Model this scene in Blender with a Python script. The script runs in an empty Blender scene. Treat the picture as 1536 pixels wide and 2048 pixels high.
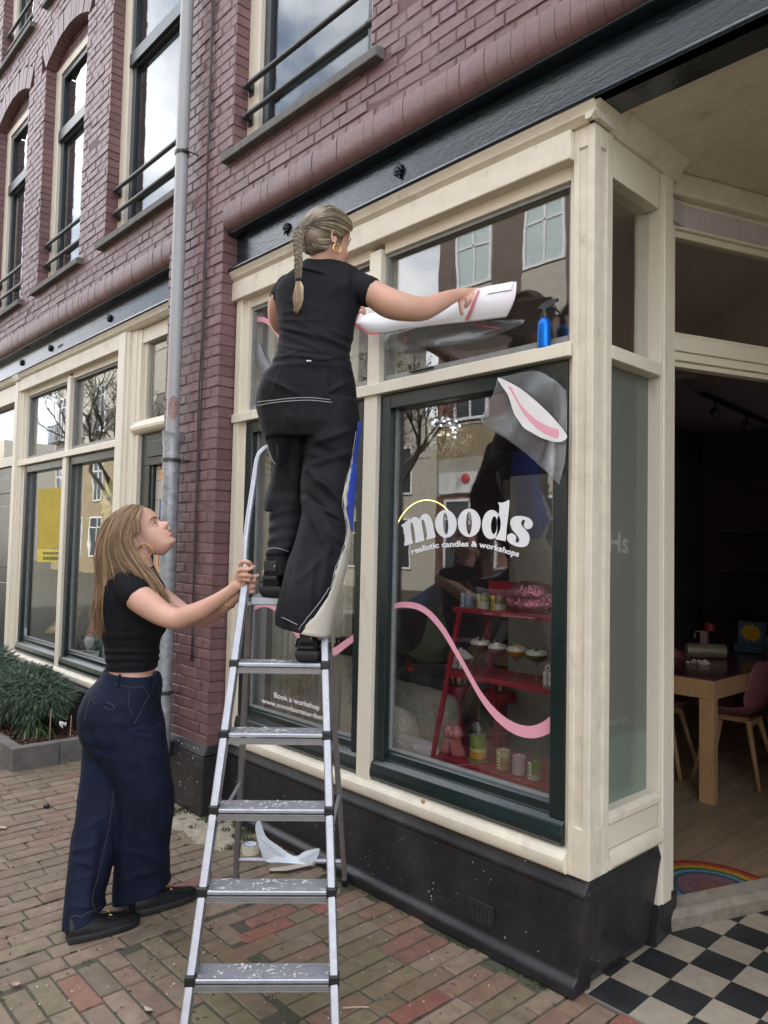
import bpy, math, random
from mathutils import Vector, Matrix, noise
from math import sin, cos, pi, radians, sqrt, atan2
random.seed(7)
SC = bpy.context.scene
COL = SC.collection
# ---------------------------------------------------------------- camera
F = 1492.2
YAW, PIT, ROL = radians(47.052), radians(2.7047), radians(1.2208)
CAMP = Vector((0, 0, 1.6))
_f = Vector((-sin(YAW)*cos(PIT), cos(YAW)*cos(PIT), sin(PIT)))
_r = Vector((cos(YAW), sin(YAW), 0)); _u = _r.cross(_f)
RR = _r*cos(ROL)+_u*sin(ROL); UU = -_r*sin(ROL)+_u*cos(ROL)
cam_d = bpy.data.cameras.new('camera'); cam = bpy.data.objects.new('camera', cam_d)
COL.objects.link(cam); SC.camera = cam
cam_d.sensor_fit = 'HORIZONTAL'; cam_d.sensor_width = 36; cam_d.lens = 36*F/1536
cam_d.clip_start = .05; cam_d.clip_end = 500
m = Matrix.Identity(4)
for i in range(3):
    m[i][0] = RR[i]; m[i][1] = UU[i]; m[i][2] = -_f[i]; m[i][3] = CAMP[i]
cam.matrix_world = m
# ---------------------------------------------------------------- world, sun, exposure
SUN_EL, SUN_AZ = radians(47), radians(18)     # azimuth clockwise from +y
wd = bpy.data.worlds.new('World'); SC.world = wd; wd.use_nodes = True
nt = wd.node_tree; nt.nodes.clear()
N = nt.nodes.new; L = nt.links.new
out = N('ShaderNodeOutputWorld'); bg = N('ShaderNodeBackground'); sky = N('ShaderNodeTexSky')
sky.sky_type = 'NISHITA'; sky.sun_disc = False; sky.sun_elevation = SUN_EL; sky.sun_rotation = SUN_AZ
sky.air_density = 1.0; sky.dust_density = 1.5; sky.ozone_density = 1.0
tc = N('ShaderNodeTexCoord'); mp = N('ShaderNodeMapping'); mp.inputs['Scale'].default_value = (1, 1, 2.2)
nz = N('ShaderNodeTexNoise'); nz.inputs['Scale'].default_value = 2.6; nz.inputs['Detail'].default_value = 7; nz.inputs['Roughness'].default_value = .55
rp = N('ShaderNodeValToRGB'); rp.color_ramp.elements[0].position = .37; rp.color_ramp.elements[1].position = .60
mx = N('ShaderNodeMix'); mx.data_type = 'RGBA'; mx.inputs[7].default_value = (10.5, 10.6, 10.9, 1)
L(tc.outputs['Generated'], mp.inputs[0]); L(mp.outputs[0], nz.inputs['Vector']); L(nz.outputs[0], rp.inputs[0])
L(rp.outputs[0], mx.inputs[0]); L(sky.outputs[0], mx.inputs[6]); L(mx.outputs[2], bg.inputs[0])
bg.inputs[1].default_value = .1; L(bg.outputs[0], out.inputs[0])
sd = bpy.data.lights.new('sun', 'SUN'); sun = bpy.data.objects.new('sun', sd); COL.objects.link(sun)
sd.energy = 2.3; sd.angle = radians(4); sd.color = (1, .95, .88)
sdir = Vector((sin(SUN_AZ)*cos(SUN_EL), cos(SUN_AZ)*cos(SUN_EL), sin(SUN_EL)))
sun.rotation_euler = sdir.to_track_quat('Z', 'Y').to_euler(); sun.location = (2, 6, 14)
SC.view_settings.view_transform = 'Standard'; SC.view_settings.look = 'None'
SC.view_settings.gamma = 1; SC.view_settings.exposure = 2.08
SC.render.engine = 'CYCLES'
SC.cycles.max_bounces = 10; SC.cycles.transparent_max_bounces = 24; SC.cycles.caustics_reflective = False; SC.cycles.caustics_refractive = False
# ---------------------------------------------------------------- calibrated geometry helpers (photo pixels -> points in the place)
def ray(px, py): return _f + RR*((px-768)/F) - UU*((py-1024)/F)
def W(px, py, D): return CAMP + ray(px, py)*D
def onY(px, py, Y): d = ray(px, py); return CAMP + d*(Y/d.y)
def onX(px, py, X): d = ray(px, py); return CAMP + d*(X/d.x)
def onZ(px, py, Z): d = ray(px, py); return CAMP + d*((Z-1.6)/d.z)
V = Vector
# ---------------------------------------------------------------- materials
def new_mat(name):
    m = bpy.data.materials.new(name); m.use_nodes = True
    return m, m.node_tree.nodes, m.node_tree.links, m.node_tree.nodes['Principled BSDF']
def mat(name, col, rough=.6, metal=0., var=.12, vscale=6, bump=0., bscale=60, spec=.5, col2=None, thr=None, coat=0, trans=0, attr=None, stretch=None, bdist=.004, rvar=0, sheen=0, alpha=1, ior=None, sub=0):
    m, n, l, b = new_mat(name)
    c = list(col)+[1] if len(col) == 3 else list(col)
    tc = n.new('ShaderNodeTexCoord'); vec = tc.outputs['Object']
    if stretch:
        mp = n.new('ShaderNodeMapping'); mp.inputs['Scale'].default_value = stretch; l.new(vec, mp.inputs[0]); vec = mp.outputs[0]
    nz = n.new('ShaderNodeTexNoise'); nz.inputs['Scale'].default_value = vscale; nz.inputs['Detail'].default_value = 6; nz.inputs['Roughness'].default_value = .62
    l.new(vec, nz.inputs['Vector'])
    rp = n.new('ShaderNodeValToRGB')
    a = [max(0, x*(1-var)) for x in c[:3]]+[1]; d = [min(1, x*(1+var)) for x in c[:3]]+[1]
    if col2: d = list(col2)+[1]; a = c
    rp.color_ramp.elements[0].color = a; rp.color_ramp.elements[1].color = d
    lo, hi = thr or (.3, .7)
    rp.color_ramp.elements[0].position = lo; rp.color_ramp.elements[1].position = hi
    l.new(nz.outputs[0], rp.inputs[0])
    src = rp.outputs[0]
    if attr:
        at = n.new('ShaderNodeAttribute'); at.attribute_name = attr
        mm = n.new('ShaderNodeMix'); mm.data_type = 'RGBA'; mm.blend_type = 'MULTIPLY'; mm.inputs[0].default_value = 1
        l.new(src, mm.inputs[6]); l.new(at.outputs['Color'], mm.inputs[7]); src = mm.outputs[2]
    l.new(src, b.inputs['Base Color'])
    b.inputs['Roughness'].default_value = rough; b.inputs['Metallic'].default_value = metal
    b.inputs['Specular IOR Level'].default_value = spec
    if rvar:
        mr = n.new('ShaderNodeMapRange'); mr.inputs[3].default_value = max(0, rough-rvar); mr.inputs[4].default_value = min(1, rough+rvar)
        l.new(nz.outputs[0], mr.inputs[0]); l.new(mr.outputs[0], b.inputs['Roughness'])
    if coat: b.inputs['Coat Weight'].default_value = coat; b.inputs['Coat Roughness'].default_value = .08
    if trans: b.inputs['Transmission Weight'].default_value = trans
    if ior: b.inputs['IOR'].default_value = ior
    if sheen: b.inputs['Sheen Weight'].default_value = sheen; b.inputs['Sheen Roughness'].default_value = .4
    if alpha < 1: b.inputs['Alpha'].default_value = alpha
    if sub:
        b.inputs['Subsurface Weight'].default_value = sub; b.inputs['Subsurface Radius'].default_value = (.9, .35, .2); b.inputs['Subsurface Scale'].default_value = .012
    if bump:
        nb = n.new('ShaderNodeTexNoise'); nb.inputs['Scale'].default_value = bscale; nb.inputs['Detail'].default_value = 5; nb.inputs['Roughness'].default_value = .6
        l.new(vec, nb.inputs['Vector'])
        bp = n.new('ShaderNodeBump'); bp.inputs['Strength'].default_value = bump; bp.inputs['Distance'].default_value = bdist
        l.new(nb.outputs[0], bp.inputs['Height']); l.new(bp.outputs[0], b.inputs['Normal'])
    return m
def glass_mat(name, tint=(.93, .95, .94), rough=0., boost=1.0, film=0., filmcol=(.8, .85, .82), base=.0, ior=1.5, wavy=0):
    m = bpy.data.materials.new(name); m.use_nodes = True; n = m.node_tree.nodes; l = m.node_tree.links; n.clear()
    o = n.new('ShaderNodeOutputMaterial'); t = n.new('ShaderNodeBsdfTransparent'); t.inputs[0].default_value = (*tint, 1)
    g = n.new('ShaderNodeBsdfGlossy'); g.inputs['Roughness'].default_value = rough
    f = n.new('ShaderNodeLayerWeight'); pw = n.new('ShaderNodeMath'); pw.operation = 'POWER'; pw.inputs[1].default_value = 5; l.new(f.outputs['Facing'], pw.inputs[0])   # Schlick
    ma = n.new('ShaderNodeMath'); ma.operation = 'MULTIPLY_ADD'; ma.inputs[1].default_value = .96*boost; ma.inputs[2].default_value = base+.04*boost; ma.use_clamp = True
    l.new(pw.outputs[0], ma.inputs[0]); mx = n.new('ShaderNodeMixShader'); l.new(ma.outputs[0], mx.inputs[0])
    if wavy:
        tcn = n.new('ShaderNodeTexCoord'); nz = n.new('ShaderNodeTexNoise'); nz.inputs['Scale'].default_value = 2.5
        l.new(tcn.outputs['Object'], nz.inputs['Vector'])
        bp = n.new('ShaderNodeBump'); bp.inputs['Strength'].default_value = wavy; bp.inputs['Distance'].default_value = .004
        l.new(nz.outputs[0], bp.inputs['Height']); l.new(bp.outputs[0], g.inputs['Normal'])
    src = t.outputs[0]
    if film:
        d = n.new('ShaderNodeBsdfDiffuse'); d.inputs[0].default_value = (*filmcol, 1); m2 = n.new('ShaderNodeMixShader'); m2.inputs[0].default_value = film
        tl = n.new('ShaderNodeBsdfTranslucent'); tl.inputs[0].default_value = (*filmcol, 1); m3 = n.new('ShaderNodeMixShader'); m3.inputs[0].default_value = .5
        l.new(d.outputs[0], m3.inputs[1]); l.new(tl.outputs[0], m3.inputs[2])
        l.new(t.outputs[0], m2.inputs[1]); l.new(m3.outputs[0], m2.inputs[2]); src = m2.outputs[0]
    l.new(src, mx.inputs[1]); l.new(g.outputs[0], mx.inputs[2]); l.new(mx.outputs[0], o.inputs[0])
    return m
def grime(m, col, scale, lo, hi, fac=.7, stretch=None, detail=9):
    n = m.node_tree.nodes; l = m.node_tree.links; b = n['Principled BSDF']; lk = b.inputs['Base Color'].links; src = lk[0].from_socket
    t = n.new('ShaderNodeTexCoord'); vec = t.outputs['Object']
    if stretch: mp = n.new('ShaderNodeMapping'); mp.inputs['Scale'].default_value = stretch; l.new(vec, mp.inputs[0]); vec = mp.outputs[0]
    q = n.new('ShaderNodeTexNoise'); q.inputs['Scale'].default_value = scale; q.inputs['Detail'].default_value = detail; q.inputs['Roughness'].default_value = .72; l.new(vec, q.inputs['Vector'])
    r = n.new('ShaderNodeMapRange'); r.inputs[1].default_value = lo; r.inputs[2].default_value = hi; r.inputs[4].default_value = fac; l.new(q.outputs[0], r.inputs[0])
    x = n.new('ShaderNodeMix'); x.data_type = 'RGBA'; x.inputs[7].default_value = (*col, 1); l.new(r.outputs[0], x.inputs[0]); l.new(src, x.inputs[6]); l.new(x.outputs[2], b.inputs['Base Color'])
def emit_mat(name, col, s):
    m, n, l, b = new_mat(name); b.inputs['Base Color'].default_value = (*col, 1)
    b.inputs['Emission Color'].default_value = (*col, 1); b.inputs['Emission Strength'].default_value = s
    return m
# ---------------------------------------------------------------- mesh builder
class MB:
    def __init__(s): s.v = []; s.f = []; s.mi = []; s.cur = 0; s.col = []; s.c = (1, 1, 1)
    def add(s, vs, fs):
        k = len(s.v); s.v += [V(p) for p in vs]
        for f in fs: s.f.append([k+i for i in f]); s.mi.append(s.cur); s.col.append(s.c)
        return s
    def box(s, x0, x1, y0, y1, z0, z1):
        return s.add([(x0,y0,z0),(x1,y0,z0),(x1,y1,z0),(x0,y1,z0),(x0,y0,z1),(x1,y0,z1),(x1,y1,z1),(x0,y1,z1)],
                     [(0,3,2,1),(4,5,6,7),(0,1,5,4),(1,2,6,5),(2,3,7,6),(3,0,4,7)])
    def obox(s, c, a, b, d):
        c, a, b, d = V(c), V(a), V(b), V(d); P = []
        for k in (-1, 1):
            for i, j in ((-1,-1),(1,-1),(1,1),(-1,1)): P.append(c+a*i+b*j+d*k)
        return s.add(P, [(0,3,2,1),(4,5,6,7),(0,1,5,4),(1,2,6,5),(2,3,7,6),(3,0,4,7)])
    def bar(s, p, q, w, h, up=(0, 0, 1)):
        p, q = V(p), V(q); t = (q-p); L_ = t.length; t.normalize(); x = t.cross(V(up))
        if x.length < 1e-4: x = t.cross(V((1, 0, 0)))
        x.normalize(); z = x.cross(t)
        return s.obox((p+q)/2, x*w/2, t*L_/2, z*h/2)
    def loft(s, rings, caps=True, closed=True):
        n = len(rings[0]); k = len(s.v)
        for r in rings: s.v += [V(p) for p in r]
        for i in range(len(rings)-1):
            for j in range(n if closed else n-1):
                a = k+i*n+j; b = k+i*n+(j+1) % n
                s.f.append([a, b, b+n, a+n]); s.mi.append(s.cur); s.col.append(s.c)
        if caps and closed:
            s.f.append([k+j for j in range(n)][::-1]); s.mi.append(s.cur); s.col.append(s.c)
            s.f.append([k+(len(rings)-1)*n+j for j in range(n)]); s.mi.append(s.cur); s.col.append(s.c)
        return s
    def grid(s, rows): return s.loft(rows, caps=False, closed=False)
    def tube(s, pts, r, n=10, caps=True, up=None, flat=1.0):
        pts = [V(p) for p in pts]; rings = []; u = None
        for i, p in enumerate(pts):
            t = (pts[min(i+1, len(pts)-1)]-pts[max(i-1, 0)])
            if t.length < 1e-9: t = V((0, 0, 1))
            t.normalize()
            if u is None:
                u = V(up) if up else (V((0, 0, 1)) if abs(t.z) < .9 else V((1, 0, 0)))
            u = (u-t*u.dot(t))
            if u.length < 1e-6: u = t.orthogonal()
            u.normalize(); w = t.cross(u); rr = r[i] if isinstance(r, (list, tuple)) else r
            rings.append([p+u*rr*flat*cos(2*pi*j/n)+w*rr*sin(2*pi*j/n) for j in range(n)])
        return s.loft(rings, caps)
    def lathe(s, prof, c=(0, 0, 0), n=20, ax=None, caps=True):
        c = V(c); z = V(ax or (0, 0, 1)).normalized(); x = z.orthogonal().normalized(); y = z.cross(x)
        return s.loft([[c+z*h+x*r*cos(2*pi*j/n)+y*r*sin(2*pi*j/n) for j in range(n)] for r, h in prof], caps)
    def ell(s, c, r, n=12, m=8, ax=None, rot=None):
        c = V(c); rings = []
        for i in range(m+1):
            a = -pi/2+pi*i/m; rr = max(cos(a), .02)
            ring = []
            for j in range(n):
                q = V((r[0]*rr*cos(2*pi*j/n), r[1]*rr*sin(2*pi*j/n), r[2]*sin(a)))
                if rot: q = rot @ q
                ring.append(c+q)
            rings.append(ring)
        return s.loft(rings)
    def prism(s, poly, ext):
        n = len(poly); e = V(ext); A = [V(p) for p in poly]
        return s.add(A+[p+e for p in A], [list(range(n))[::-1], list(range(n, 2*n))]+[(i, (i+1) % n, n+(i+1) % n, n+i) for i in range(n)])
    def hexa(s, b, t):  # 4 bottom, 4 top
        return s.add(list(b)+list(t), [(0,3,2,1),(4,5,6,7),(0,1,5,4),(1,2,6,5),(2,3,7,6),(3,0,4,7)])
    def build(s, name, mats, parent=None, smooth=False, sharp=None, bevel=0, seg=2, local=False, label=None, kind=None, cat=None, group=None, sub=0, solid=0):
        me = bpy.data.meshes.new(name)
        off = V((0, 0, 0))
        if parent is not None and not local:
            p = parent
            while p is not None: off += p.location; p = p.parent
        me.from_pydata([tuple(p-off) for p in s.v], [], s.f)
        if not isinstance(mats, (list, tuple)): mats = [mats]
        for m_ in mats: me.materials.append(m_)
        me.polygons.foreach_set('material_index', s.mi)
        if any(c != (1, 1, 1) for c in s.col):
            ca = me.color_attributes.new('Col', 'FLOAT_COLOR', 'CORNER'); buf = []
            for p, c in zip(me.polygons, s.col): buf += [*c, 1.0]*p.loop_total
            ca.data.foreach_set('color', buf)
        if smooth:
            me.polygons.foreach_set('use_smooth', [True]*len(me.polygons))
            if sharp: me.set_sharp_from_angle(angle=radians(sharp))
        me.validate(); me.update()
        o = bpy.data.objects.new(name, me); COL.objects.link(o)
        if parent is not None: o.parent = parent
        if solid:
            q = o.modifiers.new('s', 'SOLIDIFY'); q.thickness = solid; q.offset = 0
        if bevel:
            q = o.modifiers.new('b', 'BEVEL'); q.width = bevel; q.segments = seg; q.limit_method = 'ANGLE'; q.angle_limit = radians(35)
        if sub:
            q = o.modifiers.new('u', 'SUBSURF'); q.levels = sub; q.render_levels = sub
        if label: o['label'] = label
        if kind: o['kind'] = kind
        if cat: o['category'] = cat
        if group: o['group'] = group
        return o
def thing(name, label, cat, loc=(0, 0, 0), group=None, rz=0):
    o = bpy.data.objects.new(name, None); COL.objects.link(o); o.location = loc; o.rotation_euler = (0, 0, rz)
    o.empty_display_size = .1
    o['label'] = label; o['category'] = cat
    if group: o['group'] = group
    return o
def dup(root, loc, rz=0, label=None, cat=None):
    r = root.copy(); COL.objects.link(r); r.location = loc; r.rotation_euler = (0, 0, rz)
    if label: r['label'] = label
    if cat: r['category'] = cat
    for ch in list(root.children):
        c = ch.copy(); COL.objects.link(c); c.parent = r
        for g in list(ch.children):
            d = g.copy(); COL.objects.link(d); d.parent = c
    return r
def spline(pts, n=8):
    P = [V(p) for p in pts]; out = []
    for i in range(len(P)-1):
        p0 = P[max(i-1, 0)]; p1 = P[i]; p2 = P[i+1]; p3 = P[min(i+2, len(P)-1)]
        for k in range(n):
            t = k/n
            out.append(.5*((2*p1)+(p2-p0)*t+(2*p0-5*p1+4*p2-p3)*t*t+(3*p1-p0-3*p2+p3)*t**3))
    out.append(P[-1]); return out
def text_geo(txt, size=1., bold=0., shear=0, spacing=1.0):
    cu = bpy.data.curves.new('t', 'FONT'); cu.body = txt; cu.size = size; cu.offset = bold*size; cu.shear = shear; cu.space_character = spacing
    cu.resolution_u = 3
    ob = bpy.data.objects.new('t', cu); COL.objects.link(ob)
    dg = bpy.context.evaluated_depsgraph_get(); dg.update()
    me = bpy.data.meshes.new_from_object(ob.evaluated_get(dg))
    vs = [v.co.copy() for v in me.vertices]; fs = [list(p.vertices) for p in me.polygons]
    bpy.data.objects.remove(ob); bpy.data.curves.remove(cu); bpy.data.meshes.remove(me)
    return vs, fs
def ribbon(pts, widths, nrm, thick=.0006):   # flat strip through points in plane with normal nrm
    mb = MB(); nrm = V(nrm).normalized(); rings = []
    for i, p in enumerate(pts):
        t = (V(pts[min(i+1, len(pts)-1)])-V(pts[max(i-1, 0)])).normalized(); s_ = t.cross(nrm).normalized(); w = widths[i]/2; p = V(p)
        rings.append([p+s_*w, p-s_*w, p-s_*w+nrm*thick, p+s_*w+nrm*thick])
    return mb.loft(rings)
# ---------------------------------------------------------------- shared materials
M = {}
M['brickpaint'] = mat('brick_paint', (.175,.094,.095), .45, var=.14, vscale=9, bump=.6, bscale=38, attr='Col', bdist=.005)
M['mortarpaint'] = mat('mortar_paint', (.13,.072,.074), .7, bump=.4, bscale=90)
M['cream'] = mat('cream_paint', (.73,.67,.55), .42, var=.05, vscale=5, bump=.12, bscale=30, stretch=(1,1,.25))
M['cream_dirty'] = mat('cream_paint_worn', (.68,.62,.50), .5, var=.10, vscale=14, bump=.18, bscale=25, stretch=(.6,1,1), thr=(.3,.75))
M['dark'] = mat('dark_green_paint', (.009,.019,.019), .25, var=.2, bump=.12, bscale=40, stretch=(.4,1,1), spec=.6)
M['fascia'] = mat('dark_gloss_paint', (.010,.018,.025), .14, var=.2, bump=.55, bscale=55, stretch=(.5,1,1.3), bdist=.003, spec=.7)
M['sash'] = mat('dark_sash_paint', (.02,.028,.032), .3, var=.15, spec=.5)
M['stone'] = mat('grey_sill_stone', (.13,.125,.115), .75, var=.25, vscale=12, bump=.3, bscale=120)
M['plinth'] = mat('black_plinth_paint', (.017,.017,.02), .42, var=.5, vscale=5, bump=.35, bscale=90, rvar=.12)
M['steel'] = mat('grey_rail_steel', (.06,.06,.062), .35, metal=.4)
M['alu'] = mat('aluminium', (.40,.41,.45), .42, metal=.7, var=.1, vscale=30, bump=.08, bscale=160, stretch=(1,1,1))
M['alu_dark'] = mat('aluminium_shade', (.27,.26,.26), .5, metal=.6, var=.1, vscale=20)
M['glass'] = glass_mat('window_glass', (.955,.965,.96), boost=1.6, base=.045, wavy=.12)
M['glass_up'] = glass_mat('upper_window_glass', (.6,.64,.64), boost=1.3, base=.07, wavy=.25)
M['white'] = mat('white_paint', (.78,.78,.77), .5, var=.03)
M['black'] = mat('black_plastic', (.012,.012,.013), .4, var=.1)
M['pink'] = mat('pink_vinyl', (.78,.36,.45), .45, var=.03)
M['whitev'] = mat('white_vinyl', (.83,.83,.85), .5, var=.02)
M['red'] = mat('red_lacquer', (.30,.022,.035), .35, var=.1)
M['steelg'] = mat('galvanised_steel', (.36,.385,.40), .45, metal=.35, var=.35, vscale=22, bump=.1, bscale=60, rvar=.1)
M['pvc'] = mat('grey_pvc', (.36,.36,.365), .4, var=.06, vscale=3)
M['chrome'] = mat('chrome', (.8,.8,.8), .08, metal=1, var=.02)
M['gold'] = mat('gold', (.75,.48,.15), .2, metal=1, var=.05)
grime(M['cream'], (.40,.35,.27), 7, .60, .74, .55, (1,1,.35)); grime(M['cream'], (.25,.22,.17), 60, .70, .78, .7); grime(M['cream_dirty'], (.36,.31,.23), 9, .56, .72, .6, (.8,1,.5)); grime(M['cream_dirty'], (.22,.18,.13), 70, .66, .76, .8)
grime(M['brickpaint'], (.12,.075,.07), 1.6, .50, .72, .55); grime(M['brickpaint'], (.27,.19,.18), 26, .66, .80, .5); grime(M['brickpaint'], (.03,.02,.02), 40, .72, .78, .8); grime(M['plinth'], (.06,.055,.05), 4, .52, .7, .6); grime(M['plinth'], (.16,.15,.14), 45, .68, .78, .5); grime(M['fascia'], (.03,.035,.04), 12, .55, .75, .5)
M['speck'] = mat('paint_specks', (.7,.7,.68), .6)
# ---------------------------------------------------------------- bricks
def brick_box(mb, x0, x1, y0, y1, z0, z1, ch=.0032, jit=.0022, face='y'):
    """front (towards -y) faces chamfered; slightly irregular"""
    r = lambda: random.uniform(-jit, jit)
    a = [(x0+r(), y1, z0+r()), (x1+r(), y1, z0+r()), (x1+r(), y1, z1+r()), (x0+r(), y1, z1+r())]
    dy = r()
    dy *= 1.5; yb = y0+ch+dy; yf = y0+dy
    b = [(p[0], yb, p[2]) for p in a]
    c = [(b[0][0]+ch, yf+r()*.6, b[0][2]+ch), (b[1][0]-ch, yf+r()*.6, b[1][2]+ch), (b[2][0]-ch, yf+r()*.6, b[2][2]-ch), (b[3][0]+ch, yf+r()*.6, b[3][2]-ch)]
    k = random.uniform(.84, 1.13); mb.c = (k, k*random.uniform(.97, 1.02), k*random.uniform(.97, 1.03))
    mb.add(a+b+c, [(8,9,10,11)] + [(4+i, 4+(i+1) % 4, 8+(i+1) % 4, 8+i) for i in range(4)] + [(i, (i+1) % 4, 4+(i+1) % 4, 4+i) for i in range(4)] + [(3,2,1,0)])
WY = 2.30
CH, BL = .0635, .208
arches = [(-6.84, 1.03, 6.14, .13), (-8.36, 1.03, 6.14, .13), (-5.20, 1.17, 6.14, .15)]   # centre, width, spring z, rise
def arch_z(ar, x, extra=0):
    cx, w, zs, rise = ar; h = w/2; R = (h*h+rise*rise)/(2*rise); zc = zs+rise-R; R2 = R+extra
    d = R2*R2-(x-cx)**2
    return zc+sqrt(d) if d > 0 else -9
def intervals(z):
    """solid x intervals of the facade at height z"""
    solid = [(-9.6, .6)]
    holes = []
    zc = z
    if z < 3.56:
        holes += [(-3.965, 2.0), (-9.6, -4.66)]
    if 3.95 < zc:
        holes += [(-3.885, -2.63)]
        for cx, w, zs, rise in arches:
            if zc < 6.55:
                h = w/2
                if zc <= zs: holes.append((cx-h, cx+h))
                else:
                    R = (h*h+rise*rise)/(2*rise)+.21; zz = zc-(zs+rise-(R-.21))
                    if zz < R:
                        q = sqrt(R*R-zz*zz); q = min(q, h+.14); holes.append((cx-q, cx+q))
    if z > 6.76:
        for cx in (-6.84, -8.36, -5.2): holes.append((cx-.52, cx+.52))
    out = solid
    for a, b in holes:
        nx = []
        for p, q in out:
            if b <= p or a >= q: nx.append((p, q)); continue
            if a > p: nx.append((p, a))
            if b < q: nx.append((b, q))
        out = nx
    return out
bld = thing('brick_building', 'mauve painted brick terrace with cream shopfronts and dark fascia boards', 'building', (-4.4, 2.5, 0))
wall = MB(); mort = MB(); course = 0; z = .40
while z < 8.2:
    z1 = z+CH-.009
    for a, b in intervals(z+CH/2):
        mort.box(a+.005, b-.005, WY+.0036, WY+.14, z-.0045, z+CH-.0045)
        hdr = course % 2; step = BL/2 if hdr else BL
        x = math.floor(a/BL)*BL + (BL*.25 if not hdr else 0)
        while x < b:
            x0 = max(x+.004, a); x1 = min(x+step-.004, b)
            if x1-x0 > .025: brick_box(wall, x0, x1, WY, WY+.135, z, z1, jit=.0022)
            elif x1-x0 > 0: brick_box(wall, x0, x1, WY+.004, WY+.135, z, z1, ch=.002, jit=.001)
            x += step
    z += CH; course += 1
# segmental arches of soldier bricks
for ar in arches:
    cx, w, zs, rise = ar; h = w/2; R = (h*h+rise*rise)/(2*rise); zc = zs+rise-R; a0 = math.asin(h/R)+.02; nb = int(2*a0*(R+.1)/.062)
    for k in range(nb):
        t0 = -a0+2*a0*k/nb+.003; t1 = -a0+2*a0*(k+1)/nb-.003; yj = WY+random.uniform(-.002, .002)
        for (ra, rb) in ((R, R+.205),):
            P = [(cx+ra*sin(t0), zc+ra*cos(t0)), (cx+ra*sin(t1), zc+ra*cos(t1)), (cx+rb*sin(t1), zc+rb*cos(t1)), (cx+rb*sin(t0), zc+rb*cos(t0))]
            kk = random.uniform(.9, 1.08); wall.c = (kk, kk, kk)
            wall.hexa([(x_, yj, z_) for x_, z_ in P], [(x_, WY+.135, z_) for x_, z_ in P])
    pts = [(cx+(R+.004)*sin(t), zc+(R+.004)*cos(t)) for t in [a0*(-1+2*i/20) for i in range(21)]]+[(cx+(R+.2)*sin(t), zc+(R+.2)*cos(t)) for t in [a0*(1-2*i/20) for i in range(21)]]
    mort.prism([(x_, WY+.008, z_) for x_, z_ in pts], (0, .125, 0))
    # brick tympanum above the window head
    tz = zs-.03
    while tz < zs+rise:
        x = cx-h
        while x < cx+h:
            x0 = x+.003; x1 = x+.1
            zt = min(arch_z(ar, (x0+x1)/2)-.004, tz+CH-.009)
            if zt-tz > .02: brick_box(wall, x0, x1-.003, WY+.10, WY+.15, tz, zt, ch=.003, jit=.001)
            x += .1
        tz += CH
wall.build('wall', M['brickpaint'], bld)
mort.build('mortar', M['mortarpaint'], bld)
# rounded brick bullnose course over each shopfront
def bullnose(x0, x1):
    mb = MB(); x = x0
    while x < x1:
        xe = min(x+.068, x1); a = x+.0009; b = xe-.0009; rings = []
        j = random.uniform(-.002, .002); kk = random.uniform(.93, 1.06); mb.c = (kk, kk, kk)
        prof = [(WY+.13, 3.66), (WY-.002, 3.66), (WY-.008, 3.63), (WY-.008, 3.60)]+[(WY+.065-.073*cos(t), 3.575-.075*sin(t)) for t in [pi/2*i/5 for i in range(6)]]+[(WY+.13, 3.50)]
        mb.loft([[(xx, y_+j, z_) for y_, z_ in prof] for xx in (a, b)])
        x = xe
    mb.cur = 1; mb.c = (1, 1, 1)
    prof = [(WY+.13, 3.65), (WY+.004, 3.65), (WY+.002, 3.60)]+[(WY+.065-.067*cos(t), 3.575-.069*sin(t)) for t in [pi/2*i/5 for i in range(6)]]+[(WY+.13, 3.506)]
    mb.loft([[(xx, y_, z_) for y_, z_ in prof] for xx in (x0+.002, x1-.002)])
    mb.build('bullnose_course', [M['brickpaint'], M['mortarpaint']], bld, smooth=True, sharp=40)
bullnose(-3.96, .6); bullnose(-9.6, -4.60)
# structural backing behind the brick (keeps daylight out of the rooms)
mb = MB(); YB = 2.445
for (a, b, z0, z1) in [(-9.6,.6,3.50,3.98), (-9.6,-8.88,3.9,8.2), (-7.84,-7.36,3.9,6.9), (-6.32,-5.79,3.9,6.9), (-4.61,-3.89,3.9,8.2), (-2.62,.6,3.9,8.2), (-9.6,-4.6,6.30,6.78)]:
    mb.box(a, b, YB, YB+.2, z0, z1)
mb.box(-4.65, -3.97, 2.44, 2.7, 0, 3.5)
mb.build('inner_wall', M['white'], bld)
mb = MB(); mb.box(-16, 3.0, 3.45, 9.2, 3.36, 9.6); mb.box(-16, -9.62, 2.3, 9.2, 0, 9.6); mb.box(.62, 3, 2.3, 9.2, 3.4, 9.6); mb.box(-9.62, .62, 2.3, 3.44, 8.25, 9.6); mb.box(1.3, 3, 2.3, 9.2, 0, 3.4); mb.build('sun_block_mass', M['brickpaint'], bld)  # unseen building mass behind and beside the facade, added to block the sun
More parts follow.
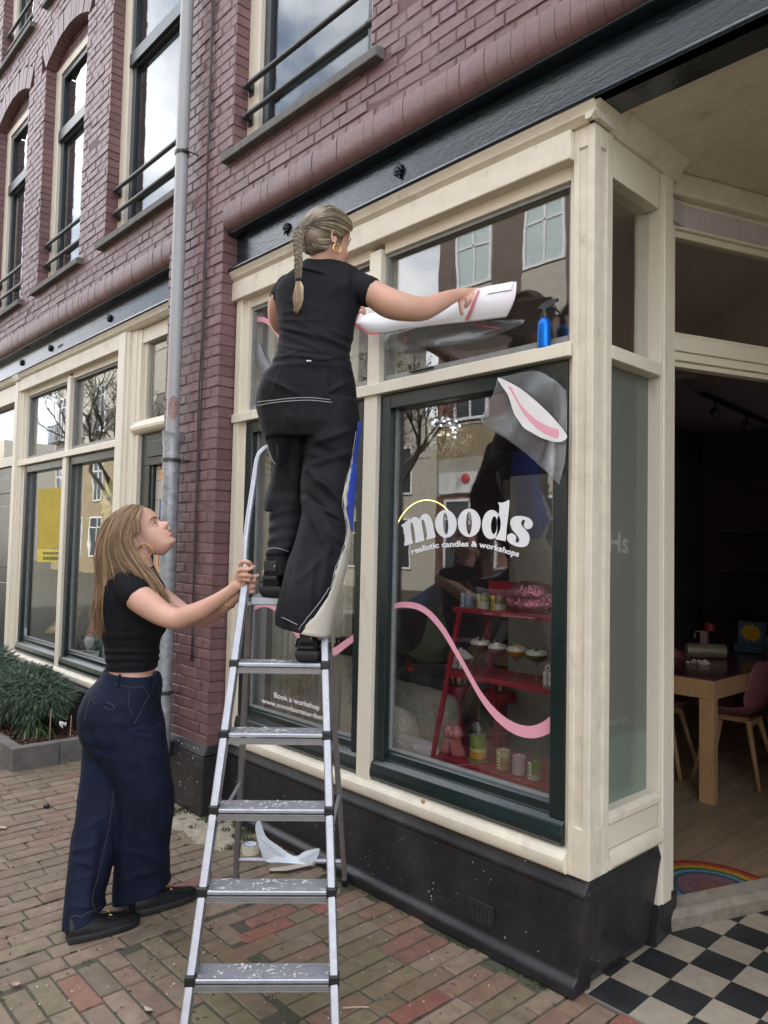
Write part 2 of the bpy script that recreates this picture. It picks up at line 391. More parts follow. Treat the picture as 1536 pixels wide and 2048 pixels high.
# ---------------------------------------------------------------- upper windows
def upper_window(cx0, cx1, z0, ztop, trans, sill=True, rails=True):
    """opening edges x, bottom, top, transom height"""
    fr = MB(); fy = WY+.098
    wL = cx0-.07; fr.box(wL, cx0+.115, fy, fy+.05, z0, ztop); fr.box(cx1-.115, cx1+.07, fy, fy+.05, z0, ztop)
    fr.box(cx0+.115, cx1-.115, fy, fy+.05, ztop-.075, ztop)
    f = fr.build('window', M['cream'], bld, bevel=.003)
    s = MB(); sy = fy+.018; a = cx0+.117; b = cx1-.117
    def sash(za, zb, y, w=.06):
        s.box(a, a+w, y, y+.045, za, zb); s.box(b-w, b, y, y+.045, za, zb); s.box(a+w, b-w, y, y+.045, zb-w, zb); s.box(a+w, b-w, y, y+.045, za, za+w)
    sash(z0+.02, trans, sy+.012); sash(trans+.004, ztop-.077, sy-.004, .055)
    s.box(a, b, sy-.02, sy+.04, trans-.05, trans+.055)
    s.build('sash', M['sash'], f, bevel=.004)
    g = MB(); g.box(a+.05, b-.05, sy+.035, sy+.04, z0+.05, trans-.03); g.box(a+.045, b-.045, sy+.026, sy+.031, trans+.03, ztop-.12)
    g.build('pane', M['glass_up'], f)
    c = MB(); n_ = 70; R1 = []; R2 = []
    for i in range(n_+1):
        x = a+.02+(b-a-.04)*i/n_; y = sy+.12+.014*sin(i*.9)+.006*sin(i*2.3+1)
        R1.append((x, y, z0)); R2.append((x, y, ztop))
    c.grid([R1, R2])
    c.build('net_curtain', M['net'], f, smooth=True, solid=.002)
    bk = MB(); bk.box(cx0-.1, cx1+.1, sy+.5, sy+.52, z0-.1, ztop+.1); bk.box(cx0-.1, cx1+.1, sy+.1, sy+.5, z0-.12, z0-.02); bk.build('room_back', M['roomdark'], f)
    if sill:
        q = MB(); q.hexa([(cx0-.06, WY-.05, z0-.094), (cx1+.09, WY-.05, z0-.094), (cx1+.09, WY+.1, z0-.094), (cx0-.06, WY+.1, z0-.094)],
                         [(cx0-.06, WY-.05, z0-.044), (cx1+.09, WY-.05, z0-.044), (cx1+.09, WY+.1, z0-.01), (cx0-.06, WY+.1, z0-.01)])
        q.build('sill', M['stone'], f, bevel=.005)
    if rails:
        r = MB()
        for zz in (z0+.19, z0+.38):
            r.tube([(cx0+.055, fy-.05, zz), (cx1-.055, fy-.05, zz)], .0165, 12)
            for xx, sg in ((cx0+.045, 1), (cx1-.045, -1)):
                r.obox((xx, fy-.006, zz), (.022, 0, 0), (0, .005, 0), (0, 0, .04)); r.tube([(xx, fy-.005, zz), (xx, fy-.05, zz), (xx+.04*sg, fy-.05, zz)], .021, 10)
        r.build('guard_rail', M['steel'], f, smooth=True, sharp=40)
    return f
M['net'] = mat('net_curtain_cloth', (.62,.64,.65), .9, alpha=.96)
M['roomdark'] = mat('dim_room_plaster', (.14,.14,.14), .9)
upper_window(-3.885, -2.63, 4.0, 6.12, 5.43)
upper_window(-5.785, -4.615, 4.0, 6.12, 5.43)
upper_window(-7.355, -6.325, 4.0, 6.12, 5.43)
upper_window(-8.875, -7.845, 4.0, 6.12, 5.43)
for cx in (-6.84, -8.36): upper_window(cx-.52, cx+.52, 6.82, 8.2, 8.05)
# ---------------------------------------------------------------- shopfronts
YF = 2.402
def profile_x(mb, prof, x0, x1): mb.loft([[(x, y, z) for y, z in prof] for x in (x0, x1)])
def rosette(x, z, parent):
    mb = MB(); c = V((x, 2.395, z)); rnd = random.Random(int(x*100))
    for k in range(7):
        a = 2*pi*k/7+rnd.uniform(-.2, .2); d = V((cos(a), 0, sin(a))); w = V((-sin(a), 0, cos(a)))
        p = [c+d*.006, c+d*.016+w*.010-V((0, .010, 0)), c+d*.030-V((0, .004, 0)), c+d*.016-w*.010-V((0, .012, 0))]
        mb.hexa([q+V((0, .01, 0)) for q in p], [q-V((0, .006, 0)) for q in p])
    mb.ell(c-V((0, .008, 0)), (.014, .014, .014), 8, 6)
    for k in range(5): mb.ell(c+V((rnd.uniform(-.02, .02), -.006, rnd.uniform(-.035, .03))), (.007, .007, .01), 6, 4)
    mb.build('rosette', M['fascia'], parent, smooth=True)
def fascia(x0, x1, flowers):
    mb = MB(); mb.box(x0, x1, 2.40, 2.50, 3.264, 3.505)
    profile_x(mb, [(2.398, 3.262), (2.345, 3.262), (2.338, 3.270), (2.342, 3.284), (2.398, 3.292)], x0-.01, x1)
    profile_x(mb, [(2.42, 3.506), (2.335, 3.506), (2.33, 3.498), (2.335, 3.490), (2.36, 3.486), (2.42, 3.484)], x0-.01, x1)
    f = mb.build('fascia_board', M['fascia'], bld, bevel=.003)
    for x in flowers: rosette(x, 3.392, f)
    return f
fa = fascia(-3.965, .6, [-3.43, -2.52])
fl = fascia(-9.6, -4.662, [-5.86, -7.20, -8.02])
def raised_text(x0, z0, txt, size, parent):
    vs, fs = text_geo(txt, size, .01, shear=.3, spacing=1.3)
    mb = MB(); top = [V((x0+v.x, 2.397, z0+v.y)) for v in vs]
    mb.add(top, fs); mb.build('raised_lettering', M['fascia'], parent, solid=.004)
raised_text(-3.12, 3.36, 'vara', .05, fa); raised_text(-7.02, 3.36, 'xxrv', .05, fl)
SILL = [(2.50, .425), (2.392, .425), (2.378, .436), (2.372, .455), (2.376, .478), (2.392, .496), (2.42, .505), (2.50, .507)]
RAIL = [(2.50, .509), (2.414, .509), (2.404, .525), (2.403, .55), (2.412, .585), (2.434, .603), (2.446, .606), (2.446, .640), (2.462, .652), (2.50, .652)]
def shopfront(xl, xr, p0, p1, name='shop_window'):
    mb = MB()
    mb.box(xl, xl+.055, YF, 2.52, .5, 3.09); mb.box(xl+.055, xl+.108, YF+.022, 2.52, .5, 3.09)
    mb.box(p0, p1, YF, 2.56, .5, 2.337); mb.box(p0+.004, p1-.006, YF+.012, 2.54, 2.39, 3.06)
    mb.box(xr-.03, xr, YF+.03, 2.52, .5, 3.09)
    mb.box(xl-.001, xr, YF-.014, 2.56, 2.335, 2.388)
    for a, b in ((xl+.108, p0), (p1, xr-.03)):
        mb.hexa([(a, YF+.006, 2.386), (b, YF+.006, 2.386), (b, 2.50, 2.386), (a, 2.50, 2.386)], [(a, YF+.006, 2.392), (b, YF+.006, 2.392), (b, 2.50, 2.432), (a, 2.50, 2.432)])
        mb.box(a, b, YF+.03, 2.52, 3.035, 3.09)
    w = mb.build(name, M['cream'], bld, bevel=.004)
    s = MB()
    for a, b in ((xl+.11, p0-.002), (p1+.002, xr-.028)):
        s.box(a, a+.068, 2.425, 2.49, .60, 2.333); s.box(b-.068, b, 2.425, 2.49, .60, 2.333)
        s.box(a+.068, b-.068, 2.425, 2.49, 2.262, 2.333); profile_x(s, RAIL, a-.0, b+.0)
    s.build('sash', M['dark'], w, bevel=.004)
    t = MB()
    for a, b in ((xl+.11, p0), (p1, xr-.03)):
        t.box(a, a+.014, 2.448, 2.472, 2.40, 3.035); t.box(b-.014, b, 2.448, 2.472, 2.40, 3.035); t.box(a+.014, b-.014, 2.448, 2.472, 3.018, 3.035)
        t.box(a+.014, b-.014, 2.446, 2.462, 2.404, 2.432)
    for a, b in ((xl+.178, p0-.07), (p1+.07, xr-.096)):
        t.box(a, b, 2.462, 2.486, .650, .661); t.box(a, a+.01, 2.462, 2.486, .661, 2.262)
    t.build('glazing_bead', M['bead'], w)
    for a, b in ((xl+.12, p0-.01), (p1+.01, xr-.04)):
        g = MB(); g.box(a, b, 2.474, 2.479, 2.40, 3.04); g.build('pane', M['glass'], w)
        g = MB(); g.box(a+.05, b-.05, 2.474, 2.479, .64, 2.28); g.build('pane', M['glass'], w)
    hb = MB(); hb.box(xl-.022, xr+.002, 2.376, 2.50, 3.088, 3.203)
    hb.build('head_board', M['cream_dirty'], bld, bevel=.006)
    return w
M['bead'] = mat('grey_glazing_bead', (.24,.245,.24), .45, var=.15, vscale=20)
sw = shopfront(-3.95, -1.562, -2.741, -2.648)
lw = shopfront(-7.99, -5.62, -6.79, -6.70)
CORN = [(2.50, 3.205), (2.388, 3.205), (2.378, 3.216), (2.366, 3.226), (2.362, 3.24), (2.350, 3.256), (2.350, 3.262), (2.50, 3.262)]
mb = MB(); profile_x(mb, CORN, -3.972, -1.445); profile_x(mb, CORN, -9.6, -4.662)
mb.build('cornice', M['cream_dirty'], bld, smooth=True, sharp=30)
mb = MB(); profile_x(mb, SILL, -3.95, -1.56); mb.build('window_sill', M['cream_dirty'], bld, smooth=True, sharp=30); mb = MB(); profile_x(mb, SILL, -8.0, -5.60); mb.build('window_sill', M['cream_dirty'], bld, smooth=True, sharp=30)
# plinths
mb = MB()
PL = [(2.50, 0), (2.378, 0), (2.376, .045), (2.40, .072), (2.396, .355), (2.385, .372), (2.412, .424), (2.50, .424)]
def ringp(prof, xf): return [(xf(z), y, z) for y, z in prof]
mb.loft([ringp(PL, lambda z: -3.95), ringp(PL, lambda z: -1.518+.046*z/.42)])
mb.loft([ringp(PL, lambda z: -8.16), ringp(PL, lambda z: -5.36)])
# side return plinth
def ringx(x_, y_): return [(x_-.02, y_, 0), (x_, y_, .05), (x_+.044, y_, .36), (x_+.05, y_, .372), (x_+.03, y_, .43), (x_-.1, y_, .43), (x_-.1, y_, 0)]
mb.loft([ringx(-1.52, 2.405), ringx(-1.512, 2.936)])
mb.hexa([(-1.62,2.938,0),(-1.492,2.938,0),(-1.515,3.165,0),(-1.62,3.165,0)], [(-1.62,2.938,.175),(-1.466,2.938,.175),(-1.508,3.165,.165),(-1.62,3.165,.165)])
# pier plinth with sloping top
mb.hexa([(-4.42,2.265,-.02),(-3.945,2.265,-.02),(-3.945,2.45,-.02),(-4.42,2.45,-.02)], [(-4.42,2.265,.345),(-3.945,2.265,.345),(-3.945,2.45,.345),(-4.42,2.45,.345)])
mb.hexa([(-4.42,2.266,.346),(-3.946,2.266,.346),(-3.946,2.45,.346),(-4.42,2.45,.346)], [(-4.40,2.298,.405),(-3.962,2.298,.405),(-3.962,2.45,.405),(-4.40,2.45,.405)])
mb.build('plinth', M['plinth'], bld, bevel=.008)
def specks(mb, gen, n, smin, smax, nrm):
    nrm = V(nrm); a = nrm.orthogonal().normalized(); b = nrm.cross(a)
    for i in range(n):
        c = V(gen()); r = random.uniform(smin, smax)*(random.random()**2+.35); k = random.randint(4, 6); an = random.uniform(0, 6); st = random.uniform(.4, 1)
        P = [c+a*r*cos(an+2*pi*j/k)*random.uniform(.6, 1.2)+b*r*st*sin(an+2*pi*j/k)*random.uniform(.6, 1.2)+nrm*.0012 for j in range(k)]
        mb.prism(P, -nrm*.0009)
mb = MB()
specks(mb, lambda: (random.uniform(-3.9, -1.56), 2.397, random.uniform(.08, .35)), 130, .001, .0035, (0, -1, 0))
specks(mb, lambda: (random.uniform(-4.38, -3.97), 2.265, random.uniform(.02, .34)), 70, .001, .005, (0, -1, 0))
specks(mb, lambda: (-1.505+random.uniform(0, .004), random.uniform(2.43, 3.0), random.uniform(.08, .3)), 40, .001, .003, (1, 0, 0))
specks(mb, lambda: (-1.519, 2.44+random.uniform(-.02, .02), .19+random.uniform(-.02, .02)), 5, .006, .014, (1, 0, -.1))
specks(mb, lambda: (random.uniform(-3.9, -1.56), 2.368, random.uniform(.43, .48)), 30, .001, .003, (0, -1, .1))
specks(mb, lambda: (random.uniform(-4.3, -3.99), 2.28, .372+random.uniform(-.01, .01)), 22, .002, .006, (0, -.87, .5))
mb.build('paint_spatter', M['speck'], bld, kind='stuff')
# ventilation grille in the plinth
mb = MB(); mb.box(-2.015, -1.885, 2.385, 2.40, .105, .19); v = mb.build('vent_grille', M['plinth'], bld, bevel=.003)
mb = MB()
for i in range(8): mb.box(-1.997+i*.0135, -1.990+i*.0135, 2.378, 2.386, .12, .178)
mb.build('grille_bar', M['steel'], v)
# ---------------------------------------------------------------- corner pilaster, side return, porch
mb = MB()
mb.box(-1.562, -1.478, 2.410, 2.535, .422, 3.206)
Z0, Z1 = .60, 3.125
mb.box(-1.560, -1.538, YF, 2.42, .424, 3.205); mb.box(-1.500, -1.4705, YF, 2.42, .424, 3.205); mb.box(-1.538, -1.500, YF, 2.42, .424, Z0); mb.box(-1.538, -1.500, YF, 2.42, Z1, 3.205)
mb.box(-1.485, -1.470, YF+.001, 2.447, .4245, 3.2045); mb.box(-1.485, -1.470, 2.492, 2.534, .4245, 3.2045); mb.box(-1.485, -1.470, 2.447, 2.492, .4245, Z0); mb.box(-1.485, -1.470, 2.447, 2.492, Z1, 3.2045)
mb.build('corner_pilaster', M['cream_dirty'], bld, bevel=.003)
mb = MB()  # left shop pilasters
mb.box(-5.622, -5.50, 2.375, 2.50, .42, 3.206); mb.box(-5.50, -5.46, 2.39, 2.50, .42, 3.206); mb.box(-5.46, -5.37, 2.41, 2.50, .30, 3.206)
mb.build('pilaster', M['cream'], bld, bevel=.005); mb = MB()
mb.box(-8.125, -8.03, 2.375, 2.50, .42, 3.206); mb.box(-8.03, -7.99, 2.39, 2.50, .42, 3.206)
for x in (-8.12,): mb.hexa([(x-.0,2.36,3.205),(x+.15,2.36,3.205),(x+.15,2.5,3.205),(x-.0,2.5,3.205)], [(x-.02,2.34,3.262),(x+.17,2.34,3.262),(x+.17,2.5,3.262),(x-.02,2.5,3.262)])
mb.build('pilaster', M['cream'], bld, bevel=.005)
# side return with its window
mb = MB(); XS = -1.47
mb.box(-1.60, XS-.006, 2.937, 3.035, .176, 3.206); mb.box(-1.60, XS, 2.955, 3.03, .177, 3.206)
mb.box(-1.58, XS+.001, 2.535, 2.926, 2.335, 2.388)
mb.hexa([(-1.58,2.535,2.386),(XS-.01,2.535,2.386),(XS-.01,2.926,2.386),(-1.58,2.926,2.386)], [(-1.58,2.535,2.425),(XS-.012,2.535,2.392),(XS-.012,2.926,2.392),(-1.58,2.926,2.425)])
mb.box(-1.58, XS-.012, 2.535, 2.926, 3.05, 3.206)
mb.box(-1.58, XS-.008, 2.535, 2.926, .50, .585)
sdw = mb.build('shop_window', M['cream'], bld, bevel=.004, label='narrow side window of the entrance with frosted lower glass')
mb = MB(); nose = [(-1.58, .585), (XS-.008, .585), (XS+.002, .597), (XS, .615), (XS-.02, .63), (-1.58, .635)]
mb.loft([[(x, y, z) for x, z in nose] for y in (2.536, 2.924)])
nose = [(-1.58, .43), (XS+.004, .43), (XS+.014, .445), (XS+.012, .475), (XS-.002, .497), (-1.58, .505)]
mb.loft([[(x, y, z) for x, z in nose] for y in (2.536, 2.936)])
mb.build('side_sill', M['cream_dirty'], sdw, smooth=True, sharp=30)
g = MB(); g.box(-1.534, -1.530, 2.53, 2.93, 2.40, 3.06); g.build('pane', M['glass'], sdw)
g = MB(); g.box(-1.534, -1.530, 2.53, 2.93, .88, 2.34); g.build('pane', M['frost'] if 'frost' in M else glass_mat('frosted_window_film', (.40,.46,.43), boost=1.1, film=.45, filmcol=(.46,.50,.45)), sdw)
g = MB(); g.box(-1.534, -1.530, 2.53, 2.93, .62, .88); g.build('pane', glass_mat('scraped_window_glass', (.70,.78,.74), boost=1.1, film=.4, filmcol=(.5,.6,.54)), sdw)
# frosted street number and name on the side glass
def side_text(txt, y0, z0, h, adv, slope=0, bold=0.02):
    vs, fs = text_geo(txt, h, bold); mb = MB()
    xs = [v.x for v in vs]; w = max(xs)-min(xs)
    mb.add([(-1.5285, y0+(v.x-min(xs))/w*adv, z0+v.y+slope*(v.x/w)) for v in vs], fs); return mb
mt = mat('frosted_lettering', (.40,.44,.40), .6, alpha=.6)
mb = side_text('22Hs', 2.47, 1.60, .115, .30); mb.build('lettering', mt, sdw)
mb = side_text('Schalterstraat 22hs', 2.50, .93, .035, .28, .0, .0); mb.build('lettering', mt, sdw)
# cornice of the return (runs round the corner), ceiling and beam
mb = MB()
cr = [(XS-.02, 3.205), (XS+.002, 3.205), (XS+.012, 3.216), (XS+.022, 3.228), (XS+.03, 3.25), (XS+.06, 3.279), (XS-.02, 3.279)]
mb.loft([[(x, y, z) for x, z in cr] for y in (2.365, 3.06)])
mb.build('cornice', M['cream_dirty'], bld, smooth=True, sharp=30)
mb = MB(); mb.box(-1.60, .6, 2.345, 2.512, 3.262, 3.2635); mb.box(-1.46, .6, 2.40, 2.512, 3.2636, 3.30); mb.build('beam_soffit', M['fascia'], bld)
mb = MB(); mb.box(-1.60, .9, 2.512, 5.0, 3.28, 3.33)
for (a, b, c, d) in [(-1.40, .9, 2.70, 2.703), (-1.29, .9, 2.93, 2.934)]: mb.box(a, b, c, d, 3.277, 3.2795)
mb.box(-1.288, -1.285, 2.934, 3.9, 3.277, 3.2795)
mb.build('porch_ceiling', M['cream_dirty'], bld)
# door wall, turned away from the facade
DO = V((-1.52, 3.15, 0)); DD = V((.351, .936, 0)); DN = V((.936, -.351, 0))
def dbox(mb, s0, s1, n0, n1, z0, z1):
    c = DO+DD*((s0+s1)/2)+DN*((n0+n1)/2)+V((0, 0, (z0+z1)/2))
    mb.obox(c, DD*((s1-s0)/2), DN*((n1-n0)/2), V((0, 0, (z1-z0)/2)))
mb = MB()
dbox(mb, -.12, -.012, -.08, .012, .165, 3.20); dbox(mb, -.014, .0, -.08, .002, .165, 3.20)
dbox(mb, -.0, 1.05, -.08, .0, 3.05, 3.20); dbox(mb, 0, 1.05, -.07, -.02, 3.02, 3.05)
dbox(mb, -.0, 1.05, -.08, .002, 2.498, 2.562); dbox(mb, 0, 1.05, -.08, -.025, 2.562, 2.59); dbox(mb, 0, 1.05, -.08, -.012, 2.46, 2.498); dbox(mb, 0, 1.05, -.08, -.03, 2.435, 2.46)
dbox(mb, 1.05, 1.16, -.08, .01, .09, 3.2)
df = mb.build('door_frame', M['cream'], bld, bevel=.004)
g = MB(); dbox(g, 0, 1.05, -.05, -.046, 2.585, 3.03); g.build('pane', M['glass'], df)
mb = MB(); dbox(mb, -.12, 1.3, .0, .05, 3.175, 3.279); mb.build('door_cornice', M['cream_dirty'], df, bevel=.01)
mb = MB()
pr_ = [(-.055, .0), (.02, .0), (.03, .06), (.02, .090), (-.05, .1075), (-.055, .1075)]
mb.loft([[tuple(DO+DD*s_+DN*a+V((0, 0, z))) for a, z in pr_] for s_ in (-.04, 1.2)])
mb.build('threshold', M['thr'] if 'thr' in M else mat('worn_stone_threshold', (.30,.27,.22), .7, var=.25, vscale=18, bump=.3), df, bevel=.004)
# far side of the porch, unseen at the right, added to control light
mb = MB(); mb.box(.25, .9, 2.402, 5.2, 0, 3.28); mb.box(-.75, .25, 4.35, 5.0, 0, 3.28); mb.build('porch_light_closure', M['cream'], bld)
# ---------------------------------------------------------------- left shop door
mb = MB(); mb.box(-5.372, -5.31, 2.42, 2.52, .0, 3.2); mb.box(-5.31, -4.66, 2.43, 2.52, 3.09, 3.2); mb.box(-4.70, -4.66, 2.42, 2.52, 0, 3.2)
prof = [(2.52, 2.40), (2.42, 2.40), (2.398, 2.412), (2.385, 2.43), (2.382, 2.452), (2.392, 2.466), (2.40, 2.475), (2.43, 2.505), (2.52, 2.52)]
profile_x(mb, prof, -5.372, -4.702); mb.box(-5.31, -5.27, 2.45, 2.5, 2.5, 3.09)
ldf = mb.build('door_frame', M['cream'], bld, bevel=.003)
g = MB(); g.box(-5.27, -4.70, 2.474, 2.479, 2.5, 3.09); g.build('pane', M['glass'], ldf)
mb = MB(); mb.box(-5.31, -4.702, 2.45, 2.50, .12, .75); mb.box(-5.31, -5.17, 2.45, 2.50, .75, 2.16); mb.box(-4.84, -4.702, 2.45, 2.50, .75, 2.16); mb.box(-5.31, -4.702, 2.45, 2.50, 2.16, 2.40)
mb.box(-5.19, -4.82, 2.44, 2.451, 2.22, 2.34); mb.box(-5.17, -5.13, 2.462, 2.50, .75, 2.16)
ld = mb.build('door', M['dark'], bld, bevel=.006)
mb = MB(); mb.tube([(-5.25, 2.445, 1.76), (-5.25, 2.41, 1.76), (-5.25, 2.405, 1.70), (-5.25, 2.42, 1.66)], .009, 8); mb.build('handle', M['chrome'], ld, smooth=True)
# stained glass panel
mo = [mat('orange_glass', (.75,.25,.03), .3), mat('amber_glass', (.8,.4,.1), .3), mat('red_glass', (.35,.04,.03), .3), mat('pale_glass', (.45,.42,.36), .3), mat('blue_glass', (.05,.1,.25), .3)]
mb = MB(); rr = random.Random(3); z = .76
while z < 2.15:
    h = rr.choice((.03, .05, .14, .05)); x = -5.125
    while x < -4.85:
        w_ = rr.choice((.02, .03, .06)); mb.cur = rr.choice((0, 1, 0, 2, 3, 3, 4) if x > -5.08 else (3,)); mb.box(x+.0015, min(x+w_, -4.842)-.0015, 2.484, 2.488, z+.0015, min(z+h, 2.155)-.0015); x += w_
    z += h
mb.build('stained_glass', mo, ld)
# next door, leftmost
mb = MB(); mb.box(-9.2, -8.125, 2.44, 2.50, .12, 2.36); mb.box(-8.9, -8.25, 2.43, 2.441, 1.3, 1.95); mb.box(-8.9, -8.25, 2.43, 2.441, .35, 1.15); mb.box(-8.9, -8.25, 2.43, 2.441, 2.08, 2.25); mb.build('door', M['dark'], bld, bevel=.008)
mb = MB(); mb.box(-9.2, -8.125, 2.41, 2.5, 2.36, 2.46); mb.box(-9.2, -8.125, 2.40, 2.5, 3.02, 3.2); mb.box(-8.2, -8.125, 2.42, 2.5, 2.46, 3.02); o = mb.build('door_frame', M['cream'], bld, bevel=.004)
g = MB(); g.box(-9.2, -8.2, 2.474, 2.479, 2.46, 3.02); g.build('pane', M['glass'], o)
# ---------------------------------------------------------------- vinyl on the glass
YG = 2.4737
def dpt(zx, zy, o=(790, 990), s=5.297, Y=YG): return onY(o[0]+zx/s, o[1]+zy/s, Y)
def poly_up(mb, pts, fn, Y=YG): mb.prism([fn(*p) for p in pts], (0, -.0008, 0))
def smooth_poly(pts, n=4):
    P = [V((p[0], p[1], 0)) for p in pts]; out = []; k = len(P)
    for i in range(k):
        p0, p1, p2, p3 = P[i-1], P[i], P[(i+1) % k], P[(i+2) % k]
        for j in range(n):
            t = j/n; q = .5*((2*p1)+(p2-p0)*t+(2*p0-5*p1+4*p2-p3)*t*t+(3*p1-p0-3*p2+p3)*t**3); out.append((q.x, q.y))
    return out
mb = MB()
m_ = [(66,318),(100,298),(152,256),(158,262),(155,285),(175,250),(205,233),(240,238),(262,262),(275,225),(305,200),(335,198),(365,215),(385,250),(402,300),(412,360),(430,440),(425,452),(335,475),(330,465),(343,445),(340,400),(330,340),(318,290),(305,262),(288,260),(280,275),(285,310),(295,360),(303,420),(312,470),(305,485),(218,508),(213,498),(218,470),(210,400),(200,340),(190,300),(178,290),(166,300),(163,330),(172,400),(182,470),(193,505),(188,515),(105,540),(97,530),(105,470),(100,420),(92,370),(85,345),(68,328)]
poly_up(mb, m_, dpt)
def ring(mb, cx, cy, a, b, tilt, ix, iy, ia, ib, n=36, fn=dpt):
    O = []; I = []
    for k in range(n):
        t = 2*pi*k/n; O.append((cx+a*cos(t)*cos(tilt)-b*sin(t)*sin(tilt), cy+a*cos(t)*sin(tilt)+b*sin(t)*cos(tilt)))
        I.append((ix+ia*cos(t)*cos(tilt)-ib*sin(t)*sin(tilt), iy+ia*cos(t)*sin(tilt)+ib*sin(t)*cos(tilt)))
    R = [[fn(*p) for p in q] for q in (O, I)]; e = V((0, -.0008, 0))
    k0 = len(mb.v); vs = R[0]+R[1]+[p+e for p in R[0]]+[p+e for p in R[1]]; fs = []
    for i in range(n):
        j = (i+1) % n; fs += [(2*n+i, 2*n+j, 3*n+j, 3*n+i), (i, n+i, n+j, j)]
    mb.add(vs, fs)
ring(mb, 540, 305, 114, 147, -.06, 537, 303, 28, 115)
ring(mb, 787, 295, 121, 150, .0, 785, 296, 30, 121)
ring(mb, 1022, 313, 99, 155, .05, 1050, 320, 33, 95)
d_ = [(1092,78),(1110,80),(1140,80),(1175,70),(1200,52),(1213,56),(1212,100),(1205,180),(1195,260),(1186,330),(1180,400),(1175,470),(1172,490),(1130,482),(1070,470),(1066,460),(1072,430),(1082,400),(1086,320),(1082,260),(1098,215),(1106,170),(1108,120)]
poly_up(mb, d_, dpt)
s_ = [(1440,350),(1410,362),(1380,350),(1366,320),(1375,290),(1380,272),(1368,262),(1350,265),(1338,285),(1338,310),(1352,335),(1385,370),(1412,405),(1426,450),(1420,500),(1395,538),(1350,552),(1300,547),(1250,528),(1205,500),(1188,465),(1192,430),(1215,410),(1245,408),(1272,425),(1285,450),(1280,475),(1276,490),(1290,505),(1310,500),(1318,475),(1310,450),(1285,415),(1250,375),(1230,335),(1222,300),(1230,260),(1260,232),(1310,222),(1360,225),(1410,240),(1445,265),(1460,300),(1456,330)]
poly_up(mb, smooth_poly(s_, 2), dpt)
mb.build('lettering', M['whitev'], sw)
def arc_text(txt, base, h, bold, fn, name, parent, mat_, upright=False):
    """bend a line of text along a polyline of zoomed photo points"""
    vs, fs = text_geo(txt, 1.0, bold); xs = [v.x for v in vs]; x0, x1 = min(xs), max(xs)
    B = spline([(p[0], p[1], 0) for p in base], 10); Ls = [0]
    for i in range(1, len(B)): Ls.append(Ls[-1]+(B[i]-B[i-1]).length)
    T = Ls[-1]; mb = MB(); out = []
    for v in vs:
        s = (v.x-x0)/(x1-x0)*T; i = 1
        while i < len(B)-1 and Ls[i] < s: i += 1
        t = (s-Ls[i-1])/max(Ls[i]-Ls[i-1], 1e-6); p = B[i-1].lerp(B[i], t); d = (B[i]-B[i-1]).normalized()
        n_ = V((0, -1, 0)) if upright else V((d.y, -d.x, 0)); q = p+n_*(v.y*h); out.append(fn(q.x, q.y))
    mb.add(out, fs); return mb.build(name, mat_, parent, solid=.0006)
dp2 = lambda x, y: onY(790+x/5.297, 990+y/5.297, 2.4736)
arc_text('realistic candles & workshops', [(182,628),(300,592),(430,562),(560,550),(700,545),(850,548),(1000,570),(1100,595),(1200,625),(1308,655)], 84, .03, dp2, 'lettering', sw, M['whitev'])
dp3 = lambda x, y: onY(500+x/7.68, 1340+y/7.68, 2.4736)
arc_text('Book a workshop', [(372,418),(700,515),(1068,618)], 118, .016, dp3, 'lettering', sw, M['whitev'], True)
arc_text('www.moodsamsterdam.com', [(178,500),(600,620),(1000,735),(1320,825)], 108, .012, dp3, 'lettering', sw, M['whitev'], True)
def wave(pts, ws, o, s, name, parent, Y=2.4735, n=6):
    P = spline([tuple(onY(o[0]+x/s, o[1]+y/s, Y)) for x, y in pts], n)
    ww = []; wf = spline([(w, 0, 0) for w in ws], n)
    for i, p in enumerate(P):
        D = (p-CAMP).dot(_f); ww.append(wf[i].x/s/F*D*1.0)
    ribbon(P, ww, (0, -1, 0), .0007).build(name, M['pink'], parent)
wave([(110,277),(180,229),(260,217),(350,232),(430,280),(500,355),(560,440),(620,545),(680,650),(740,760),(800,865),(860,950),(930,1030),(1010,1095),(1100,1138),(1190,1148),(1280,1120),(1362,1062)],
     [34,38,42,46,48,48,46,42,40,42,46,56,66,76,84,88,92,96], (740,1150), 3.657, 'pink_wave', sw)
wave([(255,1650),(310,1600),(400,1567),(485,1605),(560,1690),(630,1775),(700,1860),(800,1925),(905,1915),(985,1860),(1062,1805)],
     [36,38,36,38,40,40,44,52,56,52,48], (420,780), 3.656, 'pink_wave', sw)
wave([(318,515),(380,508),(440,478),(520,476),(600,520),(660,590),(715,670),(790,770),(900,860),(1050,880),(1200,820)],
     [58,58,62,60,60,62,62,60,56,50,46], (440,560), 6.02, 'pink_wave', sw, Y=2.4733)
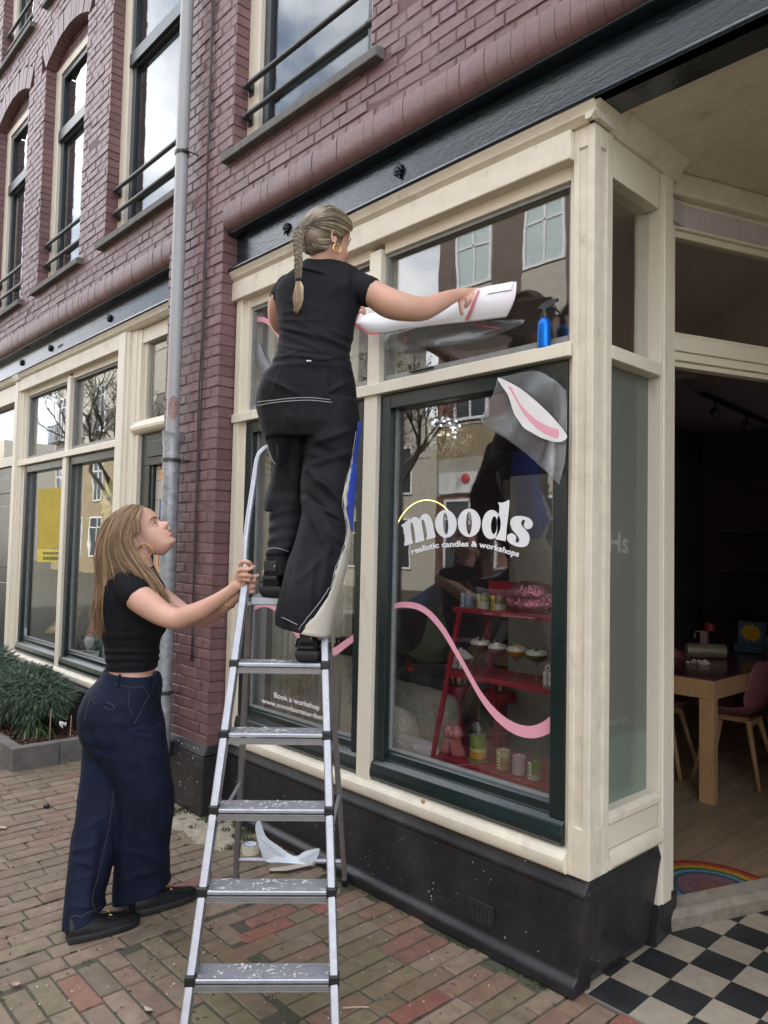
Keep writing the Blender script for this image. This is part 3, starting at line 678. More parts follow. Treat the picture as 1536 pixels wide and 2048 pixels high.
# ---------------------------------------------------------------- ground
rnd = random.Random(11)
m_joint = mat('sandy_joint_soil', (.085,.075,.06), .95, var=.35, vscale=14, col2=(.05,.07,.025), thr=(.45,.7), bump=.5, bscale=200)
m_pave = mat('clay_paver', (.86,.775,.69), .78, var=.3, vscale=16, bump=.55, bscale=110, attr='Col', thr=(.25,.75), bdist=.003)
_n = m_pave.node_tree.nodes; _l = m_pave.node_tree.links; _b = _n['Principled BSDF']
_src = _b.inputs['Base Color'].links[0].from_socket
def overlay(col, scale, lo, hi, src, fac=.7, detail=8):
    t = _n.new('ShaderNodeTexCoord'); q = _n.new('ShaderNodeTexNoise'); q.inputs['Scale'].default_value = scale; q.inputs['Detail'].default_value = detail; q.inputs['Roughness'].default_value = .7
    _l.new(t.outputs['Object'], q.inputs['Vector']); r = _n.new('ShaderNodeMapRange'); r.inputs[1].default_value = lo; r.inputs[2].default_value = hi; r.inputs[4].default_value = fac
    _l.new(q.outputs[0], r.inputs[0]); mx_ = _n.new('ShaderNodeMix'); mx_.data_type = 'RGBA'; mx_.inputs[7].default_value = (*col, 1)
    _l.new(r.outputs[0], mx_.inputs[0]); _l.new(src, mx_.inputs[6]); return mx_.outputs[2]
_src = overlay((.115,.105,.05), 1.9, .47, .68, _src, .62)
_src = overlay((.05,.04,.032), 11, .55, .75, _src, .5)
_src = overlay((.34,.31,.28), 30, .62, .78, _src, .55)
_l.new(_src, _b.inputs['Base Color'])
MB().box(-80, 30, -40, 2.6, -.2, -.0065).build('pavement', m_joint, kind='structure')
pv = MB()
def paver(cx, cy, hx, hy, col, rot=0, zt=0):
    c, s = cos(rot), sin(rot); T = lambda x, y, z: (cx+x*c-y*s, cy+x*s+y*c, z)
    ch = .004; j = lambda: rnd.uniform(-.002, .002); z0 = zt+rnd.uniform(-.003, .003); tx, ty = rnd.uniform(-.022, .022), rnd.uniform(-.016, .016)
    o = [(-hx+j(), -hy+j()), (hx+j(), -hy+j()), (hx+j(), hy+j()), (-hx+j(), hy+j())]
    bot = [T(x, y, -.03) for x, y in o]; mid = [T(x, y, z0-ch+x*tx+y*ty) for x, y in o]
    top = [T(x*(1-ch/hx), y*(1-ch/hy), z0+x*tx+y*ty) for x, y in o]
    pv.c = col
    pv.add(bot+mid+top, [(8,9,10,11)]+[(4+i, 4+(i+1) % 4, 8+(i+1) % 4, 8+i) for i in range(4)]+[(i, (i+1) % 4, 4+(i+1) % 4, 4+i) for i in range(4)])
PAL_L = [(.26,.195,.155), (.28,.21,.17), (.24,.185,.15), (.27,.20,.16), (.25,.20,.15), (.30,.225,.18), (.26,.175,.145)]
PAL_R = [(.27,.135,.11), (.29,.12,.10), (.25,.155,.12), (.27,.17,.135), (.23,.17,.12), (.22,.17,.12), (.30,.15,.125), (.25,.13,.11), (.26,.20,.155), (.25,.18,.14)]
def pcol(x, y):
    red = min(1, max(0, (x+2.95)/.5))*min(1, max(0, (y-1.3)/.45))
    if x > -2.4 and y < 1.75 and rnd.random() < .4: return rnd.choice(((.22,.19,.125), (.25,.21,.14), (.21,.175,.13)))
    pal = PAL_R if rnd.random() < .05+.8*red else PAL_L
    c = rnd.choice(pal); k = rnd.uniform(.84, 1.08); return tuple(q*k for q in c)
def bound(y): return -2.86+.0*y
# running bond courses away from the street edge on the left; a patch laid the other way; courses away again at the right
def zone(x, y):
    if x < -2.9+.02*sin(y*9): return 0
    return 1 if y < 1.74-.5*max(0, x+2.6) and y < 1.74 else 2
def bond(zid, w, l, alongy, x0, x1, y0, y1, gap):
    ci = 0; u = x0 if alongy else y0; U1 = x1 if alongy else y1; V0 = y0 if alongy else x0; V1 = y1 if alongy else x1
    while u < U1:
        v = V0-(ci % 2)*l/2-rnd.uniform(0, .05)
        while v < V1:
            l_ = l*(1 if rnd.random() > .09 else .5)*rnd.uniform(.97, 1.03); cx, cy = (u+w/2, v+l_/2) if alongy else (v+l_/2, u+w/2)
            if zone(cx, cy) == zid and cx < .4 and cy < (2.40 if cx < -1.62 else 2.50) and not (cx < -5.60 and cy > 1.70):
                hx, hy = (w/2-gap, l_/2-gap) if alongy else (l_/2-gap, w/2-gap); x_lo, x_hi = cx-hx, cx+hx
                if zid == 0: x_hi = min(x_hi, -2.885)
                else: x_lo = max(x_lo, -2.885)
                y_lo, y_hi = cy-hy, cy+hy
                if cx > -1.62: y_hi = min(y_hi, 2.452)
                if x_hi-x_lo > .02 and y_hi-y_lo > .012: paver((x_lo+x_hi)/2, (y_lo+y_hi)/2, (x_hi-x_lo)/2, (y_hi-y_lo)/2, pcol(cx, cy), rot=rnd.gauss(0, .006))
            v += l_
        u += w+rnd.uniform(0, .002); ci += 1
bond(0, .0935, .232, True, -9.6, -2.8, .1, 2.44, .0036)
bond(1, .0865, .236, False, -2.95, .4, .0, 1.9, .0042)
bond(2, .0865, .250, True, -2.95, .4, .6, 2.44, .0042)
pv.build('brick_paving', m_pave, kind='structure')
# moss, grass and grit in the joints
g = MB()
def clump(x, y, r, n, h, z=-.004, cols=((.035,.075,.012), (.06,.11,.02), (.09,.10,.03))):
    for i in range(n):
        a = rnd.uniform(0, 2*pi); q = r*sqrt(rnd.random()); p = V((x+q*cos(a), y+q*sin(a), z)); b = rnd.uniform(0, 2*pi); hh = h*rnd.uniform(.4, 1.2); wv = rnd.uniform(.0012, .0028)
        d = V((cos(b), sin(b), 0)); t = V((rnd.uniform(-.7, .7), rnd.uniform(-.7, .7), 1))*hh; g.c = rnd.choice(cols)
        g.add([p-d*wv, p+d*wv, p+t*.6+d*wv*1.4, p+t, p+t*.6-d*wv*1.4], [(0, 1, 2, 3, 4)])
for k in range(900):
    y = rnd.uniform(.6, 2.38); x = rnd.uniform(-4.6, -1.2)
    if rnd.random() < .7:
        if x < -2.86:
            ci = round((x+9.6)/.0935); x = -9.6+ci*.0945
            for s_ in range(rnd.randint(1, 3)): clump(x+rnd.uniform(-.003, .003), y+s_*.012, .006, 7, .007)
        else: clump(x, y, .007, 6, .006)
for k in range(30): clump(rnd.uniform(-4.15, -3.45), 2.26+rnd.uniform(-.12, .1), .03, 40, .022)
for k in range(10): clump(rnd.uniform(-3.5, -3.05), 2.33+rnd.uniform(-.05, .02), .02, 26, .02)
for k in range(120): clump(-4.4+rnd.uniform(0, 2.8), 2.372+rnd.uniform(-.012, .004), .012, 7, .009)
g.build('grass', mat('weed_green', (.9,.9,.9), .8, var=.2, attr='Col'), kind='stuff')
gr = MB()
for k in range(700):
    x = rnd.uniform(-4.4, -1.0); y = rnd.uniform(.7, 2.37); r_ = rnd.uniform(.0008, .0026); gr.c = rnd.choice(((.5,.45,.36), (.62,.60,.55), (.10,.08,.06), (.35,.27,.18), (.06,.05,.04)))
    a_ = rnd.uniform(0, 3); gr.obox((x, y, .004+r_*.4), (r_*cos(a_)*1.5, r_*sin(a_)*1.5, 0), (-r_*sin(a_), r_*cos(a_), 0), (0, 0, r_*.5))
gr.build('grit', mat('street_grit', (.95,.95,.95), .9, attr='Col'), kind='stuff')
# sand washed up beside the pier
s = MB(); P = []
for k in range(40):
    a = 2*pi*k/40; P.append((-3.80+.46*cos(a)*(1+.16*sin(3*a+1)+.1*sin(7*a)), 2.20+.155*sin(a)*(1+.2*sin(5*a)+.12*sin(9*a)), 0))
rings = []
for i, q in enumerate((1, .8, .55, .3, .05)):
    rings.append([V((-3.80+(p[0]+3.80)*q, 2.20+(p[1]-2.20)*q, -.002+.009*(1-q)+.002*noise.noise(V(p)*9*q))) for p in P])
s.loft(rings, caps=True)
s.build('sand_patch', mat('washed_sand', (.33,.29,.22), .95, var=.3, vscale=30, bump=.7, bscale=150), kind='structure', smooth=True)
# chequered porch tiles
TO = V((-1.5066, 2.4577, 0)); TA = radians(.67); TS = .15979
t_ = MB(); tg = .0016
for i in range(-1, 12):
    for j in range(0, 15):
        c = TO+V(((i+.5)*TS*cos(TA)-(j+.5)*TS*sin(TA), (i+.5)*TS*sin(TA)+(j+.5)*TS*cos(TA), 0))
        if c.y > 4.3: continue
        t_.cur = 0 if (i+j) % 2 == 0 else 1; k = rnd.uniform(.9, 1.08); t_.c = (k, k, k*rnd.uniform(.97, 1.02)); h = TS/2-tg/2; ex = V((cos(TA), sin(TA), 0)); ey = V((-sin(TA), cos(TA), 0))
        dz = rnd.uniform(-.0006, .0006)
        if i == -1:
            c = c+ex*h*.0
        b = [c-ex*h-ey*h, c+ex*h-ey*h, c+ex*h+ey*h, c-ex*h+ey*h]
        t_.hexa([p+V((0, 0, -.02)) for p in b], [c+(p-c)*.988+V((0, 0, .003+dz)) for p in b])
mtb = mat('black_cement_tile', (.028,.029,.032), .5, var=.35, vscale=9, attr='Col', bump=.15, bscale=60, rvar=.12)
mtw = mat('buff_cement_tile', (.40,.345,.275), .55, var=.14, vscale=18, attr='Col', bump=.15, bscale=60)
t_.build('tiled_porch', [mtb, mtw], kind='structure')
mb = MB(); mb.box(-1.62, 1.2, 2.45, 5.2, -.06, .001); mb.build('porch_floor', mat('grey_grout', (.20,.18,.155), .9, var=.2, vscale=30), kind='structure')
# dead leaves, pebble, twig on the paving
def leaf(px, py, size, rot, label, col=(.42,.30,.22)):
    p = onZ(px, py, .004); mb = MB(); n_ = 9; R = []
    for i in range(n_):
        t = i/(n_-1); w = size*.42*sin(pi*min(t*1.05, 1))**.8+.0006; x = (t-.5)*size*1.5
        R.append([(x, -w, .004+.006*abs(t-.5)*2), (x, 0, .001+.002*t), (x, w, .007), (x, 0, .0022+.002*t)])
    M_ = Matrix.Rotation(rot, 3, 'Z'); mb.loft([[p+M_ @ V(q) for q in r] for r in R])
    mb.tube([p+M_ @ V((-size*.75, 0, .003)), p+M_ @ V((-size*1.3, .004, .006))], .0008, 5)
    mb.build('dead_leaf', mat('dry_leaf', col, .8, var=.3, vscale=40), label=label, cat='leaf', smooth=True)
leaf(32, 1970, .032, 1.0, 'dry curled brown leaf on the paving at the lower left')
leaf(296, 2020, .03, .3, 'pale flat leaf on the paving left of the ladder foot', (.5,.42,.36))
leaf(6, 1656, .05, .2, 'pale leaf scrap on the paving at the far left edge', (.5,.43,.3))
p = onZ(93, 1611, .012); mb = MB(); mb.ell(p, (.024, .018, .014), 9, 6); mb.build('pebble', M['plinth'], label='small dark clod of earth on the paving by the planter', cat='pebble', smooth=True)
a, b = onZ(685, 2016, .006), onZ(737, 2014, .006); mb = MB(); mb.tube([a, (a+b)/2+V((0, 0, .002)), b], .0025, 6); mb.build('twig', mat('pale_wood', (.45,.35,.22), .7), label='thin pale wooden stick on the bricks right of the ladder foot', cat='stick')
p = onZ(846, 1603, .0); q = onY(846, 1603, 2.36); mb = MB(); mb.ell(q, (.012, .008, .009), 7, 5); mb.build('dead_leaf', mat('dry_leaf_tan', (.40,.2,.09), .8), label='crumpled tan leaf on the cream window sill', cat='leaf')
# ---------------------------------------------------------------- planter with conifer
pl = thing('planter', 'low grey concrete kerb planter with bark mulch below the left shop window', 'planter', (-6.9, 2.05, 0))
mb = MB(); mk = mat('concrete_kerb', (.13,.12,.11), .85, var=.3, vscale=10, bump=.4, bscale=90)
mb.box(-5.60, -5.52, 1.70, 2.02, -.02, .16); mb.box(-5.60, -5.52, 2.024, 2.40, -.02, .16)
x = -5.604
while x > -8.4: mb.box(x-.46, x, 1.70, 1.78, -.02, .158+rnd.uniform(-.002, .002)); x -= .464
mb.build('kerb', mk, pl, bevel=.006)
mb = MB(); mb.box(-8.4, -5.602, 1.781, 2.39, -.02, .10); mb.build('soil', mat('dark_soil', (.035,.022,.016), .95, var=.4, vscale=30, bump=.8), pl)
mb = MB()
for k in range(2300):
    x = rnd.uniform(-7.6, -5.61); y = rnd.uniform(1.785, 2.38); z = .10+rnd.random()**1.5*.045; l_ = rnd.uniform(.008, .028); w = rnd.uniform(.003, .008)
    a = V((rnd.uniform(-1, 1), rnd.uniform(-1, 1), rnd.uniform(-.45, .45))).normalized(); b = a.cross(V((rnd.uniform(-.4, .4), rnd.uniform(-.4, .4), 1))).normalized(); c = a.cross(b)
    k_ = rnd.random(); mb.c = (.10, .035, .02) if k_ < .5 else ((.05, .025, .02) if k_ < .85 else ((.20, .11, .07) if k_ < .97 else (.42, .34, .27)))
    mb.obox((x, y, z), a*l_, b*w, c*.0025)
mb.build('bark_mulch', mat('bark_chip', (.95,.95,.95), .85, attr='Col', var=.2), pl, kind='stuff')
def conifer(name, c, R, n, label):
    root = thing(name, label, 'shrub', (c[0], c[1], .1)); tr = MB()
    for k in range(9):
        a = rnd.uniform(0, 2*pi); tr.tube(spline([(c[0], c[1], .08), (c[0]+.12*cos(a), c[1]+.06*sin(a), .28), (c[0]+R[0]*.7*cos(a), c[1]+R[1]*.7*sin(a), .45)], 4), [.014]*4+[.009]*4+[.004], 6)
    tr.build('trunk', mat('bark_brown', (.05,.035,.025), .9), root)
    f = MB()
    for k in range(n):
        th = rnd.uniform(0, 2*pi); ph = math.acos(rnd.uniform(-.75, 1)); q = rnd.random()**.4
        d = V((sin(ph)*cos(th), sin(ph)*sin(th), cos(ph)))
        lump = 1+.28*noise.noise(V((d.x*1.8+c[0], d.y*1.8, d.z*1.8)))+.16*noise.noise(d*5)
        p = V((c[0]+d.x*R[0]*q*lump, c[1]+d.y*R[1]*q*lump, c[2]+d.z*R[2]*q*lump))
        if p.y > 2.36: continue
        dr = (d+V((rnd.uniform(-.5, .5), rnd.uniform(-.5, .5), rnd.uniform(-.45, .5)))).normalized()
        dr.z -= .15; L_ = rnd.uniform(.04, .085)*(1.0 if q > .6 else .8); kk = rnd.uniform(.7, 1.25)
        base = (.085*kk, .135*kk, .098*kk) if rnd.random() < .7 else (.15*kk, .20*kk, .12*kk)
        s1 = dr.orthogonal().normalized(); s1.rotate(Matrix.Rotation(rnd.uniform(0, 6.28), 3, dr)); ns = 8
        for i in range(ns):
            t = i/ns; b = p+dr*L_*t-V((0, 0, .02*t*t))
            for sg in (-1, 1):
                e = (dr*.9+s1*sg*.8+V((rnd.uniform(-.3, .3), rnd.uniform(-.3, .3), rnd.uniform(-.3, .3)))).normalized(); l2 = L_*.42*(1-t*.6); n2 = e.cross(s1+dr*.3).normalized()*.0017
                f.c = tuple(q_*(1+.25*t) for q_ in base)
                f.add([b-n2, b+e*l2*.5-n2*1.5, b+e*l2, b+e*l2*.5+n2*1.5, b+n2], [(0, 1, 2, 3, 4)])
        f.add([p-s1*.002, p+dr*L_*1.25, p+s1*.002], [(0, 1, 2)])
    f.build('foliage', m_leaf, root)
m_leaf = mat('conifer_green', (.95,.95,.95), .65, attr='Col', var=.25, vscale=25)
bc = onY(62, 1385, 2.07)
conifer('conifer_shrub', (bc.x, 2.03, bc.z+.01), (.50, .27, .185), 4600, 'spreading blue green juniper bush in the planter by the left shop')
conifer('conifer_shrub', (bc.x-1.15, 2.05, .42), (.45, .27, .2), 900, 'second juniper bush mostly out of view at the left edge of the planter')
# strap leaved plant
sp = MB(); c = onY(62, 1462, 1.95)
for k in range(110):
    a = rnd.uniform(0, 2*pi); r = rnd.uniform(.10, .24); h = rnd.uniform(.05, .12); d = V((cos(a), sin(a)*.7, 0)); o_ = V((c.x+rnd.uniform(-.10, .10), 1.96+rnd.uniform(-.06, .06), .12)); w = d.cross(V((0, 0, 1)))*.0035
    pts = [o_, o_+d*r*.35+V((0, 0, h)), o_+d*r*.7+V((0, 0, h*.9)), o_+d*r+V((0, 0, h*.25))]
    kk = rnd.uniform(.6, 1.2); sp.c = (.055*kk, .11*kk, .035*kk)
    for i in range(3):
        w0, w1 = w*(1-i*.2), w*(1-(i+1)*.28); sp.add([pts[i]-w0, pts[i]+w0, pts[i+1]+w1, pts[i+1]-w1], [(0, 1, 2, 3)])
sp.build('strap_leaf_plant', m_leaf, label='arching strap leaved plant in front of the juniper bush', cat='plant')
for px, y0, y1, lb in ((102, 1418, 1481, 'tallest bamboo cane standing in the bark mulch'), (143, 1430, 1477, 'second bamboo cane at the right of the planter'), (74, 1457, 1484, 'short bamboo stub beside the tall cane'), (51, 1464, 1484, 'short cane stub left of the other stub in the mulch')):
    b = onZ(px-3, y1, .12); t = onY(px, y0, b.y+.01); MB().tube([b, t], .0035, 6).build('bamboo_cane', mat('cane', (.42,.31,.19), .6), label=lb, cat='cane')
c = onZ(116, 1447, .2); mb = MB(); c = V((-5.75, 2.12, .22))
for k in range(14): mb.ell(c+V((rnd.uniform(-.03, .03), rnd.uniform(-.02, .02), rnd.uniform(-.02, .02))), (rnd.uniform(.008, .018), .006, rnd.uniform(.005, .014)), 6, 4)
mb.build('crumpled_paper', M['white'], label='crumpled white scrap caught above the mulch', cat='litter')
# ---------------------------------------------------------------- drainpipe and cables
PX, PY = -4.365, 2.215
dp = thing('drainpipe', 'grey drainpipe, plastic above and galvanised steel below, on the brick pier', 'drainpipe', (PX, PY, 0))
MB().lathe([(.041, 2.22), (.041, 8.4)], (PX, PY, 0), 24).build('upper_pipe', M['pvc'], dp, smooth=True, sharp=40)
MB().lathe([(.053, .27), (.053, 2.20), (.058, 2.23), (.059, 2.285), (.062, 2.292), (.062, 2.302), (.043, 2.305)], (PX, PY, 0), 28).build('lower_pipe', M['steelg'], dp, smooth=True, sharp=40)
for z_, r_ in ((4.11, .043), (2.12, .055), (.67, .055)):
    mb = MB(); mb.lathe([(r_, z_-.011), (r_+.004, z_-.011), (r_+.004, z_+.011), (r_, z_+.011)], (PX, PY, 0), 24); mb.box(PX+r_, PX+r_+.03, PY-.012, PY+.0, z_-.01, z_+.01); mb.tube([(PX+r_+.012, PY-.03, z_), (PX+r_+.012, PY+.09, z_)], .005, 6)
    mb.build('clamp', M['steel'], dp, bevel=.001)
# oval face sticker
c = onY(350, 812, PY-.04); st = MB(); cz = c.z; a0 = 1.08
def on_pipe(u, v, e=.0006): t = a0+u/.041; return V((PX+(.041+e)*sin(t), PY-(.041+e)*cos(t), cz+v))
R = []
for i in range(13):
    v = -.078+.156*i/12; w = .036*sqrt(max(0, 1-(v/.0782)**2))*(1-.12*(v < 0)*(-v/.078))
    R.append([on_pipe(w*(2*k/10-1), v) for k in range(11)])
st.cur = 0
for i in range(12):
    for k in range(10): st.add([R[i][k], R[i][k+1], R[i+1][k+1], R[i+1][k]], [(0, 1, 2, 3)])
def spot(u, v, a, b, ci, e=.0012):
    st.cur = ci; st.add([on_pipe(u+a*cos(2*pi*k/12), v+b*sin(2*pi*k/12), e) for k in range(12)], [tuple(range(12))])
spot(-.014, .016, .0075, .003, 1); spot(.013, .016, .0075, .003, 1); spot(-.014, .027, .009, .0018, 1); spot(.013, .027, .009, .0018, 1); spot(0, -.010, .005, .0022, 2); spot(0, -.036, .013, .0045, 2)
st.build('face_sticker', [mat('sticker_skin', (.30,.19,.165), .5, var=.3, vscale=40), mat('sticker_dark', (.07,.05,.05), .5), mat('sticker_rose', (.32,.13,.12), .5)], label='oval photo sticker of a face on the grey drainpipe', cat='sticker', smooth=True)
mb = MB()
for k, (x_, ph) in enumerate(((-4.16, 0), (-4.145, 2))): mb.tube([(x_+.006*sin(z*2.1+ph)+.004*sin(z*7+ph), 2.29-.006, z) for z in [8.2-i*.12 for i in range(62)]], .0055, 6)
mb.build('cable', mat('painted_cable', (.055,.035,.04), .6), label='dark cables running down the brick beside the drainpipe', cat='cable', smooth=True)
# ---------------------------------------------------------------- rooms behind the glass
rm = random.Random(5)
m_wall = mat('dim_wall_paint', (.20,.19,.175), .9); m_ceil = mat('interior_ceiling', (.50,.44,.46), .9)
m_floor = mat('worn_wood_floor', (.34,.24,.155), .5, var=.25, vscale=3, stretch=(6,.8,1), bump=.15, bscale=20)
MB().prism([(-4.06,2.53,0),(-1.60,2.53,0),(-1.60,3.10,0),tuple(DO-DN*.14),tuple(DO+DD*1.3-DN*.14),(1.0,5.2,0),(1.0,9,0),(-4.06,9,0)],(0,0,.094)).build('shop_floor', m_floor, kind='structure')
mb = MB()
for k in range(24):
    xk = -4.0+k*.21; mb.box(xk, xk+.003, 2.6 if xk < -1.65 else 3.15+(xk+1.52)/.351*.936+.25, 9.0, .0942, .0952)
mb.build('shop_floor_joints', M['roomdark'], kind='structure')
mb = MB(); mb.box(-4.06, -3.98, 2.53, 9.0, .09, 3.2); mb.box(-4.06, 1.0, 9.0, 9.1, .09, 3.2)
mb.box(-1.60, -1.585, 3.05, 3.14, .1, 3.2)
iw = mb.build('interior_wall', mat('dark_room_wall', (.13,.10,.115), .9), kind='structure')
MB().box(-4.06, -1.5, 2.53, 9.0, 3.06, 3.16).build('interior_ceiling', m_ceil, kind='structure')
c1 = DO+DD*1.3; mb = MB(); mb.prism([(-1.5, 3.2, 3.06), tuple(c1+V((0, 0, 3.06))), (1.0, 5.0, 3.06), (1.0, 9.0, 3.06), (-1.5, 9.0, 3.06)], (0, 0, .1)); mb.build('interior_ceiling', m_ceil, kind='structure')
mb = MB(); p0 = DO+DD*1.15; mb.obox(p0+DD*1.2+V((0, 0, 1.6)), DD*1.2, DN*.05, V((0, 0, 1.6))); mb.build('porch_end_wall', m_wall, kind='structure')
# other shop (left)
mb = MB(); mb.box(-9.6, -4.65, 4.6, 4.7, 0, 3.3); mb.box(-9.7, -9.6, 2.55, 4.7, 0, 3.3); mb.box(-4.69, -4.65, 2.53, 4.7, 0, 3.3); mb.box(-9.6, -4.65, 2.53, 4.7, 3.15, 3.3); mb.box(-9.6, -4.65, 2.53, 4.7, 0, .08); mb.build('interior_wall', mat('left_room_wall', (.11,.10,.09), .9), kind='structure')
MB().box(-7.95, -5.45, 2.53, 3.2, .40, .60).build('window_deck', M['roomdark'], kind='structure')
MB().box(-3.97, -1.60, 2.53, 3.12, .40, .47).build('window_deck', mat('window_deck_paint', (.38,.38,.37), .5), kind='structure')
# panels standing in the window
mb = MB(); n_ = 60; y_ = 2.72
mb.grid([[(-3.93+.77*i/n_, y_+.012*sin(i*1.1)+.006*sin(i*2.7), z) for z in (.10, 2.9)] for i in range(n_+1)])
mb.build('curtain', mat('beige_curtain', (.60,.57,.48), .85), label='beige curtain hanging behind the left window of the candle shop', cat='curtain', smooth=True, solid=.003)
mb = MB(); mb.box(-3.15, -2.925, 2.74, 2.765, .471, 2.25); mb.build('folding_screen', mat('grey_screen', (.34,.34,.31), .8), label='grey upright screen panel right of the beige curtain', cat='screen', bevel=.003)
mb = MB(); mb.box(-2.50, -1.64, 3.26, 3.30, .10, 2.0); mb.build('display_screen', mat('taupe_screen', (.27,.25,.22), .8), label='taupe screen panel standing behind the red display shelf', cat='screen', bevel=.004)
# ---- red display shelf
def at(px, py, Y): return onY(px, py, Y)
sh = thing('display_shelf', 'red lacquered three tier shelf on leaning legs in the shop window', 'shelf', (-2.2, 2.8, .47))
zt, zm, zb = 1.262, .960, .545
def shelf(x0, x1, y0, y1, z):
    mb = MB(); mb.box(x0, x1, y0, y1, z-.022, z); return mb.build('shelf', M['red'], sh, bevel=.002)
xa = at(905, 1217, 2.745).x; xb = at(890, 1343, 2.70).x; xc = at(859, 1512, 2.635).x
zt = at(905, 1214, 2.745).z; zm = at(890, 1341, 2.70).z; zb = at(859, 1508, 2.635).z
shelf(xa, -1.66, 2.745, 2.93, zt); shelf(xb, -1.70, 2.70, 2.965, zm); shelf(xc, -1.73, 2.635, 3.0, zb)
mb = MB(); mb.box(xa+.07, -1.70, 2.935, 2.95, zt, zt+.13); mb.build('back_board', M['red'], sh)
for a, b in (((xa+.035, 2.76, zt-.02), (xc+.02, 2.60, .472)), ((-1.685, 2.76, zt-.02), (-1.79, 2.60, .472)), ((xa+.06, 2.925, zt-.02), (xc+.14, 3.02, .472)), ((-1.70, 2.925, zt-.02), (-1.80, 3.02, .472))):
    MB().bar(a, b, .02, .02, up=(0, 1, 0)).build('leg', M['red'], sh, bevel=.003)
mg = glass_mat('jar_glass', (.93,.95,.94), boost=1.2, base=.02)
def colmat(n, c, **k): return mat(n, c, k.get('rough', .45), var=.08)
def jar(px0, px1, ytop, ybase, Y, cols, tag_c, label, name='candle', label_side=1):
    b = at((px0+px1)/2, ybase, Y); t = at((px0+px1)/2, ytop, Y); D = (b-CAMP).dot(_f); r = (px1-px0)/2/F*D; h = t.z-b.z
    root = thing(name, label, 'candle', tuple(b))
    z = .004; 
    for i, (fr, c) in enumerate(cols):
        MB().lathe([(r*.93, b.z+z), (r*.93, b.z+z+h*fr-.001)], (b.x, b.y, 0), 20).build('wax', colmat('wax_%s' % name, c), root, smooth=True, sharp=40); z += h*fr
    MB().lathe([(r*.97, b.z), (r, b.z+.003), (r, b.z+h), (r-.0015, b.z+h), (r-.0015, b.z+.004)], (b.x, b.y, 0), 24, caps=False).build('jar', mg, root, smooth=True, sharp=40)
    MB().tube([(b.x, b.y, b.z+z), (b.x+.002, b.y, b.z+z+.012)], .001, 5).build('wick', M['white'], root)
    if tag_c:
        mb = MB(); a0 = -.75+.35*label_side; mb.cur = 0
        P = lambda a, zz, e=.001: (b.x+(r+e)*sin(a), b.y-(r+e)*cos(a), b.z+zz)
        for i in range(4): mb.add([P(a0+.14*i, h*.12), P(a0+.14*(i+1), h*.12), P(a0+.14*(i+1), h*.92), P(a0+.14*i, h*.92)], [(0, 1, 2, 3)])
        mb.cur = 1
        for i in range(5): mb.add([P(a0+.12, h*(.2+i*.13), .0016), P(a0+.42, h*(.2+i*.13), .0016), P(a0+.42, h*(.27+i*.13), .0016), P(a0+.12, h*(.27+i*.13), .0016)], [(0, 1, 2, 3)])
        mb.build('paper_label', [colmat('label_paper', tag_c), M['black']], root)
    return root
jar(920, 952, 1183, zt and 1216, 2.83, [(.8, (.16,.26,.42))], (.45,.52,.58), 'pale blue tumbler candle at the left end of the top red shelf')
jar(952, 983, 1185, 1219, 2.83, [(.42, (.62,.62,.56)), (.42, (.28,.34,.06))], (.62,.60,.36), 'green over white candle with pale label on the top shelf')
jar(981, 1013, 1188, 1222, 2.83, [(.4, (.62,.58,.5)), (.42, (.30,.17,.07))], (.72,.50,.03), 'brown over white candle with yellow label on the top shelf')
jar(992, 1021, 1497, 1540, 2.70, [(.6, (.50,.30,.10)), (.3, (.62,.52,.32))], (.7,.55,.35), 'tan layered candle on the bottom red shelf')
jar(1023, 1053, 1507, 1549, 2.70, [(.85, (.68,.45,.46))], None, 'pale pink candle in the middle of the three on the bottom shelf')
jar(1054, 1083, 1518, 1560, 2.70, [(.3, (.62,.60,.5)), (.5, (.22,.26,.03))], (.6,.62,.45), 'green candle with pale label at the right end of the bottom shelf')
# cocktail glass candles
def coupe(pxc, pxw, yrim, yfoot, Y, liquid, label, top=None):
    b = at(pxc, yfoot, Y); b.z = zm; t = at(pxc, yrim, Y); D = (b-CAMP).dot(_f); r = pxw/2/F*D; h = t.z-b.z; c = (b.x, b.y, 0); z0 = b.z
    root = thing('cocktail_candle', label, 'candle', tuple(b), 'cocktail shaped candles on the middle red shelf')
    MB().lathe([(r*.72, z0+.001), (r*.70, z0+.003), (.006, z0+.010), (.004, z0+.03), (.0035, z0+h*.56), (.008, z0+h*.61), (r*.50, z0+h*.66), (r*.88, z0+h*.76), (r, z0+h*.90), (r, z0+h), (r-.0015, z0+h), (r*.86, z0+h*.77), (r*.46, z0+h*.68), (.002, z0+h*.64)], c, 28, caps=False).build('glass', mg, root, smooth=True)
    MB().lathe([(.004, z0+h*.655), (r*.47, z0+h*.685), (r*.83, z0+h*.775), (r*.94, z0+h*.86)], c, 24).build('liquid_wax', colmat('liquid', liquid), root, smooth=True, sharp=50)
    MB().lathe([(r*.94, z0+h*.862), (r*.965, z0+h*.93), (r*.93, z0+h*.965), (r*.5, z0+h*.97)], c, 24).build('foam', colmat('foam', (.72,.68,.58)), root, smooth=True, sharp=60)
    mb = MB()
    for s_ in (-.35, .35): mb.tube([(b.x+r*s_, b.y, z0+h*.97), (b.x+r*s_, b.y, z0+h+.014)], .0011, 5)
    mb.build('wick', M['white'], root)
    if top: MB().ell((b.x-r*.1, b.y, z0+h*.99), (.012, .012, .006), 8, 5).build('garnish', colmat('garnish', top), root, smooth=True)
coupe(960, 42, 1279, 1343, 2.80, (.16,.025,.02), 'dark red cocktail candle, leftmost coupe glass on the middle shelf', (.2,.02,.02))
coupe(994, 40, 1287, 1350, 2.80, (.42,.11,.22), 'pink cocktail candle with white blossom on its foam', (.8,.75,.7))
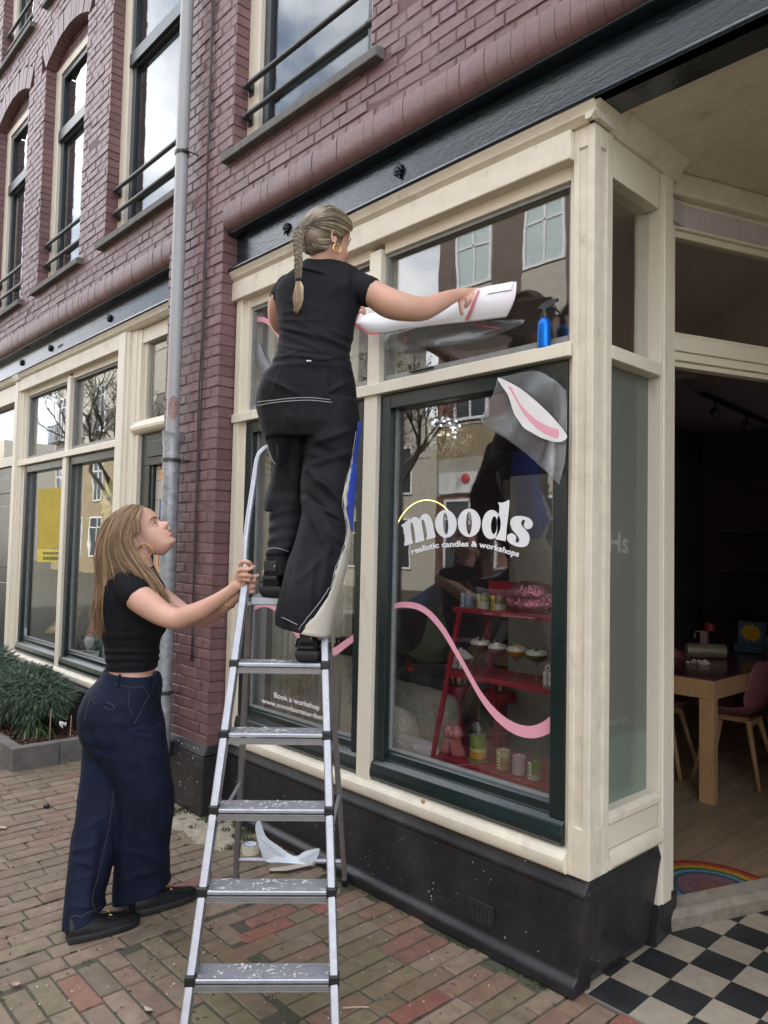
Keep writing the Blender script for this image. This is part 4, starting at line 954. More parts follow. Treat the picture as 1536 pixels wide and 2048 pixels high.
coupe(1033, 43, 1292, 1357, 2.79, (.62,.26,.02), 'orange cocktail candle between the pink and green ones', (.6,.3,.05))
coupe(1073, 46, 1300, 1364, 2.78, (.13,.15,.04), 'green cocktail candle, nearest the little beige house', (.12,.2,.04))
def tiny_house(px0, px1, y0, y1, Y, wc, rc, label, stepped=False):
    b = at((px0+px1)/2, y1, Y); b.z = zm; t = at((px0+px1)/2, y0, Y); D = (b-CAMP).dot(_f); w = (px1-px0)/F*D*1.12; h = t.z-b.z
    root = thing('ceramic_house', label, 'ornament', tuple(b)); x0 = b.x-w/2; x1 = b.x+w/2; ya, yb = b.y-.02, b.y+.025; z0 = b.z
    if stepped:
        P = [(x0, ya, z0), (x1, ya, z0), (x1, ya, z0+h*.72), (x1-w*.12, ya, z0+h*.76), (x1-w*.2, ya, z0+h*.9), (b.x+w*.1, ya, z0+h*.98), (b.x-w*.1, ya, z0+h*.98), (x0+w*.2, ya, z0+h*.9), (x0+w*.12, ya, z0+h*.76), (x0, ya, z0+h*.72)]
    else: P = [(x0, ya, z0), (x1, ya, z0), (x1, ya, z0+h*.68), (b.x, ya, z0+h*.96), (x0, ya, z0+h*.68)]
    MB().prism(P, (0, .045, 0)).build('wall', colmat('house_wall', wc), root, bevel=.002)
    wb = MB()
    rows = (.12, .42) if not stepped else (.12, .38)
    for rz in rows:
        for cx in (.27, .73):
            xx = x0+w*cx; q = w*.15; zz = z0+h*rz
            for (a, b2, c2, d2) in ((xx-q, xx+q, zz, zz+.004), (xx-q, xx+q, zz+h*.2, zz+h*.2+.004), (xx-q, xx-q+.003, zz, zz+h*.2), (xx+q-.003, xx+q, zz, zz+h*.2), (xx-.0015, xx+.0015, zz, zz+h*.2), (xx-q, xx+q, zz+h*.1, zz+h*.1+.003)): wb.box(a, b2, ya-.003, ya, c2, d2)
    if stepped: wb.tube([(b.x+.012*cos(a_*pi/5), ya-.001, z0+h*.76+.012*sin(a_*pi/5)) for a_ in range(11)], .0018, 5)
    wb.build('window_trim', M['white'], root)
    if not stepped:
        r_ = MB()
        for sg in (-1, 1): r_.hexa([(b.x, ya-.005, z0+h*.94), (b.x+sg*w*.6, ya-.005, z0+h*.62), (b.x+sg*w*.6, yb+.005, z0+h*.62), (b.x, yb+.005, z0+h*.94)], [(b.x, ya-.005, z0+h*1.0), (b.x+sg*w*.6, ya-.005, z0+h*.68), (b.x+sg*w*.6, yb+.005, z0+h*.68), (b.x, yb+.005, z0+h*1.0)])
        r_.box(b.x-.006, b.x+.008, ya+.01, ya+.024, z0+h*.9, z0+h*1.12); r_.build('roof', colmat('house_roof', rc), root)
tiny_house(905, 937, 1300, 1341, 2.77, (.16,.055,.04), (.62,.55,.48), 'brown ceramic canal house with pale roof on the middle shelf')
tiny_house(1090, 1111, 1322, 1373, 2.73, (.22,.175,.12), (.3,.2,.1), 'beige ceramic gabled house at the right end of the middle shelf', True)
# sequinned lips cushion
lc = at(1062, 1199, 2.83); D = (lc-CAMP).dot(_f); cu = MB(); NU, NV = 64, 34; hw = 62/F*D*1.0; hh = 34/F*D
rings = []
for i in range(NV+1):
    ph = -pi/2+pi*i/NV; ring_ = []
    for j in range(NU):
        th = 2*pi*j/NU; x = cos(ph)*cos(th); y = cos(ph)*sin(th); z = sin(ph)
        up = z > 0; lobe = 1+.20*(abs(sin(x*3.1))**.7) if up else 1.08
        groove = -.22*math.exp(-(z*5)**2)
        X = x*hw*(1.02); Z = z*hh*lobe*(1-.35*x*x); Y_ = y*hh*.95*(1+groove)*(1-.3*x*x)
        ring_.append((lc.x+X, lc.y+Y_, lc.z+Z))
    rings.append(ring_)
m_seq = mat('pink_sequins', (.50,.17,.25), .22, metal=.85, var=.3, vscale=60)
_q = m_seq.node_tree; _vo = _q.nodes.new('ShaderNodeTexVoronoi'); _vo.inputs['Scale'].default_value = 190; _tc = _q.nodes.new('ShaderNodeTexCoord'); _q.links.new(_tc.outputs['Object'], _vo.inputs['Vector'])
_vm = _q.nodes.new('ShaderNodeVectorMath'); _vm.operation = 'MULTIPLY_ADD'; _vm.inputs[1].default_value = (.9,.9,.9); _vm.inputs[2].default_value = (-.45,-.45,-.45); _q.links.new(_vo.outputs['Color'], _vm.inputs[0])
_ge = _q.nodes.new('ShaderNodeNewGeometry'); _va = _q.nodes.new('ShaderNodeVectorMath'); _va.operation = 'ADD'; _q.links.new(_ge.outputs['Normal'], _va.inputs[0]); _q.links.new(_vm.outputs[0], _va.inputs[1])
_vn = _q.nodes.new('ShaderNodeVectorMath'); _vn.operation = 'NORMALIZE'; _q.links.new(_va.outputs[0], _vn.inputs[0]); _q.links.new(_vn.outputs[0], _q.nodes['Principled BSDF'].inputs['Normal'])
cu.loft(rings).build('sequin_cushion', m_seq, label='pink sequinned lips cushion at the right end of the top shelf', cat='cushion', smooth=True)
# bow vase, bell jar, paper bag
b = at(905, 1514, 2.73); b.z = zb; D = (b-CAMP).dot(_f); s_ = 1/F*D; mp_ = colmat('pink_ceramic', (.55,.20,.18), rough=.2)
vz = thing('bow_vase', 'glossy pink ceramic vase shaped like a bow on the bottom shelf', 'vase', tuple(b))
mb = MB()
for sg in (-1, 1):
    mb.ell(b+V((sg*11*s_, 0, 42*s_)), (11*s_, 11*s_, 14*s_), 14, 10); mb.loft([[b+V((sg*(6+k*5)*s_+dx*(6+2*k)*s_, dy*9*s_, (30-k*14)*s_)) for dx, dy in ((-1, -1), (1, -1), (1, 1), (-1, 1))] for k in (0, 1, 2.1)])
mb.ell(b+V((0, -6*s_, 40*s_)), (6*s_, 6*s_, 8*s_), 10, 8)
mb.build('body', mp_, vz, smooth=True, sharp=50)
mb = MB()
for k in range(5): mb.bar(b+V(((-6+k*3)*s_, 0, 50*s_)), b+V(((-4+k*4.5)*s_, 0, (64+k)*s_)), 2.4*s_, 1.2*s_)
mb.build('card_bundle', colmat('pink_cards', (.5,.28,.28)), vz)
b = at(956, 1530, 2.74); b.z = zb; D = (b-CAMP).dot(_f); s_ = 1/F*D; r = 21*s_
bj = thing('bell_jar', 'glass bell jar over a green and orange candle on the bottom shelf', 'bell jar', tuple(b))
MB().lathe([(r, b.z+.012), (r, b.z+60*s_)]+[(r*cos(t), b.z+60*s_+r*sin(t)*1.1) for t in [pi/2*i/7 for i in range(1, 7)]]+[(.003, b.z+61*s_+r*1.1), (.006, b.z+68*s_+r)], (b.x, b.y, 0), 28, caps=False).build('dome', mg, bj, smooth=True)
MB().lathe([(r*1.08, b.z), (r*1.08, b.z+.011)], (b.x, b.y, 0), 28).build('base', colmat('olive_base', (.2,.17,.05)), bj)
for z0_, z1_, c in ((.3, 14, (.65,.33,.01)), (14.2, 20, (.6,.55,.2)), (20.2, 44, (.20,.25,.02))): MB().lathe([(r*.8, b.z+.012+z0_*s_), (r*.8, b.z+.012+z1_*s_)], (b.x, b.y, 0), 24).build('wax', colmat('jar_wax', c), bj, smooth=True, sharp=40)
MB().tube([(b.x, b.y, b.z+.012+44*s_), (b.x+.001, b.y, b.z+.012+51*s_)], .0015, 5).build('wick', M['white'], bj)
b0 = at(785, 1520, 2.62); b1 = at(853, 1535, 2.60); z0 = .471; zt_ = at(800, 1476, 2.62).z
bg_ = thing('paper_bag', 'white paper gift bag with small lettering in the lower left of the window', 'bag', (b0.x, 2.6, z0))
MB().hexa([(b0.x, 2.60, z0), (b1.x, 2.60, z0), (b1.x+.02, 2.66, z0), (b0.x+.02, 2.66, z0)], [(b0.x, 2.60, zt_), (b1.x, 2.60, zt_), (b1.x+.02, 2.66, zt_+.01), (b0.x+.02, 2.66, zt_+.01)]).build('bag_body', mat('bag_paper', (.62,.56,.55), .6), bg_, bevel=.001)
mb = MB()
for xx in (.3, .7):
    xm = b0.x+(b1.x-b0.x)*xx; mb.tube([(xm-.012, 2.598, zt_-.006), (xm, 2.597, zt_-.022), (xm+.012, 2.598, zt_-.006)], .003, 6)
mb.build('ribbon_handle', M['white'], bg_)
vs, fs = text_geo('moods', .042, .03); mb = MB(); mb.add([(b0.x+(b1.x-b0.x)*.30+v.x, 2.5985, z0+.035+v.y) for v in vs], fs); mb.build('lettering', colmat('dark_ink', (.06,.03,.03)), bg_)
# boucle armchair
def blob_mesh(name, parts, mt, parent=None, vox=.02, disp=0, **kw):
    mb = MB()
    for c, r in parts: mb.ell(c, r, 16, 12)
    o = mb.build(name, mt, parent, smooth=True, **kw)
    q = o.modifiers.new('r', 'REMESH'); q.mode = 'VOXEL'; q.voxel_size = vox; q.use_smooth_shade = True
    q = o.modifiers.new('s', 'SMOOTH'); q.iterations = 5; q.factor = .7
    return o
m_bou = mat('boucle_wool', (.52,.47,.37), .95, var=.25, vscale=60, bump=1.0, bscale=110, bdist=.012)
ac = thing('armchair', 'cream boucle armchair in the lower left of the right shop window', 'armchair', (-2.85, 3.1, .1))
b = at(848, 1440, 3.05)
def pad(name, x0, x1, y0, y1, z0, z1, par, r=.07, lean=0):
    mb = MB(); mb.hexa([(x0, y0, z0), (x1, y0, z0), (x1, y1, z0), (x0, y1, z0)], [(x0+.02, y0+lean, z1), (x1-.06, y0+lean, z1-.015), (x1-.06, y1+lean, z1-.015), (x0+.02, y1+lean, z1)])
    o = mb.build(name, m_bou, par); q = o.modifiers.new('b', 'BEVEL'); q.width = r; q.segments = 4; q = o.modifiers.new('r', 'REMESH'); q.mode = 'VOXEL'; q.voxel_size = .018; q.use_smooth_shade = True; q = o.modifiers.new('s', 'SMOOTH'); q.iterations = 8; q.factor = .8; return o
t1 = at(840, 1378, 3.10); xl_ = at(782, 1400, 3.10).x; xr_ = at(918, 1400, 3.10).x
pad('backrest', xl_-.15, xr_, 3.02, 3.16, .3, t1.z+.02, ac, .06, .05); t1 = at(800, 1412, 2.80)
pad('armrest', at(745, 1440, 2.8).x, at(846, 1440, 2.8).x, 2.70, 2.86, .48, t1.z+.01, ac, .075); pad('seat', xl_-.1, xr_-.05, 2.87, 3.01, .3, .62, ac, .05)
# giant match candles
for (px, py, lb) in ((820, 1338, 'left giant red tipped match candle'), (829, 1353, 'right giant red tipped match candle')):
    p = at(px, py+8, 3.5); mt_ = thing('match_candle', lb+' standing behind the armchair', 'candle', (p.x, 3.5, .8)); MB().ell(p, (.034, .034, .05), 12, 8).build('red_tip', colmat('match_red', (.45,.02,.02)), mt_, smooth=True); MB().box(p.x-.055, p.x-.02, 3.48, 3.52, .8, p.z-.03).build('stick', mat('match_wood', (.5,.33,.16), .6), mt_)
MB().box(-3.6, -2.9, 3.42, 3.8, .74, .80).build('sideboard', M['roomdark'], label='dark low sideboard carrying the match candles', cat='sideboard')
# red round side tables with striped vases
for (px0, px1, yt, yb_, Y, lb, vl) in ((893, 941, 1370, 1440, 3.18, 'left red round pedestal table behind the shelf', 'left striped bulb vase on the red table'), (965, 1032, 1383, 1490, 3.2, 'right larger red round pedestal table behind the shelf', 'right striped bulb vase on the larger red table')):
    c = at((px0+px1)/2, yt, Y); D = (c-CAMP).dot(_f); r = (px1-px0)/2/F*D; zt2 = c.z; zb2 = max(at((px0+px1)/2, yb_, Y).z, .1)
    t_ = thing('pedestal_table', lb, 'table', (c.x, Y, .1)); MB().lathe([(r, zt2-.045), (r*1.02, zt2-.02), (r, zt2)], (c.x, Y, 0), 28).build('tabletop', M['red'], t_, smooth=True, sharp=40)
    MB().lathe([(r*.7, .1), (r*.7, zt2-.22), (r*.3, zt2-.19), (r*.3, zt2-.045)], (c.x, Y, 0), 24).build('pedestal', M['red'], t_, smooth=True, sharp=40)
    vv = MB(); n_ = 24; prof = [(.012, .0), (.035, .01), (.045, .04), (.04, .07), (.02, .085), (.02, .092)]; R = []
    for r_, h_ in prof: R.append([(c.x+.0+r_*cos(2*pi*k/n_), Y+r_*sin(2*pi*k/n_), zt2+.001+h_) for k in range(n_)])
    for i in range(len(prof)-1):
        for k in range(n_): vv.cur = (k//2) % 2; vv.add([R[i][k], R[i][(k+1) % n_], R[i+1][(k+1) % n_], R[i+1][k]], [(0, 1, 2, 3)])
    vv.build('striped_vase', [colmat('vase_cream', (.5,.38,.28)), colmat('vase_stripe', (.12,.02,.03))], label=vl, cat='vase', smooth=True)
# disco ball
dc = at(899, 870, 2.84); D = (dc-CAMP).dot(_f); R0 = 50/F*D; db = thing('disco_ball', 'mirrored disco ball hanging behind the shop window', 'disco ball', tuple(dc)); mb = MB()
nl = 34
for i in range(nl):
    p0_ = -pi/2+pi*i/nl; p1_ = -pi/2+pi*(i+1)/nl; nn = max(4, int(2*nl*cos((p0_+p1_)/2)))
    for k in range(nn):
        t0 = 2*pi*k/nn; t1 = 2*pi*(k+1)/nn; pts = [V((cos(p)*cos(t), cos(p)*sin(t), sin(p))) for p, t in ((p0_, t0), (p0_, t1), (p1_, t1), (p1_, t0))]
        c = sum(pts, V())/4; jit = V((rm.uniform(-1, 1), rm.uniform(-1, 1), rm.uniform(-1, 1)))*.20; nrm_ = (c.normalized()+jit).normalized(); q = []
        for p in pts:
            p = c+(p-c)*.93; p = p-nrm_*((p-c).dot(nrm_)); q.append(dc+p*R0)
        mb.add(q, [(0, 1, 2, 3)])
mb.build('mirror_tiles', mat('mirror_tile', (.95,.96,.96), .03, metal=1, var=.01), db)
MB().ell(dc, (R0*.975,)*3, 24, 16).build('core', M['black'], db, smooth=True); MB().tube([dc+V((0, 0, R0)), V((dc.x, dc.y, 3.06))], .002, 5).build('cord', M['steel'], db)
# yellow neon hoop
nc = at(850, 1092, 3.3); D = (nc-CAMP).dot(_f); rr_ = 92/F*D; P = [nc+V((cos(t)*rr_, 0, sin(t)*rr_)) for t in [radians(32)+radians(140)*k/30 for k in range(31)]]
nh = thing('light_hoop', 'thin glowing yellow hoop light behind the shop lettering', 'light', tuple(nc)); MB().tube(P, .0028, 8).build('glowing_tube', emit_mat('warm_yellow_glow', (1,.78,.22), .9), nh, smooth=True)
MB().tube([P[15], V((nc.x, 3.3, 3.06))], .0015, 5).build('cord', M['black'], nh)
# bottles, second seat and dried flowers in the left window
bt = thing('rail_shelf', 'narrow steel shelf carrying dark bottles in the left shop window', 'shelf', (-2.95, 2.72, 1.0))
p = at(690, 1308, 2.62); zz = p.z; x0 = at(664, 1308, 2.62).x-.12; x1 = at(714, 1308, 2.62).x+.06
MB().box(x0, x1, 2.58, 2.70, zz-.006, zz).build('shelf_plate', M['alu'], bt)
MB().tube([(x0, 2.59, zz-.0), (x0, 2.59, .47)], .006, 8).build('leg', M['alu'], bt); MB().tube([(x1-.03, 2.59, zz), (x1-.03, 2.59, .47)], .006, 8).build('leg', M['alu'], bt); MB().tube([(x1-.09, 2.67, zz), (x1-.09, 2.67, .47)], .006, 8).build('leg', M['alu'], bt)
bo = MB(); bo.lathe([(.016, .001), (.017, .004), (.017, .045), (.014, .054), (.007, .058), (.007, .066), (.009, .067), (.009, .082), (.006, .085)], (0, 0, 0), 12)
bm = mat('dark_bottle_glass', (.01,.01,.012), .12, var=.1); k = 0; first = None
for j, yy in enumerate((2.60, 2.635, 2.67)):
    for i in range(6):
        xx = x1-.02-i*.037-.012*j
        if first is None: first = bo.build('bottle', bm, label='small dark dropper bottle on the narrow steel shelf', cat='bottle', smooth=True, sharp=40, group='dark bottles on the steel shelf'); o = first
        else: o = first.copy(); COL.objects.link(o)
        o['label'] = 'small dark dropper bottle, %s from the right in the %s row on the steel shelf' % (('first', 'second', 'third', 'fourth', 'fifth', 'sixth')[i], ('front', 'middle', 'back')[j])
        o.location = (xx, yy, zz)
df_ = thing('dried_flowers', 'brown dried flower bunch in a clear vase behind the left window', 'flowers', (-3.3, 2.8, .47)); b = at(592, 1465, 2.60); mb = MB(); fl_ = MB()
for k in range(46):
    a = rm.uniform(-1, 1); h = rm.uniform(.22, .46); tip = V((b.x+a*.18, 2.60+rm.uniform(-.06, .06), b.z+.02+h)); pts = spline([(b.x+rm.uniform(-.012, .012), 2.60, .475), (b.x+a*.05, 2.60, b.z+h*.5), tuple(tip)], 4); mb.tube(pts, .0013, 4)
    for q in range(9): c = tip+V((rm.gauss(0, .02), rm.gauss(0, .02), rm.gauss(0, .02))); fl_.ell(c, (.004, .004, .004), 5, 3)
mb.build('stems', mat('dry_stem', (.22,.15,.07), .8), df_); fl_.build('blossoms', mat('dry_blossom', (.33,.22,.10), .8, var=.4, vscale=50), df_)
MB().lathe([(.03, .472), (.035, .56), (.022, .66), (.028, .68)], (b.x, 2.60, 0), 18, caps=False).build('vase', mg, df_, smooth=True)
ac2 = thing('boucle_stool', 'small cream boucle seat seen through the left window', 'stool', (-2.9, 3.0, .1)); b = at(690, 1370, 2.70)
pad('seat', b.x-.04, b.x+.12, 2.68, 2.735, .48, at(690, 1316, 2.70).z, ac2, .025)
# ---- workshop seen through the open door
FZ = .0955
tb = thing('workshop_table', 'sturdy wooden workshop table with dark glossy top inside the doorway', 'table', (-2.6, 5.2, FZ))
m_top = mat('dark_glossy_table_top', (.10,.03,.04), .18, var=.3, vscale=4); m_oak = mat('oak_wood', (.45,.27,.13), .5, var=.2, vscale=4, stretch=(8,8,.8), bump=.1)
tx0, tx1, ty0, ty1, tz = -3.9, -1.955, 4.57, 5.9, .845
MB().box(tx0, tx1, ty0, ty1, tz-.012, tz).build('tabletop', m_top, tb, bevel=.003)
mb = MB(); mb.box(tx0, tx1-.001, ty0+.002, ty0+.035, tz-.125, tz-.0125); mb.box(tx1-.034, tx1-.001, ty0+.036, ty1, tz-.125, tz-.0125); mb.build('apron', m_oak, tb, bevel=.002)
for x_, y_ in ((tx1-.092, ty0), (tx0, ty0), (tx1-.092, ty1-.09), (tx0, ty1-.09)): MB().box(x_, x_+.09, y_+.001, y_+.06, FZ, tz-.126).build('leg', m_oak, tb, bevel=.003)
def shell_chair(name, loc, rz, col, label, group=None):
    root = thing(name, label, 'chair', loc, group, rz); ms = colmat('chair_shell', col); n_ = 15; R = []
    prof = [(-.21, .452, .19), (-.16, .435, .215), (-.05, .425, .225), (.07, .43, .225), (.15, .46, .225), (.20, .53, .225), (.225, .62, .22), (.245, .72, .20), (.262, .79, .165), (.268, .815, .11)]
    mb = MB(); out_ = []
    for yy, z, w in prof:
        row = []
        for k in range(n_):
            u = 2*k/(n_-1)-1; lift = (.075*abs(u)**3.0) if z < .5 else .0; fwd = (-.10*abs(u)**2.5) if z > .5 else -.0
            row.append((u*w, yy+fwd, z+lift))
        R.append(row)
    mb.grid(R)
    mb.build('seat_shell', ms, root, smooth=True, local=True, solid=.008, sub=1)
    for sx in (-1, 1):
        for sy in (-1, 1): MB().tube([(sx*.12, sy*.12, .40), (sx*.215, sy*.21, 0)], [.019, .012], 10).build('leg', m_oak, root, smooth=True, local=True)
    mb = MB(); mb.bar((-.13, -.12, .395), (.13, -.12, .395), .03, .04); mb.bar((-.13, .12, .395), (.13, .12, .395), .03, .04); mb.bar((0, -.12, .395), (0, .12, .395), .03, .035); mb.build('under_frame', m_oak, root, local=True)
    return root
c = onZ(1520, 1575, FZ)
ch_ = shell_chair('shell_chair', (c.x-.20, c.y+.10, FZ), radians(-84), (.22,.085,.095), 'dusty pink shell chair with wooden legs at the right end of the workshop table', 'shell chairs around the workshop table')
c2 = onZ(1385, 1566, FZ)
dup(ch_, (c2.x-.32, c2.y+.15, FZ), radians(10), 'pink shell chair tucked under the workshop table, mostly hidden by the door post')
c3 = at(850, 1300, 4.0)
o = shell_chair('shell_chair', (c3.x, 4.0, .35), radians(60), (.20,.21,.13), 'olive green shell chair dimly seen behind the armchair')
MB().box(c3.x-.3, c3.x+.3, 3.75, 4.3, FZ, .349).build('platform', M['roomdark'], label='low dark platform under the olive chair', cat='platform')
# things on the table
a, b = onZ(1372, 1300, tz+.05), onZ(1450, 1303, tz+.05); MB().tube([a, b], .052, 24).build('paper_roll', mat('satin_gold_foil', (.30,.27,.19), .35, metal=.4), label='thick satin gold roll lying on the workshop table', cat='roll', smooth=True, sharp=40)
c = onZ(1465, 1312, tz); mb = MB(); w = .10; mb.box(c.x-w, c.x+w, c.y+.35, c.y+.39, tz+.06, tz+.235)
gb = mb.build('game_box', colmat('box_blue', (.05,.12,.20)), label='blue box with yellow starburst standing on the workshop table', cat='box')
st = MB(); cc = V((c.x, c.y+.348, tz+.15)); P = []
for k in range(28): a_ = 2*pi*k/28; r_ = .092 if k % 2 == 0 else .055; P.append(cc+V((r_*cos(a_), 0, r_*.85*sin(a_))))
st.prism(P, (0, -.001, 0)); o = st.build('starburst', colmat('star_yellow', (.62,.40,.02)), gb)
tl = MB()
for k in range(5): ww = (.03, .045, .05, .045, .03)[k]; tl.box(c.x-ww, c.x+ww, c.y+.3455, c.y+.3468, tz+.115+k*.016, tz+.120+k*.016)
tl.build('faded_print', colmat('faded_ink', (.35,.16,.02)), gb)
MB().box(c.x-.11, c.x+.11, c.y+.30, c.y+.42, tz+.0, tz+.058).build('flat_box', colmat('box_blue2', (.04,.10,.18)), label='flat blue box under the starburst box', cat='box', bevel=.002)
c = onZ(1396, 1295, tz); j = thing('jug', 'pale pink jug with curved handle on the workshop table', 'jug', (c.x, c.y+.1, tz)); MB().box(c.x-.03, c.x+.03, c.y+.09, c.y+.14, tz, tz+.13).build('body', colmat('jug_pink', (.35,.2,.19)), j, bevel=.012); MB().tube(spline([(c.x-.03, c.y+.11, tz+.12), (c.x-.075, c.y+.11, tz+.11), (c.x-.075, c.y+.11, tz+.06)], 4), .005, 6).build('handle', colmat('jug_pink2', (.4,.3,.28)), j)
MB().lathe([(.05, tz+.13), (.03, tz+.19)], (c.x+.03, c.y+.15, 0), 12).build('red_cone', colmat('cone_red', (.25,.02,.03)), label='small red cone on top of the things behind the jug', cat='cone')
c = onZ(1396, 1328, tz); mb = MB()
for k in range(22): mb.ell(c+V((rm.uniform(-.06, .06), rm.uniform(-.03, .03), .012+rm.uniform(-.008, .012))), (rm.uniform(.01, .025), .014, rm.uniform(.006, .014)), 7, 5)
mb.build('crumpled_tissue', colmat('tissue', (.50,.47,.40)), label='crumpled white tissue near the edge of the workshop table', cat='tissue')
c = onZ(1520, 1305, tz); mb = MB()
for k in range(16): mb.obox(c+V((rm.uniform(-.12, .08), rm.uniform(0, .2), rm.uniform(.01, .06))), (.03, .01, 0), (-.01, .03, .01), (0, .0, .004))
mb.build('clear_wrapping', mat('crinkled_film', (.4,.42,.45), .15, alpha=.35), label='crinkled clear wrapping at the right of the table', cat='wrapping')
MB().box(c.x-.1, c.x+.12, c.y+.2, c.y+.24, tz, tz+.11).build('white_box', colmat('box_white', (.33,.32,.30)), label='small white box behind the clear wrapping', cat='box')
# track light on the ceiling
CZ = 3.06
a = onZ(1408, 788, CZ-.06); b = onZ(1545, 850, CZ-.06); tk = thing('track_light', 'black ceiling track with two spotlights inside the workshop', 'light', tuple(a))
MB().bar(a, b+(b-a)*.5, .04, .035).build('track', M['black'], tk)
for px, py in ((1430, 826), (1494, 852)):
    s0 = onZ(px, py-26, CZ-.075); mb = MB(); mb.tube([s0, s0-V((0, 0, .09))], .008, 8); e = s0-V((0, 0, .115)); dr = V((.5, -.75, -.35)).normalized(); mb.tube([e-dr*.055, e+dr*.06], .034, 16); o = mb.build('spotlight', M['black'], tk, smooth=True, sharp=40)
    MB().tube([e+dr*.0605, e+dr*.062], .024, 16).build('lens', mat('spot_lens', (.5,.42,.36), .15, metal=.6), o)
r0 = onZ(1370, 757, CZ-.01); MB().lathe([(.085, CZ-.02), (.10, CZ)], (r0.x, r0.y, 0), 24).build('ceiling_rose', m_ceil, tk); MB().tube(spline([r0-V((0, 0, .012)), (r0+a)/2-V((0, 0, .05)), a], 6), .004, 6).build('cable', M['black'], tk)
# rainbow doormat
mc = onZ(1400, 1800, .1); e1 = onZ(1345, 1724, .1); R1_ = .44
cols = [(.32,.02,.02), (.42,.10,.02), (.48,.27,.02), (.03,.13,.04), (.13,.25,.33), (.03,.09,.12), (.20,.10,.13), (.17,.08,.10), (.2,.09,.05)]
mats_ = [mat('coir_band', c_, .95, var=.3, vscale=60, bump=.6, bscale=200) for c_ in cols]
rt = thing('rainbow_doormat', 'half round rainbow coir doormat just inside the door', 'doormat', (DO+DD*.28-DN*.06+V((0, 0, FZ))).to_tuple())
c0 = DO+DD*.28-DN*.056
rad = [.30, .272, .245, .215, .195, .172, .150, .10, .055, .0]
for k in range(9):
    mb = MB(); ro, ri = rad[k], rad[k+1]; P = []
    A = [pi*i/40 for i in range(41)]
    for i in range(40):
        q = []
        for r_, a_ in ((ro, A[i]), (ro, A[i+1]), (ri, A[i+1]), (ri, A[i])):
            jg = 1+.006*sin(a_*23+k*2); q.append(c0+DD*(cos(a_)*r_*jg)-DN*(sin(a_)*r_*jg))
        mb.hexa([p_+V((0, 0, .0958)) for p_ in q], [p_+V((0, 0, .106)) for p_ in q])
    mb.build('colour_band', mats_[k], rt)
# dim shelving at the back
bs = thing('back_shelving', 'dark shelving against the back wall of the workshop', 'shelving', (-2.5, 8.6, FZ)); mb = MB()
for z in (.5, .95, 1.4, 1.85): mb.box(-3.6, -1.2, 8.5, 8.95, z, z+.03)
mb.build('shelf_boards', M['roomdark'], bs); mb = MB(); mb.box(-2.65, -2.35, 8.2, 8.95, FZ, 2.3); mb.build('cupboard', mat('dim_taupe', (.10,.09,.085), .8), bs)
# ---- left shop window display
def card(name, P, mt_, label, cat='sign'): mb = MB(); mb.prism(P, (0, .006, 0)); return mb.build(name, mt_, label=label, cat=cat)
my = mat('yellow_poster', (.62,.52,.04), .6); y_ = 2.469
P = [onY(px, py, y_) for px, py in ((75, 1124), (122, 1124), (122, 1000), (75, 990))]
ps = thing('hanging_poster', 'sheer yellow poster hanging inside the left shop window', 'poster', tuple(P[0]))
mb = MB(); mb.prism([onY(px, py, y_) for px, py in ((75, 1098), (124, 1096), (124, 975), (76, 978))], (0, .003, 0)); mb.build('sheer_panel', mat('sheer_yellow', (.62,.48,.04), .6, alpha=.62), ps)
mb = MB(); mb.prism([onY(px, py, y_-.004) for px, py in ((75, 1124), (124, 1124), (124, 1099), (75, 1098))], (0, .003, 0)); mb.build('text_band', my, ps)
mb = MB()
for i, (ya_, yb2) in enumerate(((1104, 1109), (1113, 1120))):
    x = 86
    while x < 118:
        w = rm.choice((2, 2, 1.4)); mb.prism([onY(*q, y_-.006) for q in ((x, yb2), (x+w, yb2), (x+w, ya_), (x, ya_))], (0, .001, 0)); x += w+1.1
mb.build('faded_print', M['black'], ps)
# flower face
fc = onY(219, 1003, 2.51); fw = thing('paper_flower', 'pale yellow paper flower with a smiling face in the left window', 'decoration', tuple(fc)); mb = MB()
for k in range(12):
    a_ = 2*pi*k/12; d = V((cos(a_), 0, sin(a_))); w = V((-sin(a_), 0, cos(a_))); mb.prism([fc+d*.07+w*.02, fc+d*.13+w*.035, fc+d*.20, fc+d*.13-w*.035, fc+d*.07-w*.02], (0, .006, 0))
mb.build('petals', colmat('petal_yellow', (.60,.58,.20)), fw); MB().ell(fc-V((0, .005, 0)), (.085, .012, .10), 18, 10).build('face', colmat('flower_face', (.62,.60,.34)), fw, smooth=True)
mb = MB(); mb.ell(fc+V((-.02, -.02, .02)), (.006, .004, .012), 8, 6); mb.ell(fc+V((.03, -.02, .02)), (.006, .004, .012), 8, 6); mb.tube([fc+V((.035*cos(t), -.018, -.02+.03*sin(t))) for t in [pi+pi*k/8 for k in range(9)]], .003, 5); mb.build('features', M['black'], fw)
